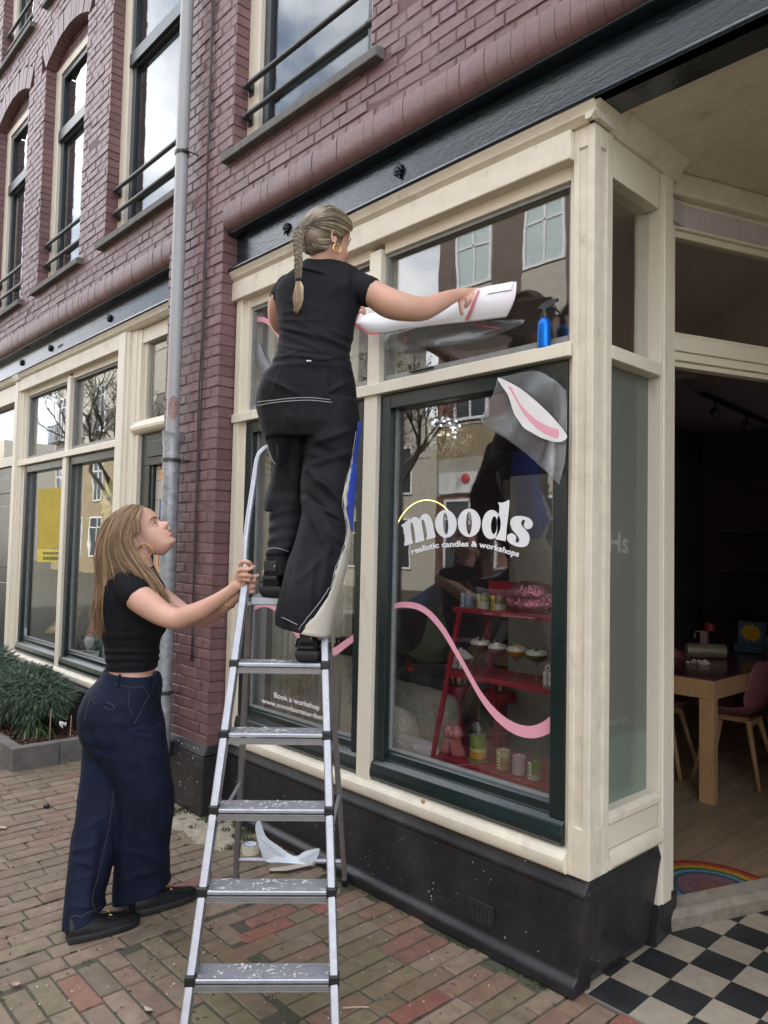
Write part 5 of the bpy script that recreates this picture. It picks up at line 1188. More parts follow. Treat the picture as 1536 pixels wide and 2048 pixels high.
# yellow framed sign on an easel, gnome, small notices
sg_ = thing('framed_sign', 'tilted yellow framed sign on a wooden stand behind the glass', 'sign', tuple(onY(130, 1260, 2.75)))
Q = [(90, 1262), (149, 1262), (167, 1213), (144, 1213)]; C4 = [onY(90, 1263, 2.54), onY(140, 1266, 2.62), onY(167, 1214, 2.68), onY(143, 1213, 2.60)]
mb = MB(); mb.hexa([p_-V((0, 0, .012)) for p_ in C4], C4); mb.build('frame', colmat('frame_yellow', (.60,.40,.03)), sg_)
cc = sum(C4, V())/4; C5 = [cc+(p_-cc)*.82+V((0, -.002, .002)) for p_ in C4]; mb = MB(); mb.hexa([p_-V((0, 0, .002)) for p_ in C5], C5); mb.build('paper', M['white'], sg_)
b_ = onY(138, 1285, 2.62); MB().lathe([(.05, .60), (.02, .66), (.03, b_.z+.02), (.045, C4[0].z)], (b_.x, 2.62, 0), 14).build('stand', mat('brown_stand', (.2,.1,.05), .5), sg_, smooth=True)
g0 = onY(183, 1297, 2.57); gn = thing('garden_gnome', 'garden gnome with red cap and white beard in the left shop window', 'gnome', (g0.x, 2.57, .60)); D = (g0-CAMP).dot(_f); s_ = 1/F*D; gx, gz = g0.x, g0.z
MB().lathe([(18*s_, .60), (20*s_, gz-10*s_), (14*s_, gz+14*s_)], (gx, 2.61, 0), 16).build('coat', colmat('gnome_coat', (.12,.13,.12)), gn, smooth=True)
MB().lathe([(2*s_, gz-8*s_), (8*s_, gz+2*s_), (12*s_, gz+16*s_), (9*s_, gz+24*s_)], (gx, 2.555, 0), 14).build('beard', M['white'], gn, smooth=True)
MB().ell((gx, 2.57, gz+27*s_), (10*s_, 10*s_, 9*s_), 14, 10).build('face', colmat('gnome_skin', (.52,.28,.20)), gn, smooth=True); MB().ell((gx, 2.57-.5*10*s_-.012, gz+26*s_), (2.6*s_,)*3, 8, 6).build('nose', colmat('gnome_nose', (.55,.22,.16)), gn, smooth=True)
MB().lathe([(13*s_, gz+31*s_), (12*s_, gz+36*s_), (7*s_, gz+48*s_), (1.5*s_, gz+56*s_)], (gx, 2.58, 0), 16).build('cap', colmat('gnome_cap', (.40,.07,.05)), gn, smooth=True)
C4 = [onY(160, 1315, 2.515), onY(195, 1320, 2.515), onY(197, 1302, 2.525), onY(162, 1300, 2.525)]; n1 = thing('notice_card', 'pale card with green leaf drawing under the gnome', 'notice', tuple(C4[0])); MB().prism(C4, (0, .003, 0)).build('card', colmat('card_pale', (.55,.60,.55)), n1)
vs, fs = text_geo('ATTENTION, BEL A.U.B.', .022, .02); mb = MB(); tw = max(v.x for v in vs); mb.add([C4[3]+(C4[2]-C4[3])*(v.x/tw*.9+.05)+V((0, -.004, v.y-.022)) for v in vs], fs); mb.build('lettering', M['black'], n1)
mb = MB(); cm = (C4[0]+C4[2])/2-V((0, .003, .01))
for k in range(5): a_ = pi*(.15+.7*k/4); mb.prism([cm, cm+V((.02*cos(a_-.15), 0, .015*sin(a_))), cm+V((.034*cos(a_), 0, .028*sin(a_))), cm+V((.02*cos(a_+.15), 0, .02*sin(a_)))], (0, .0008, 0))
mb.build('leaf_drawing', colmat('leaf_green', (.25,.35,.25)), n1)
card('notice_card', [onY(202, 1325, 2.60), onY(213, 1328, 2.60), onY(216, 1285, 2.62), onY(207, 1280, 2.62)], colmat('card_blue', (.45,.50,.58)), 'pale blue folded card right of the gnome', 'notice')
card('window_sticker', [onY(46, 1276, 2.472), onY(51, 1277, 2.472), onY(52, 1257, 2.472), onY(47, 1256, 2.472)], M['whitev'], 'small white sticker low in the leftmost pane', 'sticker')
bl = onY(207, 1100, 2.62); MB().lathe([(.05, .6), (.05, bl.z+.12), (.025, bl.z+.2), (.02, bl.z+.3)], (bl.x, 2.62, 0), 18).build('teal_bottle', colmat('teal_glass', (.04,.20,.20), rough=.2), label='tall teal bottle behind the standing woman', cat='bottle', smooth=True)
# ---------------------------------------------------------------- step ladder
RH = V((cos(YAW), sin(YAW), 0)); FH = V((-sin(YAW), cos(YAW), 0)); ZU = V((0, 0, 1))
def WZ(px, z, D):
    """point at depth D and height z under photo column px"""
    k = (z-1.6)/D; py = 1024-((k-_f.z-RR.z*(px-768)/F)/(-UU.z))*-F
    return W(px, py, D), py
def fr(z): return 2.361+.0954*(z/.233-1)
def rail_px(side, z):
    px = 420.
    for _ in range(6):
        _, py = WZ(px, z, fr(z)); px = (370.6+(2045-py)*.138) if side < 0 else (671+ (2045-py)*-.0282)
    return px
def rail_pt(side, z):
    p, _ = WZ(rail_px(side, z), z, fr(z)+(.016 if side > 0 else 0)); return p
lad = thing('step_ladder', 'paint spattered aluminium step ladder standing open before the shop window', 'ladder', tuple((rail_pt(-1, 0)+rail_pt(1, 0))/2))
for sd_ in (-1, 1):
    MB().bar(rail_pt(sd_, .02), rail_pt(sd_, 1.44), .026, .055, up=tuple(-FH)).build('front_rail', M['alu'], lad, bevel=.004)
    a = rail_pt(sd_, 0); MB().bar(a, rail_pt(sd_, .03), .032, .062, up=tuple(-FH)).build('foot', M['black'], lad, bevel=.004)
lat = (rail_pt(1, .7)-rail_pt(-1, .7)); lat.z = 0; lat.normalize(); bk = ZU.cross(lat)   # bk points away from the camera
if bk.dot(FH) < 0: bk = -bk
sp_pts = []
for k in range(1, 6):
    z = .233*k; a = rail_pt(-1, z); b = rail_pt(1, z); w_ = (b-a).length/2; c = (a+b)/2
    c = c-bk*.028
    mb = MB(); n_ = 13; prof = [(0, -.008), (.0, .0), (.003, .004)]+[(.006+.084*i/n_, .004-(.0016 if i % 2 else 0)) for i in range(1, n_)]+[(.092, .004), (.094, -.022), (.09, -.022), (.088, -.002), (.004, -.002), (.004, -.008)]
    mb.loft([[c+lat*s*(w_-.004)+bk*u+ZU*v for u, v in prof] for s in (-1, 1)])
    st = mb.build('step', M['alu'], lad)
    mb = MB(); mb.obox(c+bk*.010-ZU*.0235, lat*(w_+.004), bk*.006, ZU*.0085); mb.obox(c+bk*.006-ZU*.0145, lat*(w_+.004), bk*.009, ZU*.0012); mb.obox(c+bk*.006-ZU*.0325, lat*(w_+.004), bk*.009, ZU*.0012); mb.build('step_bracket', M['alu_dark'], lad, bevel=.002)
    for s in (-1, 1):
        mb = MB(); mb.obox(c+lat*s*(w_+.0)+bk*.012-ZU*.002, lat*.017, bk*.018, ZU*.017); e = [c+lat*s*(w_-.004)+bk*(.02+.07*t)+ZU*(.006+.026*sin(pi*min(1, t*1.0)*.5)) for t in [0, .3, .6, 1]]
        mb.loft([[c+lat*s*(w_-.012+.016*(q_ == 1))+bk*u_+ZU*v_ for u_, v_ in ((.0, .0), (.03, .012), (.06, .022), (.095, .024), (.095, -.015), (.0, -.015))] for q_ in (0, 1)]); mb.build('end_cap', M['black'], lad, bevel=.005, seg=3)
        MB().tube([c+lat*s*(w_-.010)+bk*.002-ZU*.0235, c+lat*s*(w_-.010)+bk*.006-ZU*.0235], .003, 8).build('rivet', M['steel'], lad)
    for q in range(75):
        u = random.random(); sx = random.uniform(-.93, .93)*w_ if random.random() < .5 else random.gauss(-.1, .3)*w_
        if abs(sx) < w_*.94: sp_pts.append((c+lat*sx+bk*(.008+.08*u)+ZU*.0046, random.uniform(.0015, .006)*(1 if random.random() < .9 else 2)))
mb = MB()
for p, r in sp_pts:
    kk = random.randint(4, 6); a0 = random.uniform(0, 6); st_ = random.uniform(.3, 1); d1 = lat*cos(a0)+bk*sin(a0); d2 = -lat*sin(a0)+bk*cos(a0)
    mb.prism([p+d1*r*1.6*cos(2*pi*j/kk)*random.uniform(.6, 1.2)+d2*r*st_*sin(2*pi*j/kk)*random.uniform(.6, 1.2) for j in range(kk)], ZU*.0006)
for k in range(46):
    s = random.choice((-1, 1, 1)); z = random.uniform(.1, 1.35); p = rail_pt(s, z)-FH*.0285+RH*random.uniform(-.009, .009); l_ = random.uniform(.004, .016 if s > 0 else .006)
    mb.prism([p+RH*random.uniform(.001, .004)*cos(a)+ZU*l_*sin(a) for a in (0, 1.2, 2.3, 3.3, 4.2, 5.3)], -FH*.0006)
mb.build('paint_spatter', mat('paint_drips', (.74,.74,.74), .5), lad, kind='stuff')
# rear legs, cross bar, stays
ra = W(657, 1275, 2.99); rb, _ = WZ(690, .015, 3.535); la = W(500, 1205, 2.97); lb, _ = WZ(471, .015, 3.50)
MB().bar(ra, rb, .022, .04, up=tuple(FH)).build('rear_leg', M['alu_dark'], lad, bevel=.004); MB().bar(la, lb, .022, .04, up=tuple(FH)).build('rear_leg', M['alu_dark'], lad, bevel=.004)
for p, q in ((rb, ra), (lb, la)): d = (q-p).normalized(); MB().bar(p-d*.012, p+d*.03, .028, .046, up=tuple(FH)).build('foot', M['black'], lad, bevel=.004)
t = .095; MB().tube([rb+(ra-rb)*t, lb+(la-lb)*t], .011, 12).build('cross_bar', M['alu'], lad, smooth=True, sharp=40)
t = .36; MB().bar(lb+(la-lb)*.40, rail_pt(-1, .62), .014, .004).build('stay', M['alu'], lad); MB().bar(rb+(ra-rb)*.40, rail_pt(1, .62), .014, .004).build('stay', M['alu'], lad)
# platform
pa, _ = WZ(501, 1.395, 2.90); pb = pa+lat*.33
mb = MB(); mb.hexa([pa-ZU*.03, pb-ZU*.03, pb+bk*.24-ZU*.03, pa+bk*.24-ZU*.03], [pa, pb, pb+bk*.24, pa+bk*.24]); pf = mb.build('platform', M['alu'], lad, bevel=.004)
MB().tube([rail_pt(-1, 1.39)+bk*.02, pa+bk*.02-ZU*.012], .007, 8).build('hinge_pin', M['steelg'], lad, smooth=True)
# hand rail loop
l0 = rail_pt(-1, 1.40); l1 = W(492, 1081, 2.93); l2 = W(509, 960, 3.02); l3 = W(516, 918, 3.05); l4 = W(525, 902, 3.06); l5 = W(541, 894, 3.065); l6 = W(575, 897, 3.07)
off = lat*.33; P = spline([l0, l1, l2, l3, l4, l5, l6, l6+lat*.1], 6)
r0 = rail_pt(1, 1.40); P2 = [l6+lat*.14, l6+lat*.20-ZU*.02, l3+lat*.31-ZU*.03, r0+(l1-l0)*.9-lat*.02, r0]
MB().tube(P+spline(P2, 5), .0125, 14).build('hand_rail', M['alu'], lad, smooth=True, sharp=50)
# ---------------------------------------------------------------- people
rp_ = random.Random(31)
def skinmat(name, col): return mat(name, col, .48, var=.06, vscale=9, bump=.12, bscale=220, sub=.12, bdist=.0015)
m_skin = skinmat('skin', (.60,.35,.26)); m_skin2 = skinmat('skin_warm', (.58,.335,.24))
m_hair = mat('fair_hair', (.95,.95,.95), .42, var=.15, vscale=40, attr='Col', stretch=(1,1,.2))
m_tee = mat('black_jersey', (.0075,.0075,.0095), .85, var=.2, vscale=30, spec=.2, bump=.3, bscale=300, bdist=.0008)
m_tee2 = mat('charcoal_black_jersey', (.0085,.0083,.011), .8, var=.15, vscale=30, spec=.25, bump=.25, bscale=300, bdist=.0008)
m_den = mat('dark_denim', (.0032,.0058,.0165), .82, var=.45, vscale=14, bump=.5, bscale=420, bdist=.0008, spec=.25, col2=(.007,.012,.034), thr=(.25,.8))
m_nylon = mat('black_nylon', (.0095,.009,.012), .7, var=.12, spec=.22, bump=.15, bscale=60)
grime(m_den, (.0085,.014,.038), 9, .45, .75, .8); grime(m_den, (.022,.032,.07), 260, .55, .7, .3, (1,1,.3))
for m_ in (m_skin, m_skin2): grime(m_, (.62,.27,.21), 13, .45, .75, .45); grime(m_, (.42,.22,.15), 120, .68, .76, .3)
m_sock = mat('black_sock', (.010,.010,.011), .9)
m_leather = mat('black_leather', (.007,.007,.008), .36, spec=.3, var=.15, bump=.15, bscale=120)
m_sole = mat('black_rubber', (.014,.014,.014), .6, var=.2)
m_dark = mat('dark_brown_line', (.03,.018,.012), .6); m_lip = mat('lip_rose', (.42,.16,.13), .4); m_eye = mat('eye_white', (.6,.58,.55), .2); m_iris = mat('grey_iris', (.06,.07,.07), .15)
m_nail = mat('pale_nail', (.75,.62,.56), .25)
def fix(o, vox, it=4, fac=.6):
    q = o.modifiers.new('r', 'REMESH'); q.mode = 'VOXEL'; q.voxel_size = vox; q.use_smooth_shade = True
    if it: q = o.modifiers.new('s', 'SMOOTH'); q.iterations = it; q.factor = fac
    return o
def lerp(a, b, t): return a+(b-a)*t
def interp(tab, x):
    if x <= tab[0][0]: return tab[0][1:]
    for i in range(1, len(tab)):
        if x <= tab[i][0]:
            a, b = tab[i-1], tab[i]; t = (x-a[0])/(b[0]-a[0]); p0 = tab[max(i-2, 0)]; p3 = tab[min(i+1, len(tab)-1)]; out = []
            for k in range(1, len(a)):
                m1 = (b[k]-p0[k])/(b[0]-p0[0]); m2 = (p3[k]-a[k])/(p3[0]-a[0]); h = b[0]-a[0]; t2 = t*t; t3 = t2*t
                v = (2*t3-3*t2+1)*a[k]+(t3-2*t2+t)*h*m1+(-2*t3+3*t2)*b[k]+(t3-t2)*h*m2
                lo, hi = min(a[k], b[k]), max(a[k], b[k]); pad = (hi-lo)*.15; out.append(min(max(v, lo-pad), hi+pad))
            return out
    return tab[-1][1:]
class Cloth:
    """garment or body part lofted from cross-sections: rows (py, left px, right px, depth, half thickness); yaw turns the section"""
    def __init__(s, tab, yaw=0, slant=0): s.tab = tab; s.yaw = yaw; s.slant = slant; s.wr = None
    def sec(s, py):
        l, r, D, b = interp(s.tab, py); c = W((l+r)/2, py, D); e = (r-l)/2/F*D; return c, e, b, D
    def ring(s, py, n=56, wr=None, e_=2.3):
        c, e, b, D = s.sec(py); cy, sy = cos(s.yaw), sin(s.yaw)
        u = RH*cy+FH*sy; w = -RH*sy+FH*cy
        a = sqrt(max(e*e-(b*sy)**2, .0004))/max(cy, .3); out = []
        for k in range(n):
            t = 2*pi*k/n; ct, st = cos(t), sin(t); q = 2/e_
            x = a*(abs(ct)**q)*(1 if ct > 0 else -1); y = b*(abs(st)**q)*(1 if st > 0 else -1)
            p = c+u*x+w*y; nrm = (u*ct/a+w*st/b).normalized()
            if wr: p = p+nrm*wr(p, t, py)
            out.append(p+V((0, 0, s.slant*(k and 0))))
        return out
    def front(s, px, py, off=.002):
        wr = (lambda p, t, y: off+(s.wr(p, t, y) if s.wr else 0)); best = None
        for dy in (0, -8, 8, -16, 16, -24, 24, -32):
            ring = s.ring(py+dy, 160, wr); c = s.sec(py+dy)[0]
            for k in range(160):
                p = ring[k]; d = p-CAMP; D = d.dot(_f)
                if D > (c-CAMP).dot(_f)+.02: continue
                x = 768+F*d.dot(RR)/D; y = 1024-F*d.dot(UU)/D; e = (x-px)**2+(y-py)**2
                if best is None or e < best[0]: best = (e, p)
        return best[1]
    def mesh(s, y0, y1, rows=60, n=56, wr=None, mb=None, hem0=None, hem1=None, e_=2.3, tilt=None):
        mb = mb or MB(); R = []; s.wr = s.wr or wr
        for i in range(rows+1):
            py = lerp(y0, y1, i/rows); ring = s.ring(py, n, wr, e_)
            if tilt:                                   # hems that run slanting: lower/raise points across the width
                c = s.sec(py)[0]; tt = i/rows
                ring = [p+ZU*((p-c).dot(RH)*tilt(tt)) for p in ring]
            R.append(ring)
        mb.loft(R); return mb
def folds(specs, amp=1.0, seed=0, fine=.0):
    """soft ridges running between photo points: (x0,y0,x1,y1,width px,height m)"""
    def f(p, t, py):
        d = p-CAMP; D = d.dot(_f); px = 768+F*d.dot(RR)/D; yy = 1024-F*d.dot(UU)/D; h = 0
        for x0, y0, x1, y1, w, a in specs:
            vx, vy = x1-x0, y1-y0; L2 = vx*vx+vy*vy; k = max(0, min(1, ((px-x0)*vx+(yy-y0)*vy)/L2)); dx = px-x0-vx*k; dy = yy-y0-vy*k
            h += a*math.exp(-(dx*dx+dy*dy)/(w*w))*(.35+.65*sin(pi*min(max(k, .12), .88)))
        return h*amp+fine*noise.noise(V((p.x*14+seed, p.y*14, p.z*9)))
    return f
# ---- head (local frame: f forward, u up, s to the right side), sizes in metres
FRONT = [(-.108, .060), (-.100, .090), (-.092, .103), (-.080, .104), (-.066, .102), (-.050, .104), (-.036, .103), (-.020, .101), (-.004, .098), (.010, .094), (.022, .096), (.036, .104), (.055, .106), (.085, .100), (.105, .086), (.122, .060), (.132, .028), (.136, .004)]
BACKT = [(-.108, .018), (-.085, -.004), (-.060, -.024), (-.035, -.050), (.0, -.076), (.030, -.088), (.060, -.092), (.09, -.082), (.112, -.062), (.126, -.034), (.136, -.004)]
WID = [(-.108, .018), (-.098, .034), (-.085, .045), (-.06, .056), (-.03, .065), (0, .071), (.03, .075), (.06, .077), (.09, .070), (.112, .054), (.126, .034), (.136, .006)]
NOSE = [(-.108, 0), (-.034, 0), (-.0285, .003), (-.025, .012), (-.020, .026), (-.014, .0325), (-.007, .0315), (.002, .0245), (.014, .014), (.026, .006), (.042, .001), (.136, 0)]
LIPS = [(-.108, 0), (-.096, .003), (-.088, .006), (-.076, .001), (-.064, .0035), (-.060, .010), (-.0555, .009), (-.052, .002), (-.0485, .009), (-.043, .011), (-.037, .006), (-.030, .002), (.136, 0)]
def head_mesh(mb, O, f, u, s, k=1.0):
    rows = 74; n = 56; R = []
    for i in range(rows+1):
        uu = -.108+(.244)*i/rows; fr_ = interp(FRONT, uu)[0]; bk_ = interp(BACKT, uu)[0]; w = interp(WID, uu)[0]; no = interp(NOSE, uu)[0]; li = interp(LIPS, uu)[0]; mid = (fr_+bk_)/2; hl = (fr_-bk_)/2; ring = []
        for j in range(n):
            t = 2*pi*j/n; ct, st = cos(t), sin(t); q = 2/2.35
            x = mid+hl*(abs(ct)**q)*(1 if ct > 0 else -1); y = w*(abs(st)**q)*(1 if st > 0 else -1)
            if ct > 0:
                nw = .0100+.010*max(0, (.01-uu)/.035) if uu < .01 else .0095
                x += no*math.exp(-(y/min(nw, .0165))**2)+li*math.exp(-(y/.021)**2)
                x -= .010*math.exp(-((uu-.012)/.013)**2)*math.exp(-((abs(y)-.030)/.014)**2)      # eye sockets
                x += .004*math.exp(-((uu+.022)/.020)**2)*math.exp(-((abs(y)-.042)/.018)**2)        # cheeks
            ring.append(O+f*x*k+s*y*k+u*uu*k)
        R.append(ring)
    mb.loft(R)
    for sg in (-1, 1):   # ears
        mb.ell(O+f*.0855*k+u*.0165*k+s*sg*.031*k, (.0125*k, .0165*k, .0075*k), 12, 8, rot=Matrix((f, s, u)).transposed().to_3x3()); mb.ell(O+f*.0855*k+u*.0045*k+s*sg*.031*k, (.0105*k, .015*k, .0045*k), 12, 8, rot=Matrix((f, s, u)).transposed().to_3x3())
        c = O+f*.0*k+s*sg*.073*k-u*.002*k; P = []
        for a in range(15): t = 2*pi*a/14; P.append(c+f*(-.006+.015*cos(t))*k+u*(.029*sin(t)+.003*cos(t))*k+s*sg*(.010 if cos(t) < .3 else .003)*k)
        mb.tube(P, .0042*k, 7); mb.ell(c+s*sg*-.002, (.014, .008, .024), 10, 8, rot=Matrix((f, s, u)).transposed().to_3x3())
        mb.ell(c-u*.026*k+f*.004*k+s*sg*.002, (.007, .004, .009), 8, 6, rot=Matrix((f, s, u)).transposed().to_3x3())
def face_parts(root, O, f, u, s, k=1.0):
    for sg in (-1, 1):
        c = O+f*.0865*k+u*.011*k+s*sg*.031*k; MB().ell(c-f*.0015, (.0112*k,)*3, 14, 10).build('eyeball', m_eye, root, smooth=True)
        d = (f*.9+u*.2+s*sg*.1).normalized(); e = c+d*.0072*k; MB().ell(e, (.0058*k,)*3, 10, 8).build('iris', m_iris, root, smooth=True)
        P = [O+f*(.0985-.010*abs(t-.15)**1.6)*k+u*(.0165+.004*(1-t*t))*k+s*sg*(.031+.0175*t)*k for t in (-1, -.5, 0, .5, 1)]; MB().tube(P, .0017*k, 6).build('eyelash', m_dark, root, smooth=True)
        P = [O+f*(.1055-.012*t*t*(1 if t > 0 else .2)-.003*t)*k+u*(.033+.006*(1-(t-.2)**2))*k+s*sg*(.033+.021*t)*k for t in (-1, -.5, 0, .5, 1)]; MB().tube(P, [.0018*k, .0024*k, .0024*k, .002*k, .001*k], 6).build('eyebrow', m_dark, root, smooth=True)
    for uu, w, x in ((-.0435, .022, .1165), (-.0605, .018, .1135)):
        P = [O+f*(x-.022*t*t)*k+u*(uu+.001*t)*k+s*w*t*k for t in (-1, -.6, -.2, .2, .6, 1)]; MB().tube(P, [.0012*k, .0038*k, .0046*k, .0046*k, .0038*k, .0012*k], 8).build('lip', m_lip, root, smooth=True)
def strands(mb, guides, n, cols, r=.0011, jit=.006, nseg=8, Dmid=None, inner=.0, tmax=None, wave=.0035):
    G = [spline(g, nseg) for g in guides]; m_ = len(G)-1
    for i in range(n):
        t = rp_.random()*m_ if tmax is None else rp_.uniform(*tmax); a = min(int(t), m_-1); t -= a; q = rp_.random()**1.6*inner
        lock = int((t+a)*11); ph = (lock*2.399) % 6.28; lr__ = random.Random(lock*7+1); off = V((rp_.gauss(0, 1), rp_.gauss(0, 1), rp_.gauss(0, 1)))*jit; P = []; nn = len(G[a]); cut = nn-int(rp_.random()**2*nn*.16)
        for j in range(cut):
            p = G[a][j].lerp(G[a+1][j], t); x = j/(nn-1)
            p = p+off*(.25+1.1*x)+V((sin(x*9+ph*.35), cos(x*7+ph*.3), 0))*wave*x
            if Dmid is not None: d = (p-CAMP); D = d.dot(_f); p = CAMP+d*((D+(Dmid-D)*q)/D)
            P.append(p)
        c = cols[lr__.randrange(len(cols))] if rp_.random() < .55 else rp_.choice(cols); k = rp_.uniform(.75, 1.25)*(.8+.45*lr__.random()); mb.c = tuple(v*k for v in c)
        rr = r*rp_.uniform(.7, 1.5); mb.tube(P, [rr*(1 if j < len(P)*.8 else max(.25, 1-(j-len(P)*.8)/(len(P)*.2))) for j in range(len(P))], 4, caps=False)
def sheet(mb, guides, col, nseg=8, m_=6, inward=None):
    G = [spline(g, nseg) for g in guides]; rows = []
    for a in range(len(G)-1):
        for q in range(m_): rows.append([G[a][j].lerp(G[a+1][j], q/m_) for j in range(len(G[a]))])
    rows.append(G[-1]); mb.c = col
    mb.grid(rows)
def hoop(c, r, nrm, rt, name, root, frac=1.0, start=0, up=ZU):
    nrm = V(nrm).normalized(); a = up-nrm*up.dot(nrm); a.normalize(); b = nrm.cross(a); n = 36
    return MB().tube([c+(a*cos(start+2*pi*frac*k/n)+b*sin(start+2*pi*frac*k/n))*r for k in range(n+1)], rt, 8).build(name, M['gold'], root, smooth=True)
def finger(mb, pts, r0, r1): P = spline(pts, 4); mb.tube(P, [lerp(r0, r1, i/(len(P)-1)) for i in range(len(P))], 10); mb.ell(P[-1], (r1, r1, r1), 8, 6); mb.ell(P[0], (r0, r0, r0), 8, 6)
def limb(mb, pts, n=6, m_=36):
    P = spline([p[0] for p in pts], n); R = spline([(p[1], 0, 0) for p in pts], n); mb.tube(P, [v.x for v in R], m_)
    mb.ell(P[0], (R[0].x,)*3, 14, 10); mb.ell(P[-1], (R[-1].x,)*3, 14, 10)
# ======================================================== woman steadying the ladder
p1 = thing('person', 'woman with long loose fair hair, black cropped tee and dark blue jeans steadying the ladder', 'person', tuple(onZ(235, 1850, 0)))
body = MB()
hy = radians(-4); hf0 = RR*.79+UU*.62; hf = (hf0*cos(hy)+_f*sin(hy)).normalized(); hs = V(hf.cross(-RR*.62+UU*.79)).normalized(); hu = hs.cross(hf).normalized()
if hs.dot(_f) > 0: pass
HO = W(275, 1080, 3.13)
hs = hf.cross(hu).normalized()      # her right side
if hs.dot(_f) > 0: hs = -hs
HO = HO-hs*.070+hf*.0
K1 = .985
head_mesh(body, HO, hf, hu, hs, K1)
limb(body, [(W(268, 1088, 3.16), .050), (W(277, 1115, 3.175), .050), (W(279, 1140, 3.19), .058), (W(270, 1175, 3.19), .075)])
tor1 = Cloth([(1135, 243, 302, 3.19, .10), (1150, 224, 312, 3.19, .135), (1168, 212, 322, 3.19, .155), (1200, 205, 333, 3.18, .150), (1230, 206, 337, 3.18, .140), (1256, 208, 329, 3.18, .128), (1275, 210, 319, 3.18, .118), (1300, 213, 315, 3.18, .112), (1345, 216, 312, 3.18, .118), (1375, 200, 318, 3.18, .14), (1420, 180, 318, 3.18, .16)], yaw=.0)
tb_ = Cloth([(r[0], r[1]+5, r[2]-5, r[3], r[4]-.012) for r in tor1.tab]); tb_.mesh(1140, 1420, 40, 40, mb=body)
# arms: right (near) and left (far)
limb(body, [(W(258, 1172, 3.06), .056), (W(275, 1192, 3.03), .058), (W(298, 1210, 3.0), .055), (W(325, 1228, 2.98), .048), (W(352, 1237, 2.96), .042), (W(378, 1229, 2.94), .0385), (W(405, 1218, 2.92), .035), (W(435, 1200, 2.89), .027), (W(462, 1181, 2.86), .0225), (W(474, 1170, 2.85), .0235)])
limb(body, [(W(282, 1165, 3.32), .052), (W(310, 1185, 3.28), .048), (W(345, 1212, 3.20), .043), (W(378, 1232, 3.12), .038), (W(405, 1236, 3.06), .035), (W(435, 1222, 2.98), .028), (W(458, 1206, 2.91), .0225), (W(476, 1188, 2.885), .023)])
RDp = 2.84
def wp(zx, zy, D): return W(440+zx/9.6, 1080+zy/9.6, D)
# right hand: palm and four fingers closing over the front of the rail, thumb behind
body.loft([[W(472, 1172, 2.850)+RH*a+ZU*b+FH*c for a, b, c in ((-.016, .012, .012), (.010, -.020, .012), (.016, -.014, -.012), (-.012, .018, -.014))],
           [W(480, 1158, 2.835)+RH*a+ZU*b+FH*c for a, b, c in ((-.014, .036, .012), (.010, -.034, .014), (.014, -.030, -.012), (-.010, .036, -.014))],
           [W(487, 1146, 2.822)+RH*a+ZU*b+FH*c for a, b, c in ((-.008, .044, .014), (.004, -.036, .016), (.010, -.034, -.010), (-.004, .042, -.012))]])
finger(body, [wp(395, 480, 2.822), wp(440, 420, 2.802), wp(520, 415, 2.797), wp(580, 450, 2.812), wp(570, 490, 2.845)], .0095, .0078)
finger(body, [wp(380, 590, 2.822), wp(440, 565, 2.800), wp(530, 565, 2.794), wp(610, 540, 2.805), wp(655, 525, 2.83)], .0095, .0075)
finger(body, [wp(390, 690, 2.825), wp(440, 675, 2.803), wp(530, 680, 2.797), wp(605, 695, 2.815), wp(600, 720, 2.85)], .0092, .0076)
finger(body, [wp(400, 775, 2.83), wp(440, 755, 2.81), wp(520, 765, 2.803), wp(570, 790, 2.82), wp(560, 810, 2.85)], .0085, .007)
finger(body, [W(478, 1160, 2.86), W(486, 1146, 2.875), W(496, 1135, 2.88), W(503, 1131, 2.875)], .011, .0085)
# left hand beyond the rail
body.ell(W(484, 1174, 2.885), (.022, .020, .036), 12, 8)
finger(body, [W(486, 1162, 2.885), W(497, 1156, 2.865), W(508, 1153, 2.868), W(516, 1151, 2.885)], .0092, .0075)
finger(body, [W(488, 1168, 2.88), W(498, 1164, 2.858), W(508, 1161, 2.862), W(512, 1164, 2.885)], .009, .0075)
finger(body, [W(488, 1177, 2.88), W(496, 1176, 2.858), W(505, 1173, 2.858), W(510, 1174, 2.88)], .009, .0075)
finger(body, [W(488, 1185, 2.885), W(496, 1185, 2.866), W(504, 1183, 2.862), W(508, 1184, 2.88)], .0085, .007)
# ankles inside the trousers
limb(body, [(W(178, 1800, 3.10), .045), (W(184, 1850, 3.07), .036), (W(186, 1868, 3.06), .034)]); limb(body, [(W(292, 1740, 3.28), .045), (W(302, 1795, 3.29), .036), (W(304, 1806, 3.29), .034)])
limb(body, [(W(228, 1440, 3.22), .09), (W(203, 1560, 3.22), .060), (W(195, 1700, 3.14), .055), (W(178, 1800, 3.10), .045)]); limb(body, [(W(255, 1440, 3.15), .11), (W(285, 1560, 3.18), .065), (W(288, 1680, 3.24), .05), (W(292, 1740, 3.28), .045)])
fix(body.build('body', m_skin, p1), .0034, 2, .5)
face_parts(p1, HO, hf, hu, hs, K1)
for px, py in ((655, 523),): MB().ell(wp(px, py, 2.82), (.005, .003, .0065), 8, 6).build('fingernail', m_nail, p1, smooth=True)
hoop(wp(410, 490, 2.822), .0112, (RR*.9-UU*.35), .0013, 'ring', p1); hoop(wp(515, 680, 2.797), .0105, RR, .0012, 'ring', p1)
hoop(W(459, 1205, 2.91), .0245, (W(476, 1188, 2.885)-W(435, 1222, 2.98)), .0018, 'bracelet', p1)
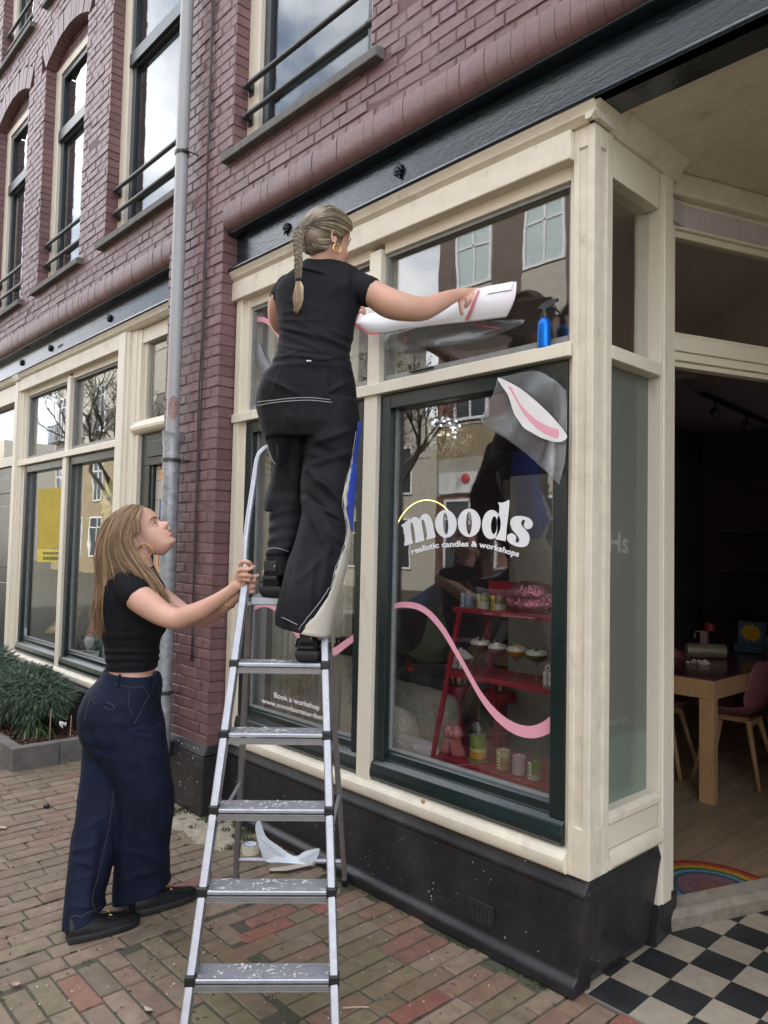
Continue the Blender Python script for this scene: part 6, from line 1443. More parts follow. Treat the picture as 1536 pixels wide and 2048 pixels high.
# tee shirt
fo = folds([(205, 1275, 320, 1268, 7, .004), (212, 1303, 316, 1303, 3.5, .007), (213, 1318, 316, 1317, 3.2, .0065), (214, 1288, 312, 1290, 4, .002), (230, 1200, 320, 1250, 8, .004), (260, 1230, 330, 1262, 6, .004), (212, 1335, 310, 1332, 3, .003), (210, 1250, 300, 1262, 6, .002)], fine=.002)
tee = MB(); fo_ = fo; fo = lambda p, t, py: 1.7*fo_(p, t, py)
tor1.mesh(1140, 1337, 130, 80, wr=fo, mb=tee, tilt=lambda t: .0)
sl = [(W(256, 1166, 3.075), .062), (W(262, 1176, 3.055), .066), (W(272, 1187, 3.035), .0655)]
limb(tee, sl, 5, 24); tee.tube([W(267, 1182, 3.045), W(277, 1193, 3.027)], [.0665, .0655], 28)
limb(tee, [(W(285, 1163, 3.30), .058), (W(300, 1176, 3.27), .056)], 4)
tee.tube([W(277, 1128, 3.185), W(276, 1142, 3.19), W(272, 1158, 3.19)], [.060, .085, .12], 28)
fix(tee.build('tee_shirt', m_tee, p1), .0040, 2, .5)
# jeans
jf = folds([(176, 1462, 240, 1580, 7, -.006), (265, 1455, 225, 1440, 8, .004), (285, 1500, 330, 1520, 10, .005), (190, 1480, 230, 1600, 9, .005), (255, 1560, 250, 1800, 12, .008), (300, 1540, 310, 1800, 14, .009), (275, 1650, 272, 1820, 8, -.008), (330, 1600, 322, 1770, 8, .007), (160, 1600, 150, 1850, 9, .006), (190, 1620, 172, 1860, 10, .007), (210, 1660, 190, 1800, 8, -.007), (165, 1660, 215, 1630, 6, .006), (150, 1700, 190, 1690, 5, .007), (205, 1405, 300, 1420, 10, .003), (258, 1452, 296, 1470, 5, -.006), (150, 1720, 200, 1735, 4, .006), (145, 1760, 195, 1745, 4, .005), (140, 1810, 190, 1820, 5, .006), (250, 1700, 330, 1720, 6, .005), (245, 1760, 320, 1740, 5, .005), (300, 1560, 340, 1575, 5, .005), (178, 1500, 225, 1520, 4, .005), (265, 1462, 300, 1450, 3.5, .006), (268, 1470, 306, 1476, 3.5, .005)], amp=1.25, fine=.005)
jn = MB()
hips = Cloth([(1338, 211, 317, 3.185, .120), (1352, 207, 320, 3.185, .124), (1366, 195, 321, 3.185, .135), (1384, 178, 319, 3.185, .155), (1404, 168, 318, 3.185, .165), (1425, 163, 321, 3.185, .17), (1445, 163, 325, 3.19, .17), (1470, 166, 329, 3.19, .165), (1500, 178, 333, 3.19, .14)], yaw=.0)
hips.mesh(1344, 1500, 60, 72, jf, jn, tilt=lambda t: -.10*(1-t)**6)
legR = Cloth([(1440, 172, 324, 3.15, .12), (1470, 184, 329, 3.15, .12), (1500, 197, 333, 3.15, .12), (1530, 212, 338, 3.16, .118), (1557, 227, 343, 3.17, .115), (1583, 238, 346, 3.18, .112), (1620, 237, 346, 3.20, .11), (1668, 235, 339, 3.23, .112), (1722, 232, 337, 3.26, .115), (1762, 230, 338, 3.28, .12), (1795, 229, 341, 3.29, .125), (1835, 228, 345, 3.29, .125)])
legL = Cloth([(1450, 175, 250, 3.25, .12), (1492, 172, 255, 3.25, .12), (1540, 167, 258, 3.23, .115), (1583, 161, 254, 3.21, .11), (1638, 156, 246, 3.18, .108), (1668, 149, 236, 3.165, .108), (1700, 145, 232, 3.15, .108), (1722, 142, 225, 3.14, .108), (1776, 137, 210, 3.11, .112), (1811, 134.5, 203, 3.09, .115), (1850, 132, 208, 3.07, .12), (1875, 131, 214, 3.06, .12)])
legR.mesh(1445, 1782, 90, 64, jf, jn, tilt=lambda t: .33*max(0, t-.8)/.2)
legL.mesh(1455, 1834, 100, 64, jf, jn, tilt=lambda t: .36*max(0, t-.82)/.18)
fix(jn.build('jeans', m_den, p1), .0050, 2, .5)
m_st = mat('tan_stitching', (.15,.11,.10), .7); st_ = MB()
def stitch(mb, cl, pts, r=.0009, off=.004): mb.tube(spline([cl.front(x, y, off-.0012) for x, y in pts], 6), r*.62, 5)
stitch(st_, hips, [(209, 1355), (240, 1367), (280, 1371), (316, 1367)], off=.005)
stitch(st_, hips, [(259, 1376), (257, 1405), (262, 1430)], .0007); stitch(st_, hips, [(185, 1406), (187, 1398), (226, 1409), (224, 1418), (185, 1406)], .0009, .006)
stitch(st_, hips, [(288, 1376), (298, 1388), (290, 1410), (267, 1447)], .001, .006); stitch(st_, hips, [(308, 1352), (309, 1372)], .0009, .006); stitch(st_, hips, [(195, 1362), (178, 1400), (170, 1440)], .0008, .008)
stitch(st_, legL, [(228, 1570), (220, 1640), (208, 1700), (192, 1760), (186, 1800), (194, 1828)], .0008, .006)
st_.build('stitching', m_st, p1)
bl_ = MB()
for x in (240, 309): bl_.tube([hips.front(x, 1346, .007), hips.front(x-1, 1360, .010), hips.front(x-4, 1379, .009)], .0052, 8, flat=.5)
bl_.build('belt_loops', m_den, p1)
tp = MB(); P = [legL.front(134+i*9, 1842-i*3.8, .004) for i in range(9)]; tp.tube(P, .0008, 5); tp.build('hem_stitching', m_st, p1)
def loafer(name, heel, toe, root, w=.050, h=.075, sole_h=.026, col=m_leather, bits=True, heelh=.0):
    hx = V(toe)-V(heel); L_ = hx.length; d = hx.normalized(); s = V((d.y, -d.x, 0)); o = V(heel)
    def out(t): return w*(.72+.28*sin(pi*min(t*1.0, 1)*.9+.1))*(1 if t < .72 else sqrt(max(.0, 1-((t-.72)/.285)**2.4))) * (1 if t > .12 else .86+.14*t/.12)
    R = []; n = 15
    up = MB(); so = MB(); ts = [i/(n-1) for i in range(n)]
    for zz, sc in ((0, .96), (.004, 1.02), (sole_h-.003, 1.03), (sole_h, 1.0)):
        so_r = [o+d*(t*L_)+s*out(t)*sc+ZU*zz for t in ts]+[o+d*(t*L_)-s*out(t)*sc+ZU*zz for t in ts[::-1]]; R.append(so_r)
    so.loft(R); so_o = so.build('sole', m_sole, root, smooth=True, sharp=40)
    R = []
    for t in [i/22 for i in range(23)]:
        ww = out(t*.985+.008)*.97; hh = (h*1.15 if t < .25 else lerp(h*1.15, h*.78, (t-.25)/.25) if t < .5 else lerp(h*.78, h*.50, (t-.5)/.25) if t < .75 else h*.50*sqrt(max(.02, 1-((t-.75)/.262)**2.2)))
        ring = []
        for k in range(16):
            a = pi*k/15; ring.append(o+d*(t*L_*.985+.003)+s*ww*cos(a)*(1-.12*sin(a))+ZU*(sole_h-.002+hh*sin(a)**.75))
        R.append(ring)
    up.loft(R, caps=True, closed=True); uo = up.build('shoe', col, root, smooth=True, sharp=60)
    # apron seam
    P = []
    for i in range(17):
        a = -pi*.5+pi*i/16; P.append(o+d*(L_*(.70+.20*cos(a)))+s*w*.66*sin(a)+ZU*(sole_h+h*.53-.007*abs(sin(a))-.012*cos(a)))
    MB().tube([P[0]-d*.06+ZU*.016]+P+[P[-1]-d*.06+ZU*.016], .0024, 6).build('seam', col, uo, smooth=True)
    if bits:
        c = o+d*L_*.56+ZU*(sole_h+h*.73); mb = MB(); mb.tube([c-s*.022, c+s*.022], .0024, 6)
        for q in (-1, 1): mb.tube([c+s*.02*q+(d*cos(t)+ZU*.4*sin(t))*.006 for t in [2*pi*k/10 for k in range(11)]], .0016, 5)
        mb.build('metal_bit', M['gold'], uo, smooth=True)
    return uo
loafer('shoe', onZ(134, 1885, .0), onZ(279, 1846, 0), p1, .047, .060, .030); loafer('shoe', onZ(264, 1832, 0), onZ(392, 1793, 0), p1, .047, .060, .030)
# hair
HG = [[W(*q) for q in g] for g in (
 [(286,1014,3.13),(279,1026,3.075),(270,1052,3.052),(264,1078,3.045),(272,1108,3.05),(292,1138,3.045),(316,1172,3.035),(337,1206,3.04)],
 [(280,1011,3.13),(264,1030,3.065),(254,1058,3.045),(252,1085,3.042),(262,1112,3.04),(280,1140,3.035),(302,1172,3.03),(326,1210,3.04)],
 [(272,1010,3.13),(250,1030,3.065),(238,1060,3.04),(236,1090,3.035),(243,1116,3.035),(257,1138,3.03),(278,1165,3.05),(296,1195,3.075)],
 [(264,1010,3.13),(238,1032,3.07),(225,1062,3.05),(220,1095,3.045),(222,1125,3.05),(224,1155,3.06),(222,1190,3.10),(222,1225,3.11)],
 [(258,1012,3.13),(228,1034,3.08),(214,1064,3.065),(207,1100,3.06),(206,1135,3.06),(204,1175,3.065),(200,1215,3.07),(206,1262,3.08)],
 [(254,1014,3.15),(222,1036,3.12),(206,1066,3.12),(201,1102,3.11),(200,1140,3.10),(198,1180,3.10),(191,1225,3.10),(199,1275,3.11)],
 [(254,1014,3.19),(222,1037,3.20),(207,1068,3.21),(202,1104,3.20),(201,1142,3.19),(200,1182,3.18),(196,1222,3.17),(210,1268,3.17)])]
hc = [(.30,.18,.095), (.42,.27,.15), (.55,.39,.24), (.13,.075,.04), (.36,.22,.12), (.19,.11,.06)]
hair = MB()
sheet(hair, [[p+_f*.012 for p in g] for g in HG], (.17,.10,.055))
strands(hair, HG, 2500, hc, r=.00085, jit=.005, Dmid=3.16, inner=.35, wave=.009)
strands(hair, HG[4:], 260, hc, r=.0009, jit=.011, wave=.016)
strands(hair, HG, 170, hc, r=.0006, jit=.012)
far = [[W(284,1013,3.14), W(281,1020,3.20), W(272,1050,3.25), W(266,1085,3.25), W(285,1125,3.24), W(312,1165,3.20), W(333,1200,3.14)], [W(262,1011,3.16), W(235,1034,3.20), W(222,1070,3.24), W(226,1110,3.24), W(255,1140,3.25), W(290,1165,3.2), W(325,1203,3.14)]]
sheet(hair, far, (.17,.10,.055)); strands(hair, far, 220, hc, r=.0013, jit=.005)
wisp = [[W(286,1014,3.10), W(277,1034,3.058), W(279,1058,3.052), W(272,1072,3.05)], [W(284,1013,3.10), W(272,1034,3.06), W(270,1056,3.052), W(264,1072,3.05)]]
strands(hair, wisp, 90, hc, r=.001, jit=.003)
hair.build('hair', m_hair, p1, smooth=True)
er = HO+hs*.077-hu*.032*K1; hoop(er-hu*.026+hs*.012+hf*.006, .0275, (-_f*.94+RR*.2), .0016, 'hoop_earring', p1); hoop(er-hu*.002+hs*.008+hf*.002, .006, (-_f*.4+RR*.9), .0022, 'small_earring', p1)
hoop(HO+hs*.080-hf*.018*K1+hu*.0, .0045, hf, .0012, 'ear_cuff', p1)
# ======================================================== woman on the ladder
p2 = thing('person', 'woman with a braid, black tee and wide black trousers standing on the ladder holding vinyl', 'person', tuple(W(610, 1322, 2.80)))
b2 = MB(); ph = radians(50); gf = (FH*cos(ph)+RH*sin(ph))*cos(.10)-ZU*sin(.10); gf.normalize(); gs = (RH*cos(ph)-FH*sin(ph)).normalized(); gu = gs.cross(gf).normalized()
if gu.z < 0: gu = -gu
HO2 = W(669.5, 473, 2.90)-gs*.072
head_mesh(b2, HO2, gf, gu, gs, .97)
limb(b2, [(HO2-gu*.02-gf*.015, .055), (W(645, 505, 2.95), .051), (W(643, 525, 2.96), .053), (W(638, 550, 2.97), .075)])
tor2 = Cloth([(524, 612, 682, 2.97, .045), (534, 597, 707, 2.97, .07), (546, 584, 722, 2.97, .085), (562, 565, 732, 2.97, .095), (584, 553, 735, 2.97, .105), (610, 552, 722, 2.97, .11), (640, 556, 711, 2.96, .11), (672, 558, 706, 2.95, .108), (700, 556, 699, 2.94, .108), (722, 550, 700, 2.93, .11), (742, 543, 705, 2.93, .115)])
Cloth([(r[0], r[1]+4, r[2]-4, r[3], r[4]-.008) for r in tor2.tab]).mesh(530, 740, 40, 40, mb=b2)
hR = onY(925, 592, 2.315); hL = onY(700, 640, 2.33)
DhR = (hR-CAMP).dot(_f); DhL = (hL-CAMP).dot(_f)
limb(b2, [(W(722, 575, 2.95), .054), (W(748, 588, 2.92), .053), (W(780, 607, 2.90), .058), (W(818, 616, 2.91), .052), (W(848, 617, 2.94), .046), (W(878, 605, 3.0), .038), (W(900, 595, 3.05), .030), (W(918, 589, DhR), .0245), (W(926, 588, DhR+.01), .025)])
limb(b2, [(W(578, 575, 3.0), .052), (W(562, 600, 3.03), .048), (W(558, 635, 3.08), .044), (W(575, 655, 3.16), .040), (W(630, 650, 3.32), .034), (W(680, 642, 3.46), .027), (hL, .025)])
# right hand, fingers hanging over the sheet
Dh = DhR
b2.loft([[W(924, 588, Dh)+RH*a+ZU*b+FH*c for a, b, c in ((-.002, .021, .010), (-.002, -.022, .010), (-.002, -.020, -.014), (-.002, .020, -.014))],
         [W(940, 586, Dh+.012)+RH*a+ZU*b+FH*c for a, b, c in ((0, .022, .014), (-.010, -.028, .014), (-.006, -.026, -.012), (.004, .020, -.014))],
         [W(951, 584, Dh+.02)+RH*a+ZU*b+FH*c for a, b, c in ((0, .016, .018), (-.018, -.022, .018), (-.012, -.020, -.008), (.004, .014, -.008))]])
finger(b2, [W(949, 579, Dh+.012), W(957, 581, Dh+.004), W(959, 590, Dh+.012), W(957, 598, Dh+.025)], .0090, .0072)
finger(b2, [W(946, 585, Dh+.010), W(951, 592, Dh-.004), W(950, 604, Dh+.006), W(947, 611, Dh+.018)], .0090, .0072)
finger(b2, [W(940, 590, Dh+.008), W(943, 598, Dh-.006), W(940, 609, Dh+.004), W(936, 616, Dh+.016)], .0088, .0070)
finger(b2, [W(934, 592, Dh+.008), W(935, 600, Dh-.002), W(932, 609, Dh+.006), W(930, 613, Dh+.016)], .0082, .0066)
finger(b2, [W(924, 596, Dh), W(921, 606, Dh-.01), W(922, 618, Dh-.008), W(924, 627, Dh)], .0105, .0080)
# left hand
Dl = DhL
b2.ell(W(708, 637, Dl), (.026, .020, .030), 12, 8)
finger(b2, [W(710, 625, Dl), W(719, 614, Dl-.01), W(727, 617, Dl-.012), W(730, 628, Dl), W(728, 634, Dl)], .0092, .0076)
finger(b2, [W(712, 632, Dl), W(722, 622, Dl-.012), W(729, 628, Dl-.008), W(729, 637, Dl)], .009, .0075)
finger(b2, [W(712, 640, Dl), W(720, 640, Dl-.012), W(727, 645, Dl-.006)], .0095, .008)
finger(b2, [W(706, 630, Dl), W(712, 618, Dl-.005), W(717, 614, Dl)], .009, .008)
# legs
limb(b2, [(W(600, 780, 2.97), .08), (W(582, 870, 3.02), .055), (W(575, 960, 3.10), .045), (W(566, 1060, 3.0), .045), (W(553, 1120, 2.94), .038), (W(545, 1150, 2.93), .04)])
limb(b2, [(W(650, 780, 2.97), .08), (W(655, 900, 2.95), .065), (W(648, 1020, 2.92), .058), (W(638, 1140, 2.86), .052), (W(622, 1260, 2.80), .036), (W(620, 1290, 2.80), .036)])
fix(b2.build('body', m_skin2, p2), .0036, 2, .5)
face_parts(p2, HO2, gf, gu, gs, .97)
er = HO2+gs*.076-gu*.026; hoop(W(674, 497, 2.885), .0165, (-_f*.8+RR*.5), .0030, 'hoop_earring', p2)
# tee
fo2 = folds([(560, 650, 690, 690, 6, .006), (557, 640, 640, 640, 4, .004), (600, 645, 708, 705, 5, .007), (565, 668, 690, 720, 5, .006), (556, 690, 640, 706, 4, .005), (560, 712, 660, 718, 4, .005), (575, 600, 640, 615, 5, .003), (690, 545, 700, 610, 6, .004), (704, 545, 712, 600, 4, -.005), (560, 700, 700, 735, 4, .004), (640, 600, 700, 560, 10, .004), (570, 625, 620, 618, 5, .004), (660, 660, 705, 680, 5, .004), (590, 560, 600, 620, 14, .004), (558, 655, 620, 668, 3, .005), (640, 690, 700, 715, 3.5, .006), (600, 728, 690, 712, 3, .005), (556, 720, 600, 700, 3, .004)], amp=1.3, fine=.003)
t2 = MB(); tor2.mesh(527, 740, 120, 80, wr=fo2, mb=t2)
limb(t2, [(W(716, 574, 2.955), .060), (W(728, 580, 2.94), .060), (W(738, 584, 2.93), .0595)], 5, 24); t2.tube([W(730, 580, 2.94), W(742, 586, 2.925)], [.0605, .0600], 28)
limb(t2, [(W(580, 577, 3.0), .058), (W(566, 596, 3.03), .056)], 4, 20)
t2.tube([W(644, 521, 2.957), W(643, 530, 2.962), W(640, 545, 2.97)], [.060, .075, .11], 28)
fix(t2.build('tee_shirt', m_tee2, p2), .0038, 2, .5)
# trousers
tf = folds([(560, 745, 545, 790, 4, .006), (580, 742, 566, 800, 4, .006), (600, 745, 590, 790, 4, .005), (650, 745, 655, 800, 5, .005), (680, 745, 695, 800, 5, .006), (620, 745, 618, 790, 4, .004),
   (700, 860, 615, 890, 7, .012), (610, 880, 700, 930, 8, -.008), (618, 940, 690, 1010, 8, .014), (612, 990, 690, 1060, 7, -.009), (620, 930, 700, 905, 7, .010), (690, 985, 640, 960, 6, .009), (610, 1000, 660, 1100, 9, .011), (660, 1060, 690, 1095, 7, .010), (640, 1080, 600, 1230, 10, .009), (625, 1150, 615, 1240, 9, .008), (600, 1120, 575, 1240, 8, .008), (655, 1100, 640, 1190, 8, .007),
   (575, 830, 560, 930, 6, .010), (550, 860, 585, 960, 7, .009), (590, 860, 565, 985, 6, -.010), (600, 900, 590, 1000, 8, .008), (540, 760, 600, 790, 4, .006), (700, 760, 640, 795, 4, .006), (612, 905, 660, 915, 4, .008), (625, 1010, 690, 1040, 4, .008), (650, 1110, 600, 1160, 5, .008)], amp=1.35, fine=.005)
tr = MB()
th = Cloth([(722, 546, 702, 2.93, .114), (738, 545, 704, 2.93, .116), (741, 540, 706, 2.935, .125), (755, 529, 710, 2.95, .135), (784, 517, 713, 2.96, .145), (813, 514, 715, 2.97, .15), (850, 522, 719, 2.97, .15), (880, 530, 717, 2.98, .14)])
th.mesh(723, 880, 70, 80, tf, tr)
gather = lambda p, t, py: .0022*sin(t*46)+.001*sin(t*23+py)
th.mesh(722, 740, 14, 160, gather, tr)
lr_ = Cloth([(800, 600, 716, 2.96, .135), (848, 606, 719, 2.96, .13), (889, 610, 715, 2.955, .125), (917, 609, 711, 2.95, .12), (971, 602, 709, 2.93, .115), (1021, 603, 703, 2.91, .112), (1067, 595, 702, 2.89, .115), (1095, 587, 699, 2.88, .118), (1135, 573, 691, 2.86, .122), (1190, 560, 675, 2.83, .128), (1242, 551, 662, 2.815, .13), (1276, 552, 656, 2.81, .13)])
lr_.mesh(805, 1259, 130, 80, tf, tr, tilt=lambda t: -.20*max(0, t-.75)/.25)
ll_ = Cloth([(800, 516, 620, 2.99, .14), (857, 524, 622, 3.01, .14), (898, 538, 620, 3.05, .13), (935, 546, 620, 3.08, .12), (965, 541, 620, 3.09, .115), (985, 534, 622, 3.09, .11), (1006, 528, 622, 3.07, .10), (1022, 529, 620, 3.06, .09)])
ll_.mesh(805, 1024, 60, 64, tf, tr)
fold2 = lambda p, t, py: .004*sin(py*.22+p.x*40)+.003*noise.noise(p*14)
lc_ = Cloth([(985, 545, 615, 3.06, .075), (1035, 540, 612, 3.03, .072), (1060, 539, 606, 3.0, .068), (1081, 538, 600, 2.97, .062), (1103, 534, 584, 2.95, .058), (1112, 534, 580, 2.945, .058)])
lc_.mesh(990, 1112, 50, 48, fold2, tr)
trm = tr.build('trousers', m_nylon, p2); fix(trm, .0044, 2, .5)
# side panels (ivory, with blue insets) laid over the outer seam
def bnd(tab, y): return interp(tab, y)[0]
IN = [(848, 716), (862, 714), (905, 707), (933, 701.7), (985, 688), (1012, 686.5), (1053, 694), (1086, 690), (1136, 671.6), (1174, 661), (1209, 639), (1240, 612), (1262, 596)]
m_iv = mat('ivory_nylon', (.55,.51,.43), .55, var=.08, bump=.2, bscale=40); m_bl = mat('blue_mesh_cloth', (.01,.03,.32), .5, var=.5, vscale=220, col2=(.05,.12,.6), thr=(.4,.6))
def panel(y0, y1, a_fn, b_fn, m_, name, off, rows=60, cols=16, wrap=.45):
    mb = MB(); R = []
    for i in range(rows+1):
        y = lerp(y0, y1, i/rows); ring = lr_.ring(y, 120, lambda p, t, py: tf(p, t, py)+off); row = []
        cc = lr_.sec(y)[0]; tt = (y-805)/(1259-805); tl_ = -.20*max(0, tt-.75)/.25
        ring = [p+ZU*((p-cc).dot(RH)*tl_) for p in ring]
        sel = []
        for k in range(-60, 60):
            p = ring[k % 120]; d = p-CAMP; D = d.dot(_f); px = 768+F*d.dot(RR)/D; near = (k < 0)
            sel.append((k, p, px))
        # walk from the near side boundary round the outer edge
        bx = a_fn(y); start = None
        for k, p, px in sel:
            if k <= 0 and px >= bx: start = k; break
        if start is None: start = -2
        end = b_fn(y)
        pts = [ring[int(round(lerp(start, end, c/cols))) % 120] for c in range(cols+1)]
        R.append(pts)
    mb.grid(R)
    return mb.build(name, m_, p2, smooth=True, solid=.0015)
panel(915, 1259, lambda y: bnd(IN, y), lambda y: 22, m_iv, 'ivory_side_panel', .0035)
BI = [(846, 716), (889, 711), (917, 706), (971, 697), (1021, 693), (1050, 700), (1067, 703)]
panel(846, 1062, lambda y: bnd(BI, y), lambda y: 10, m_bl, 'blue_side_inset', .0055)
pi_ = MB(); wht = mat('white_piping', (.5,.5,.5), .5)
def on2(cl, pts, off, r): pi_.tube(spline([cl.front(x, y, off) for x, y in pts], 8), r, 6)
on2(th, [(516, 806), (545, 799), (580, 796.5), (625, 795), (670, 796.5), (700, 803), (713, 812)], .008, .0011); on2(th, [(515, 813), (545, 804), (580, 801.5), (625, 800), (670, 801.5), (700, 808), (713, 817)], .008, .0011)
pi_.tube([lr_.front(bnd(IN, y)-1, y, .008) for y in range(860, 1262, 8)], .001, 5)
on2(lr_, [(552, 1232), (565, 1238), (580, 1243), (594, 1250)], .006, .0009)
on2(ll_, [(519, 850), (530, 885), (541, 912), (550, 928)], .010, .001)
on2(lc_, [(535, 1099), (548, 1096), (562, 1098), (577, 1103)], .006, .0009)
pi_.build('piping', wht, p2, smooth=True)
cp = MB(); cp.ell(th.front(521, 772, .004), (.010, .006, .016), 10, 6); cp.build('blue_pocket_cord', m_bl, p2, smooth=True)
MB().obox(tor2.front(617, 722, .010), RH*.009, FH*.0008, ZU*.002).build('care_label', M['white'], p2)
# socks and trainers
sk = MB(); sc_ = Cloth([(1100, 535, 580, 2.945, .048), (1125, 532, 576, 2.94, .046), (1150, 530, 574, 2.93, .046)]); sc_.mesh(1103, 1150, 20, 60, lambda p, t, py: .0012*sin(t*22), sk); sk.build('sock', m_sock, p2, smooth=True)
def trainer(heel_px, base_py, D, wpx, hpx, dirv, zbase, root):
    """chunky trainer seen from the heel; heel back at (heel_px, base_py)"""
    c = W(heel_px, base_py, D); c.z = zbase; d = V(dirv).normalized(); s = V((d.y, -d.x, 0)); w = wpx/2/F*D; h = hpx/F*D; L_ = .27
    def out(t): return w*(.82+.30*sin(pi*min(t, .8)/1.0))*(1 if t < .75 else sqrt(max(.02, 1-((t-.75)/.26)**2.2)))
    so = MB(); R = []; ts = [i/15 for i in range(16)]
    for zz, sc, bk2 in ((0, .80, .012), (.010, .98, .002), (.030, 1.08, -.006), (.042, 1.02, -.002)):
        R.append([c+d*(t*L_+(bk2 if t < .1 else 0))+s*out(t)*sc+ZU*(zz+.006*(t > .8)) for t in ts]+[c+d*(t*L_+(bk2 if t < .1 else 0))-s*out(t)*sc+ZU*(zz+.006*(t > .8)) for t in ts[::-1]])
    so.loft(R); so.build('sole', m_sole, root, smooth=True, sharp=50)
    up = MB(); R = []
    for t in [i/24 for i in range(25)]:
        hh = lerp(h*1.0, h*.80, t/.3) if t < .3 else lerp(h*.80, h*.42, (t-.3)/.35) if t < .65 else h*.42*sqrt(max(.03, 1-((t-.65)/.36)**2.2)); ww = out(t)*.98*(1.0 if t > .08 else .8+2.5*t)
        R.append([c+d*(t*L_*.98+.004-.010*sin(pi*k/17)*(1 if t < .05 else 0))+s*ww*cos(pi*k/17)*(1-.30*sin(pi*k/17)**2)+ZU*(.036+(hh-.036)*sin(pi*k/17)**.65) for k in range(18)])
    up.loft(R); u_ = up.build('trainer', m_leather, root, smooth=True, sharp=60)
    tb2 = MB(); e = c-d*.004+ZU*(h*.80); tb2.obox(e, s*w*.52, d*.006, ZU*h*.14); tb2.obox(c-d*.006+ZU*h*.50, s*w*.60, d*.006, ZU*h*.05); tb2.build('heel_tab', m_sole, u_, bevel=.003)
    MB().ell(e-d*.007+s*w*.38, (.003, .003, .003), 8, 6).build('stud', M['chrome'], u_, smooth=True)
    for q in (-1, 1): MB().tube(spline([c+d*.02+s*q*w*.93+ZU*.055, c+d*.08+s*q*w*1.04+ZU*.075, c+d*.15+s*q*w*1.0+ZU*.05], 5), .004, 6).build('overlay', m_sole, u_, smooth=True)
trainer(612, 1326, 2.735, 52, 62, FH*.95+RH*.12, .233*5+.006, p2)
trainer(540, 1190, 2.885, 50, 78, FH*.95+RH*.15, 1.397, p2)
# braided hair
GH = []
top = HO2+gu*.128*.97+gf*.035; gather_pt = W(600, 461, 2.865)
for a_ in range(12):
    an = lerp(-1.25, 3.9, a_/11)     # around the skull from right temple over the crown to the left
    e1 = (gs*cos(an)+gu*sin(an)); c0_ = HO2+gf*.035+gu*.045
    hl_ = HO2+gf*(.078 if 0 < an < 3.1 else .040)+(gs*cos(an)*.075+gu*(.045+.088*sin(an)))
    m1 = c0_-gf*.010+gs*cos(an)*.086+gu*sin(an)*.098; m2 = c0_-gf*.065+gs*cos(an)*.078+gu*sin(an)*.084; m3 = c0_-gf*.105+e1*.045
    GH.append([hl_, m1, m2, m3.lerp(gather_pt, .35), gather_pt])
h2 = MB(); hc2 = [(.27,.21,.14), (.36,.285,.19), (.18,.135,.09), (.42,.34,.23), (.13,.095,.06)]
core = MB(); c0_ = HO2-gf*.008+gu*.042; M3 = Matrix((gf, gs, gu)).transposed().to_3x3(); h2.c = (.24,.18,.12); h2.ell(c0_, (.090, .080, .096), 28, 20, rot=M3); h2.ell(c0_-gf*.045-gu*.05, (.055, .062, .05), 16, 10, rot=M3)
strands(h2, GH, 3600, hc2, r=.0010, jit=.0040)
GH3 = [[q_.lerp(c0_, .045) for q_ in g_] for g_ in GH]; strands(h2, GH3, 1500, hc2, r=.0014, jit=.003)
low = [[HO2+gs*.070-gf*.012-gu*.012, HO2+gs*.062-gf*.05-gu*.030, HO2+gs*.03-gf*.085-gu*.005, gather_pt], [HO2+gs*.060-gf*.02-gu*.055, HO2+gs*.045-gf*.055-gu*.055, HO2+gs*.015-gf*.085-gu*.03, gather_pt], [HO2-gs*.0-gf*.04-gu*.075, HO2-gf*.072-gu*.062, HO2-gs*.01-gf*.09-gu*.03, gather_pt], [HO2-gs*.05-gf*.02-gu*.05, HO2-gs*.055-gf*.06-gu*.04, HO2-gs*.045-gf*.085-gu*.015, gather_pt]]
sheet(h2, low, (.12,.085,.055)); strands(h2, low, 420, hc2[2:]+hc2[:2], r=.0012, jit=.003)
bp_ = spline([gather_pt, W(597, 478, 2.845), W(596.5, 500, 2.835), W(597, 525, 2.83), W(596.5, 545, 2.835), W(597, 558, 2.84)], 10)
nb = len(bp_)
for s3 in range(3):
    ph_ = 2*pi*s3/3; P = []; rr_ = []
    for i, p in enumerate(bp_):
        x = i/(nb-1); th_ = x*2*pi*4.2+ph_; am = .0115*(1-.45*x); P.append(p+RH*am*sin(th_)-FH*.008*(1-.3*x)*sin(2*th_)); rr_.append(.0112*(1-.42*x))
    for q in range(52):
        o_ = V((rp_.gauss(0, 1), rp_.gauss(0, 1), rp_.gauss(0, 1))).normalized()*rp_.uniform(.7, 1.0); c = rp_.choice(hc2[:4]); k = rp_.uniform(.8, 1.25); h2.c = tuple(v*k for v in c)
        h2.tube([P[i]+o_*rr_[i] for i in range(0, nb, 2)], .0013, 4, caps=False)
    h2.c = (.16,.12,.08); h2.tube(P, [r_*.85 for r_ in rr_], 8)
tail = [[W(593, 560, 2.84), W(591, 580, 2.835), W(589, 602, 2.84), W(591, 622, 2.85)], [W(597, 560, 2.835), W(600, 580, 2.825), W(598, 602, 2.83), W(592, 622, 2.845)], [W(600, 561, 2.84), W(606, 578, 2.835), W(603, 600, 2.84), W(594, 618, 2.85)]]
sheet(h2, tail, (.25,.18,.11)); strands(h2, tail, 240, [(.50,.37,.23), (.42,.30,.18), (.33,.23,.13), (.58,.45,.3)], r=.0011, jit=.003)
fly = [[gather_pt, gather_pt-gu*.02+RH*.02, W(606, 500, 2.87), W(612, 520, 2.9)], [gather_pt, gather_pt-RH*.02, W(590, 490, 2.84), W(588, 510, 2.84)]]; strands(h2, fly, 26, hc2, r=.0004, jit=.012)
h2.build('hair', m_hair, p2, smooth=True)
mb = MB(); mb.lathe([(.010, -.006), (.014, 0), (.010, .006)], W(597, 559, 2.838), 14); mb.build('hair_tie', M['black'], p2, smooth=True)
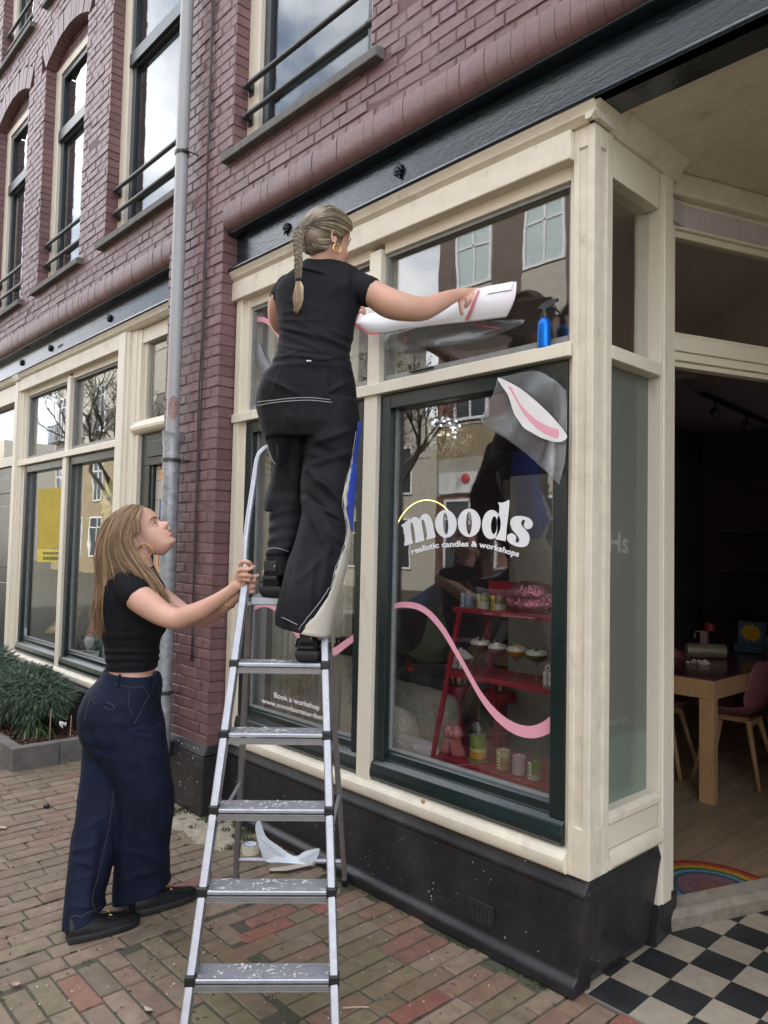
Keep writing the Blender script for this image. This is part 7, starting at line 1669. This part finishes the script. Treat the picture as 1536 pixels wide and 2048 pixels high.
mb = MB(); mb.lathe([(.015, -.004), (.019, 0), (.015, .004)], gather_pt+V((0, 0, -.004)), 14, ax=(.5, 0, .8)); mb.build('hair_tie', mat('brown_tie', (.08,.06,.04), .7), p2, smooth=True)
# ---------------------------------------------------------------- vinyl sheets, spray bottle, tape and scraps
m_sheet = mat('white_backing_paper', (.80,.80,.83), .35, var=.02, alpha=.9, col2=(.80,.68,.72), vscale=3, thr=(.5,.72))
m_film = glass_mat('clear_transfer_film', (.86,.88,.9), rough=.28, boost=1.1, base=.02, film=.13, filmcol=(.8,.83,.86))
YS = 2.362
def sh_pt(u, v):
    """held sheet: u 0..1 left to right, v 0 top .. 1 bottom"""
    TOP = [(0, 706, 640), (.12, 735, 628), (.3, 790, 618), (.55, 880, 600), (.78, 962, 575), (1, 1033, 563)]; BOT = [(0, 712, 652), (.12, 745, 668), (.3, 800, 660), (.55, 880, 650), (.78, 945, 643), (1, 1013, 634)]
    a = interp(TOP, u); b = interp(BOT, u); px = lerp(a[0], b[0], v); py = lerp(a[1], b[1], v)
    if u > .9: px += 10*(u-.9)/.1*sin(pi*v)*.6
    return onY(px, py, YS-.016*sin(pi*min(v*1.05, 1))**.8-.012*sin(u*9)-.01*v)
vs_ = thing('vinyl_sheet', 'long curling white vinyl sheet with pink wave held against the upper pane', 'vinyl sheet', tuple(sh_pt(.5, .5)))
mb = MB(); NU, NV = 60, 14; G = [[sh_pt(i/NU, j/NV) for j in range(NV+1)] for i in range(NU+1)]
mb.grid(G)
mb.build('backing_paper', m_sheet, vs_, smooth=True, solid=.0008)
def on_sheet(px, py, e=.003): return onY(px, py, YS-.034-e)
m_rose = mat('rose_vinyl', (.52,.13,.15), .5)
P = spline([sh_pt(.775, .08), sh_pt(.765, .35), sh_pt(.755, .65), sh_pt(.735, .95)], 6); P = [p-V((0, .004, 0)) for p in P]; ribbon(P, [.010+.010*i/len(P) for i in range(len(P))], (0, -1, 0), .0008).build('pink_wave', m_rose, vs_)
P = spline([sh_pt(.0, .6), sh_pt(.05, .92), sh_pt(.10, 1.0), sh_pt(.17, .99)], 6); P = [p-V((0, .004, 0)) for p in P]; ribbon(P, [.012]*len(P), (0, -1, 0), .0008).build('pink_wave', m_rose, vs_)
mb = MB(); C4 = [sh_pt(.83, .03), sh_pt(.985, .0), sh_pt(.975, .22), sh_pt(.835, .24)]; mb.prism([p-V((0, .006, 0)) for p in C4], (0, -.001, 0)); mb.build('masking_tape', M['whitev'], vs_)
# clear transfer film hanging below the sheet
mb = MB(); T_ = [(770, 668), (850, 652), (935, 645), (1005, 640), (1050, 640)]; B_2 = [(772, 700), (850, 694), (935, 686), (1000, 668), (1040, 652)]
R = [[onY(lerp(a[0], b[0], v), lerp(a[1], b[1], v), 2.40+.02*v+.012*sin(5*v+a[0]*.02)) for v in (0, .25, .5, .75, 1)] for a, b in zip(spline([(x, y, 0) for x, y in T_], 5), spline([(x, y, 0) for x, y in B_2], 5))]
mb.grid(R)
mb.build('transfer_film', m_film, vs_, smooth=True, solid=.0006)
P = spline([onY(948, 643, 2.398), onY(970, 652, 2.40), onY(1002, 657, 2.402)], 6); ribbon(P, [.014-.011*i/len(P) for i in range(len(P))], (0, -1, 0), .0006).build('pink_wave', m_rose, vs_)
P = spline([onY(826, 655, 2.398), onY(814, 668, 2.40), onY(809, 684, 2.402)], 6); ribbon(P, [.014-.004*i/len(P) for i in range(len(P))], (0, -1, 0), .0006).build('pink_wave', m_rose, vs_)
# wet film on the upper left pane
mb = MB(); R = [[onY(lerp(a[0], b[0], v), lerp(a[1], b[1], v), 2.463) for v in (0, .5, 1)] for a, b in zip([(504, 672), (520, 690), (540, 735), (560, 760)], [(504, 706), (515, 730), (530, 752), (545, 775)])]
mb.grid(R)
mb.build('transfer_film', m_film, smooth=True, solid=.0006, label='strip of clear film stuck on the upper left pane behind the climber', cat='film')
# film with white card at the right pane's top corner
tf_ = thing('transfer_sheet', 'clear film with leaf shaped white card and pink stripe stuck over the right pane corner', 'vinyl sheet', tuple(onY(1050, 850, 2.37)))
def zc(x, y): return (955+x/7.68, 740+y/7.68)
def fl_pt(zx, zy): 
    px, py = zc(zx, zy); bul = .018*math.exp(-((zx-1220)/120)**2)+.010*sin(zx*.006+zy*.004); return onY(px, py, 2.378-bul)
OUT_L = [(310, 120), (280, 260), (200, 480), (60, 790), (300, 970), (600, 1170), (900, 1420), (1255, 1760)]; OUT_R = [(820, 5), (1000, 40), (1130, 120), (1230, 185), (1330, 290), (1375, 370), (1370, 1000), (1340, 1420)]
A = spline([(x, y, 0) for x, y in OUT_L], 5); B2 = spline([(x, y, 0) for x, y in OUT_R], 5); mb = MB(); nn = 22
R = [[fl_pt(lerp(a.x, b.x, v/nn), lerp(a.y, b.y, v/nn)) for v in range(nn+1)] for a, b in zip(A, B2)]
mb.grid(R)
mb.build('clear_film', m_film, tf_, smooth=True, solid=.0006)
card_ = smooth_poly([(310, 118), (480, 185), (680, 300), (900, 480), (1080, 650), (1220, 800), (1330, 940), (1375, 1020), (1340, 1075), (1260, 1105), (1150, 1095), (980, 1040), (830, 960), (710, 885), (640, 790), (560, 660), (500, 480), (460, 370), (370, 240)], 3)
mb = MB(); mb.prism([onY(*zc(*p), 2.353) for p in card_], (0, .0012, 0)); mb.build('white_card', mat('card_white', (.76,.74,.73), .6), tf_)
st_p = smooth_poly([(470, 258), (520, 262), (600, 420), (700, 570), (850, 720), (1000, 820), (1150, 890), (1245, 920), (1235, 1050), (1100, 1005), (950, 920), (800, 780), (680, 620), (590, 460), (520, 330)], 2)
mb = MB(); mb.prism([onY(*zc(*p), 2.352) for p in st_p], (0, .0008, 0)); mb.build('pink_stripe', M['pink'], tf_)
# spray bottle on the transom
b = onY(1088, 703, 2.412); b.z = 2.3895; D = (b-CAMP).dot(_f); s_ = 1/F*D; sb = thing('spray_bottle', 'blue aluminium spray bottle with black trigger head on the transom ledge', 'bottle', tuple(b))
m_blue = mat('metallic_blue', (.0,.13,.55), .28, metal=.65, var=.04)
MB().lathe([(13*s_, 0), (13.6*s_, 2*s_), (13.6*s_, 46*s_), (12.5*s_, 52*s_), (9*s_, 58*s_), (7*s_, 60*s_), (7*s_, 63*s_)], b, 28).build('bottle_body', m_blue, sb, smooth=True, sharp=50)
mb = MB(); mb.lathe([(7.6*s_, 61*s_), (7.6*s_, 71*s_), (5*s_, 73*s_), (4.2*s_, 79*s_)], b, 20)
c = b+V((0, 0, 82*s_)); U_ = (RH*.95-FH*.3).normalized()
mb.loft([[c+U_*x*s_+V((0, 0, z*s_))+FH*y*s_ for y in (-3.5, 3.5) for z in ((z0, z1) if y < 0 else (z1, z0))] for x, z0, z1 in ((-12, -2, 1), (-8, -3, 6), (0, -4, 11), (10, 2, 15), (17, 6, 16), (22, 10, 17))])
mb.tube([c+U_*20*s_+V((0, 0, 13*s_)), c+U_*27*s_+V((0, 0, 16*s_))], 4*s_, 10)
mb.tube([c+U_*10*s_+V((0, 0, 3*s_)), c+U_*20*s_-V((0, 0, 1*s_)), c+U_*30*s_-V((0, 0, 12*s_))], [3.6*s_, 3.4*s_, 1.8*s_], 8)
mb.tube([c-U_*9*s_, c-U_*16*s_-V((0, 0, 4*s_))], [2.5*s_, 1.2*s_], 8)
mb.build('trigger_head', M['black'], sb, smooth=True, sharp=50)
# black squeegee blade on the transom
a, c = onY(820, 762, 2.44), onY(866, 750, 2.44); a.z = c.z = 2.4225; MB().bar(a, c, .02, .006).build('squeegee_blade', M['black'], label='flat black squeegee lying on the sill below the upper pane', cat='squeegee', bevel=.002)
# tape roll and paper offcuts on the ground
t0 = onZ(501, 1706, 0); D = (t0-CAMP).dot(_f); r = 17.5/F*D; tr_ = thing('tape_roll', 'cream roll of masking tape lying on the bricks under the ladder', 'tape', tuple(t0))
MB().lathe([(r*.62, .0), (r, .002), (r, .044), (r*.62, .046), (r*.62, .0)], t0, 36, caps=False).build('tape', mat('cream_tape', (.60,.55,.42), .6, var=.04), tr_, smooth=True, sharp=40)
MB().lathe([(r*.60, .001), (r*.60, .047), (r*.52, .047), (r*.52, .001)], t0, 30, caps=False).build('core', M['whitev'], tr_, smooth=True, sharp=40)
mb = MB()
for k in range(14):
    a = 2*pi*k/14; mb.c = (1, 1, 1)
    p = t0+V((cos(a), sin(a), 0))*r*.80; d = V((-sin(a), cos(a), 0)); e = V((cos(a), sin(a), 0)); mb.prism([p-d*r*.13-e*r*.1+ZU*.0462, p+d*r*.13-e*r*.1+ZU*.0462, p+d*r*.13+e*r*.1+ZU*.0462, p-d*r*.13+e*r*.1+ZU*.0462], (0, 0, .0006))
mb.build('blue_print', colmat('print_blue', (.10,.14,.40)), tr_)
def scrap(name, pts, fn, mt_, label, thick=.0008):
    A_ = [fn(*p) for p in pts]; mb = MB(); mb.prism(A_, -_f*thick); return mb.build(name, mt_, label=label, cat='paper')
def zs(x, y): return (480+x/3.413, 1200+y/3.413)
base = onZ(560, 1726, .0); Yp = 2.28
sc = smooth_poly([(135, 1500), (105, 1545), (120, 1640), (175, 1785), (280, 1788), (355, 1797), (495, 1797), (545, 1700), (480, 1705), (430, 1722), (390, 1748), (340, 1735), (250, 1670), (175, 1610)], 3)
def sp_fn(x, y):
    px, py = zs(x, y); D0 = 3.30+.00012*(x-300)-.10*max(0, (1797-y)/300)*.0+.05*sin((x-100)/450*pi)
    p = W(px, py, D0); return p
scrap('paper_offcut', sc, sp_fn, mat('offcut_white', (.68,.74,.80), .5), 'white curved paper offcut standing up behind the ladder cross bar')
s2p = [(195, 1835), (330, 1815), (470, 1785), (515, 1803), (400, 1830), (320, 1848), (215, 1850)]
mb = MB(); mb.prism([onZ(*zs(*p), .012+.006*(p[0] > 400)) for p in s2p], (0, 0, .001)); mb.build('paper_strip', mat('buff_strip', (.50,.43,.38), .6), label='buff paper strip lying flat before the white offcut', cat='paper')
# ---------------------------------------------------------------- the other side of the street (seen mirrored in the glass)
ro = random.Random(21)
def facade(name, x0, x1, y, h, base, cols, wins, label, storey=3.1, face=1):
    """building whose front faces +y at y"""
    root = thing(name, label, 'building', ((x0+x1)/2, y-4, 0))
    mb = MB(); mb.box(x0, x1, y-8, y, 0, base); mb.cur = 1; mb.box(x0, x1, y-8, y, base, h); mb.cur = 2; mb.box(x0-.1, x1+.1, y-8, y+.25, h, h+.3)
    mb.build('wall', cols, root); return root
def win(root, x0, x1, z0, z1, y, fr, gl, bal=False, cross=True):
    f = MB(); t = .07; f.box(x0, x1, y, y+.06, z0, z0+t); f.box(x0, x1, y, y+.06, z1-t, z1); f.box(x0, x0+t, y, y+.06, z0+t, z1-t); f.box(x1-t, x1, y, y+.06, z0+t, z1-t)
    if cross: f.box((x0+x1)/2-.03, (x0+x1)/2+.03, y, y+.05, z0+t, z1-t); f.box(x0+t, x1-t, y, y+.05, z1-.55, z1-.5)
    w = f.build('window', fr, root); g = MB(); g.box(x0+t, x1-t, y+.002, y+.02, z0+t, z1-t); g.build('pane', gl, w)
    if bal:
        b = MB(); b.box(x0-.2, x1+.2, y, y+.5, z0-.12, z0-.02); b.box(x0-.2, x1+.2, y+.46, y+.5, z0+.85, z0+.9); x = x0-.2
        while x < x1+.2: b.box(x, x+.02, y+.47, y+.49, z0, z0+.85); x += .12
        b.build('balcony', M['steel'], root)
mbk = mat('brown_brick', (.13,.095,.08), .85, var=.2, vscale=3); mred = mat('red_brick', (.20,.10,.075), .85, var=.2, vscale=3); myb = mat('yellow_brick', (.30,.235,.14), .85, var=.15, vscale=2); mcr = mat('pale_render', (.42,.39,.33), .8)
mgl = mat('far_glass', (.48,.56,.55), .12, metal=.4); mfr = M['white']; mgd = mat('dark_far_glass', (.05,.06,.065), .12, metal=.3)
Yo = -9.84
A = facade('apartment_block', -13.85, 4.0, Yo, 3.9, 12.5 and 4.9, [myb, mred, mcr], None, 'brown brick apartment block across the street') if False else None
A = thing('apartment_block', 'brown brick apartment block across the street with pale spandrels', 'building', (-5, Yo-4, 0))
mb = MB(); mb.box(-13.85, 6, Yo-8, Yo, 0, 3.0); mb.cur = 1; mb.box(-13.85, 6, Yo-8, Yo, 3.0, 4.0); mb.cur = 2; mb.box(-13.85, 6, Yo-8, Yo, 4.0, 4.85); mb.cur = 1; mb.box(-13.85, 6, Yo-8, Yo+.02, 4.85, 4.95); mb.cur = 0; mb.box(-13.85, 6, Yo-8, Yo, 4.95, 6.2); mb.cur = 3; mb.box(-13.85, 6, Yo-8, Yo, 6.2, 13.5)
mb.build('wall', [mred, mcr, myb, mbk], A)
for k, xc in enumerate((-12.6, -10.4, -8.0, -5.6, -3.2, -.8, 1.6)):
    win(A, xc-.6, xc+.6, 8.5, 10.1, Yo, mfr, mgl); win(A, xc-.6, xc+.6, 4.97, 6.5, Yo+.02, mfr, mgd); win(A, xc-.6, xc+.6, 11.3, 12.9, Yo, mfr, mgl)
    p_ = MB(); p_.box(xc-.62, xc+.62, Yo, Yo+.04, 7.2, 8.45); p_.build('spandrel', mcr, A)
    win(A, xc-.9, xc+.9, .8, 2.9, Yo, mfr, mgd)
sgn = MB(); sgn.box(-14.0+.3, -12.2, Yo, Yo+.08, 3.05, 3.6); s2 = sgn.build('shop_sign', M['white'], A); sp_ = MB(); sp_.ell((-12.7, Yo+.1, 3.42), (.14, .03, .14), 10, 6); sp_.build('emblem', colmat('sign_red', (.6,.08,.08)), s2)
B_ = thing('corner_house', 'yellow brick town house with pale upper floors across the street', 'building', (-28, Yo-6, 0)); mb = MB(); mb.box(-43, -24, Yo-10, Yo-.0, 0, 6.0); mb.cur = 1; mb.box(-43, -24, Yo-10, Yo, 6.0, 11.0); mb.cur = 2; mb.box(-43.3, -23.8, Yo-10, Yo+.4, 11, 11.35)
mb.build('wall', [myb, mcr, M['stone']], B_)
for k in range(7):
    xc = -42+k*2.6; win(B_, xc-.55, xc+.55, 7.0, 9.4, Yo, mfr, mgd, True); win(B_, xc-.55, xc+.55, 3.6, 5.6, Yo, mfr, mgd); win(B_, xc-.8, xc+.8, .8, 2.8, Yo, mfr, mgd)
C_ = thing('low_terrace', 'lower yellow brick terrace set back behind the trees', 'building', (-19, Yo-9, 0)); mb = MB(); mb.box(-24, -13.9, Yo-12, Yo-5, 0, 6.4); mb.build('wall', [mcr], C_)
for k in range(4): xc = -22.8+k*2.5; win(C_, xc-.6, xc+.6, 3.6, 5.4, Yo-5, mfr, mgd); win(C_, xc-.6, xc+.6, .8, 2.7, Yo-5, mfr, mgd)
D_ = thing('far_block', 'tall pale block at the far end of the street', 'building', (-70, -16, 0)); mb = MB(); mb.box(-95, -60, -30, -12, 0, 9); mb.build('wall', mcr, D_)
def bare_tree(name, x, y, h, label, seed, leafy=0):
    r = random.Random(seed); root = thing(name, label, 'tree', (x, y, 0)); tk = MB(); cr = MB(); tw = MB()
    tk.tube(spline([(x, y, 0), (x+.05, y, h*.2), (x-.08, y+.05, h*.36)], 5), [.17]*3+[.15]*4+[.13]*4, 9); tips = []
    def grow(p, d, L_, rad, lv):
        q = p+d*L_; m_ = (p+q)/2+V((r.uniform(-1, 1), r.uniform(-1, 1), r.uniform(-.3, .6)))*L_*.08
        (cr if lv < 3 else tw).tube([p, m_, q], [rad, rad*.85, rad*.68], 5 if lv < 3 else 3, caps=False); tips.append((q, d))
        if lv >= 6: return
        for k in range(2 if r.random() < .45 else 3):
            a = V((r.uniform(-1, 1), r.uniform(-1, 1), r.uniform(-.35, .75))); nd = (d+a*.75).normalized(); grow(q, nd, L_*r.uniform(.62, .82), rad*.62, lv+1)
    for k in range(5):
        a = 2*pi*k/5+r.uniform(-.4, .4); grow(V((x-.08, y+.05, h*r.uniform(.27, .36))), V((cos(a)*.7, sin(a)*.7, .9)).normalized(), h*.17, .09, 0)
    bk = mat('tree_bark', (.07,.06,.045), .9); tk.build('trunk', bk, root, smooth=True); cr.build('limbs', bk, root); 
    for q, d in tips:
        if r.random() < .5:
            c = q+V((r.uniform(-.1, .1), r.uniform(-.1, .1), r.uniform(-.1, .1))); s_ = r.uniform(.02, .045); a = V((r.uniform(-1, 1), r.uniform(-1, 1), r.uniform(-1, 1))).normalized()*s_; b = a.orthogonal().normalized()*s_*.6; tw.cur = 1; tw.add([c-a, c-b, c+a, c+b], [(0, 1, 2, 3)]); tw.cur = 0
    tw.build('crown', [bk, mat('spring_leaf', (.16,.20,.05), .7)], root)
bare_tree('street_tree', -12.6, -6.6, 7.6, 'bare budding street tree by the kerb opposite the candle shop', 4)
bare_tree('street_tree', -16.5, -8.2, 7.0, 'second bare street tree further along the opposite pavement', 9)
bare_tree('street_tree', -27.0, -6.6, 9.5, 'tall bare street tree opposite the left shop', 14)
# parked car beside the camera
car = thing('parked_car', 'black estate car parked behind the photographer', 'car', (-4.9, -1.75, 0)); cy0, cy1 = -2.55, -.85
def cs(x, zb_, zs, zr, wi): return [(x, cy0, zb_), (x, cy0-.0, zs), (x, cy0+wi, zr), (x, cy1-wi, zr), (x, cy1, zs), (x, cy1, zb_)]
mb = MB(); mb.loft([cs(-7.1, .35, .6, .62, .1), cs(-6.9, .25, .82, .86, .1), cs(-6.0, .22, .92, .96, .12), cs(-5.4, .22, .93, 1.36, .26), cs(-4.6, .22, .93, 1.44, .28), cs(-3.5, .22, .94, 1.42, .28), cs(-2.95, .25, .95, 1.30, .26), cs(-2.7, .3, .9, .95, .15)])
mb.build('body', mat('black_car_paint', (.012,.012,.014), .08, var=.05, spec=.8, coat=1), car, smooth=True, sharp=28, bevel=.03)
for (xa_, xb_) in ((-5.25, -4.55), (-4.45, -3.75), (-3.65, -3.1)):
    g = MB(); g.prism([(xa_, cy1-.03+.012, .97), (xb_, cy1-.03+.012, .97), (xb_-.05, cy1-.22, 1.33), (xa_+.12, cy1-.22, 1.33)], (0, .012, .004)); g.build('side_window', mat('car_glass', (.02,.025,.03), .03, spec=.9), car)
mb = MB(); mb.tube([(-5.35, cy1+.002, .955), (-5.15, cy1-.21, 1.36), (-3.3, cy1-.21, 1.38), (-3.0, cy1+.0, .97), (-5.35, cy1+.002, .955)], .01, 6); mb.build('window_trim', M['chrome'], car)
for x_ in (-6.2, -3.55):
    for y_ in (cy1-.10, cy0+.10): w_o = MB(); w_o.lathe([(.30, -.10), (.315, -.06), (.315, .06), (.30, .10)], (x_, y_, .315), 24, ax=(0, 1, 0)); ww_ = w_o.build('wheel', M['black'], car, smooth=True, sharp=40); MB().lathe([(.19, -.105), (.19, .105)], (x_, y_, .315), 20, ax=(0, 1, 0)).build('rim', M['alu'], ww_)
# bicycle parked across from the left shop
def bicycle(x, y, label, rz=0):
    b = thing('bicycle', label, 'bicycle', (x, y, 0)); mk_ = M['black']
    for xx in (-.52, .52):
        MB().tube([(x+xx+.33*cos(t), y, .34+.33*sin(t)) for t in [2*pi*k/28 for k in range(29)]], .018, 6).build('wheel', mk_, b); s = MB()
        for k in range(12): a = pi*k/12; s.tube([(x+xx-.32*cos(a), y, .34-.32*sin(a)), (x+xx+.32*cos(a), y, .34+.32*sin(a))], .002, 3)
        s.build('spokes', M['alu'], b)
    f = MB(); P_ = {'r': (-.52, .34), 's': (-.18, .80), 'b': (-.08, .34), 'h': (.36, .92), 'f': (.52, .34)}
    for a, c in (('r', 's'), ('r', 'b'), ('s', 'b'), ('b', 'h'), ('s', 'h'), ('h', 'f')): f.tube([(x+P_[a][0], y, P_[a][1]), (x+P_[c][0], y, P_[c][1])], .016, 8)
    f.build('frame', mk_, b); MB().ell((x-.2, y, .9), (.14, .08, .035), 12, 6).build('saddle', mk_, b, smooth=True)
    MB().tube(spline([(x+.25, y-.26, .98), (x+.36, y-.2, 1.04), (x+.34, y, 1.05), (x+.36, y+.2, 1.04), (x+.25, y+.26, .98)], 4), .013, 7).build('handlebar', M['chrome'], b, smooth=True)
bicycle(-15.9, -2.6, 'black city bicycle standing across the pavement from the left shop'); bicycle(-17.6, -2.9, 'second black bicycle parked beyond the first')
bicycle(-13.8, -3.1, 'third bicycle leaning nearest the street tree')
mb = MB()
for z in (7.2, 7.7, 8.3): mb.tube([(-60, -5+z*.1, z+.4), (-30, -5, z), (0, -5, z+.3), (15, -5, z+.5)], .012, 5)
mb.build('overhead_wires', M['black'], label='thin overhead wires along the street', cat='wires')
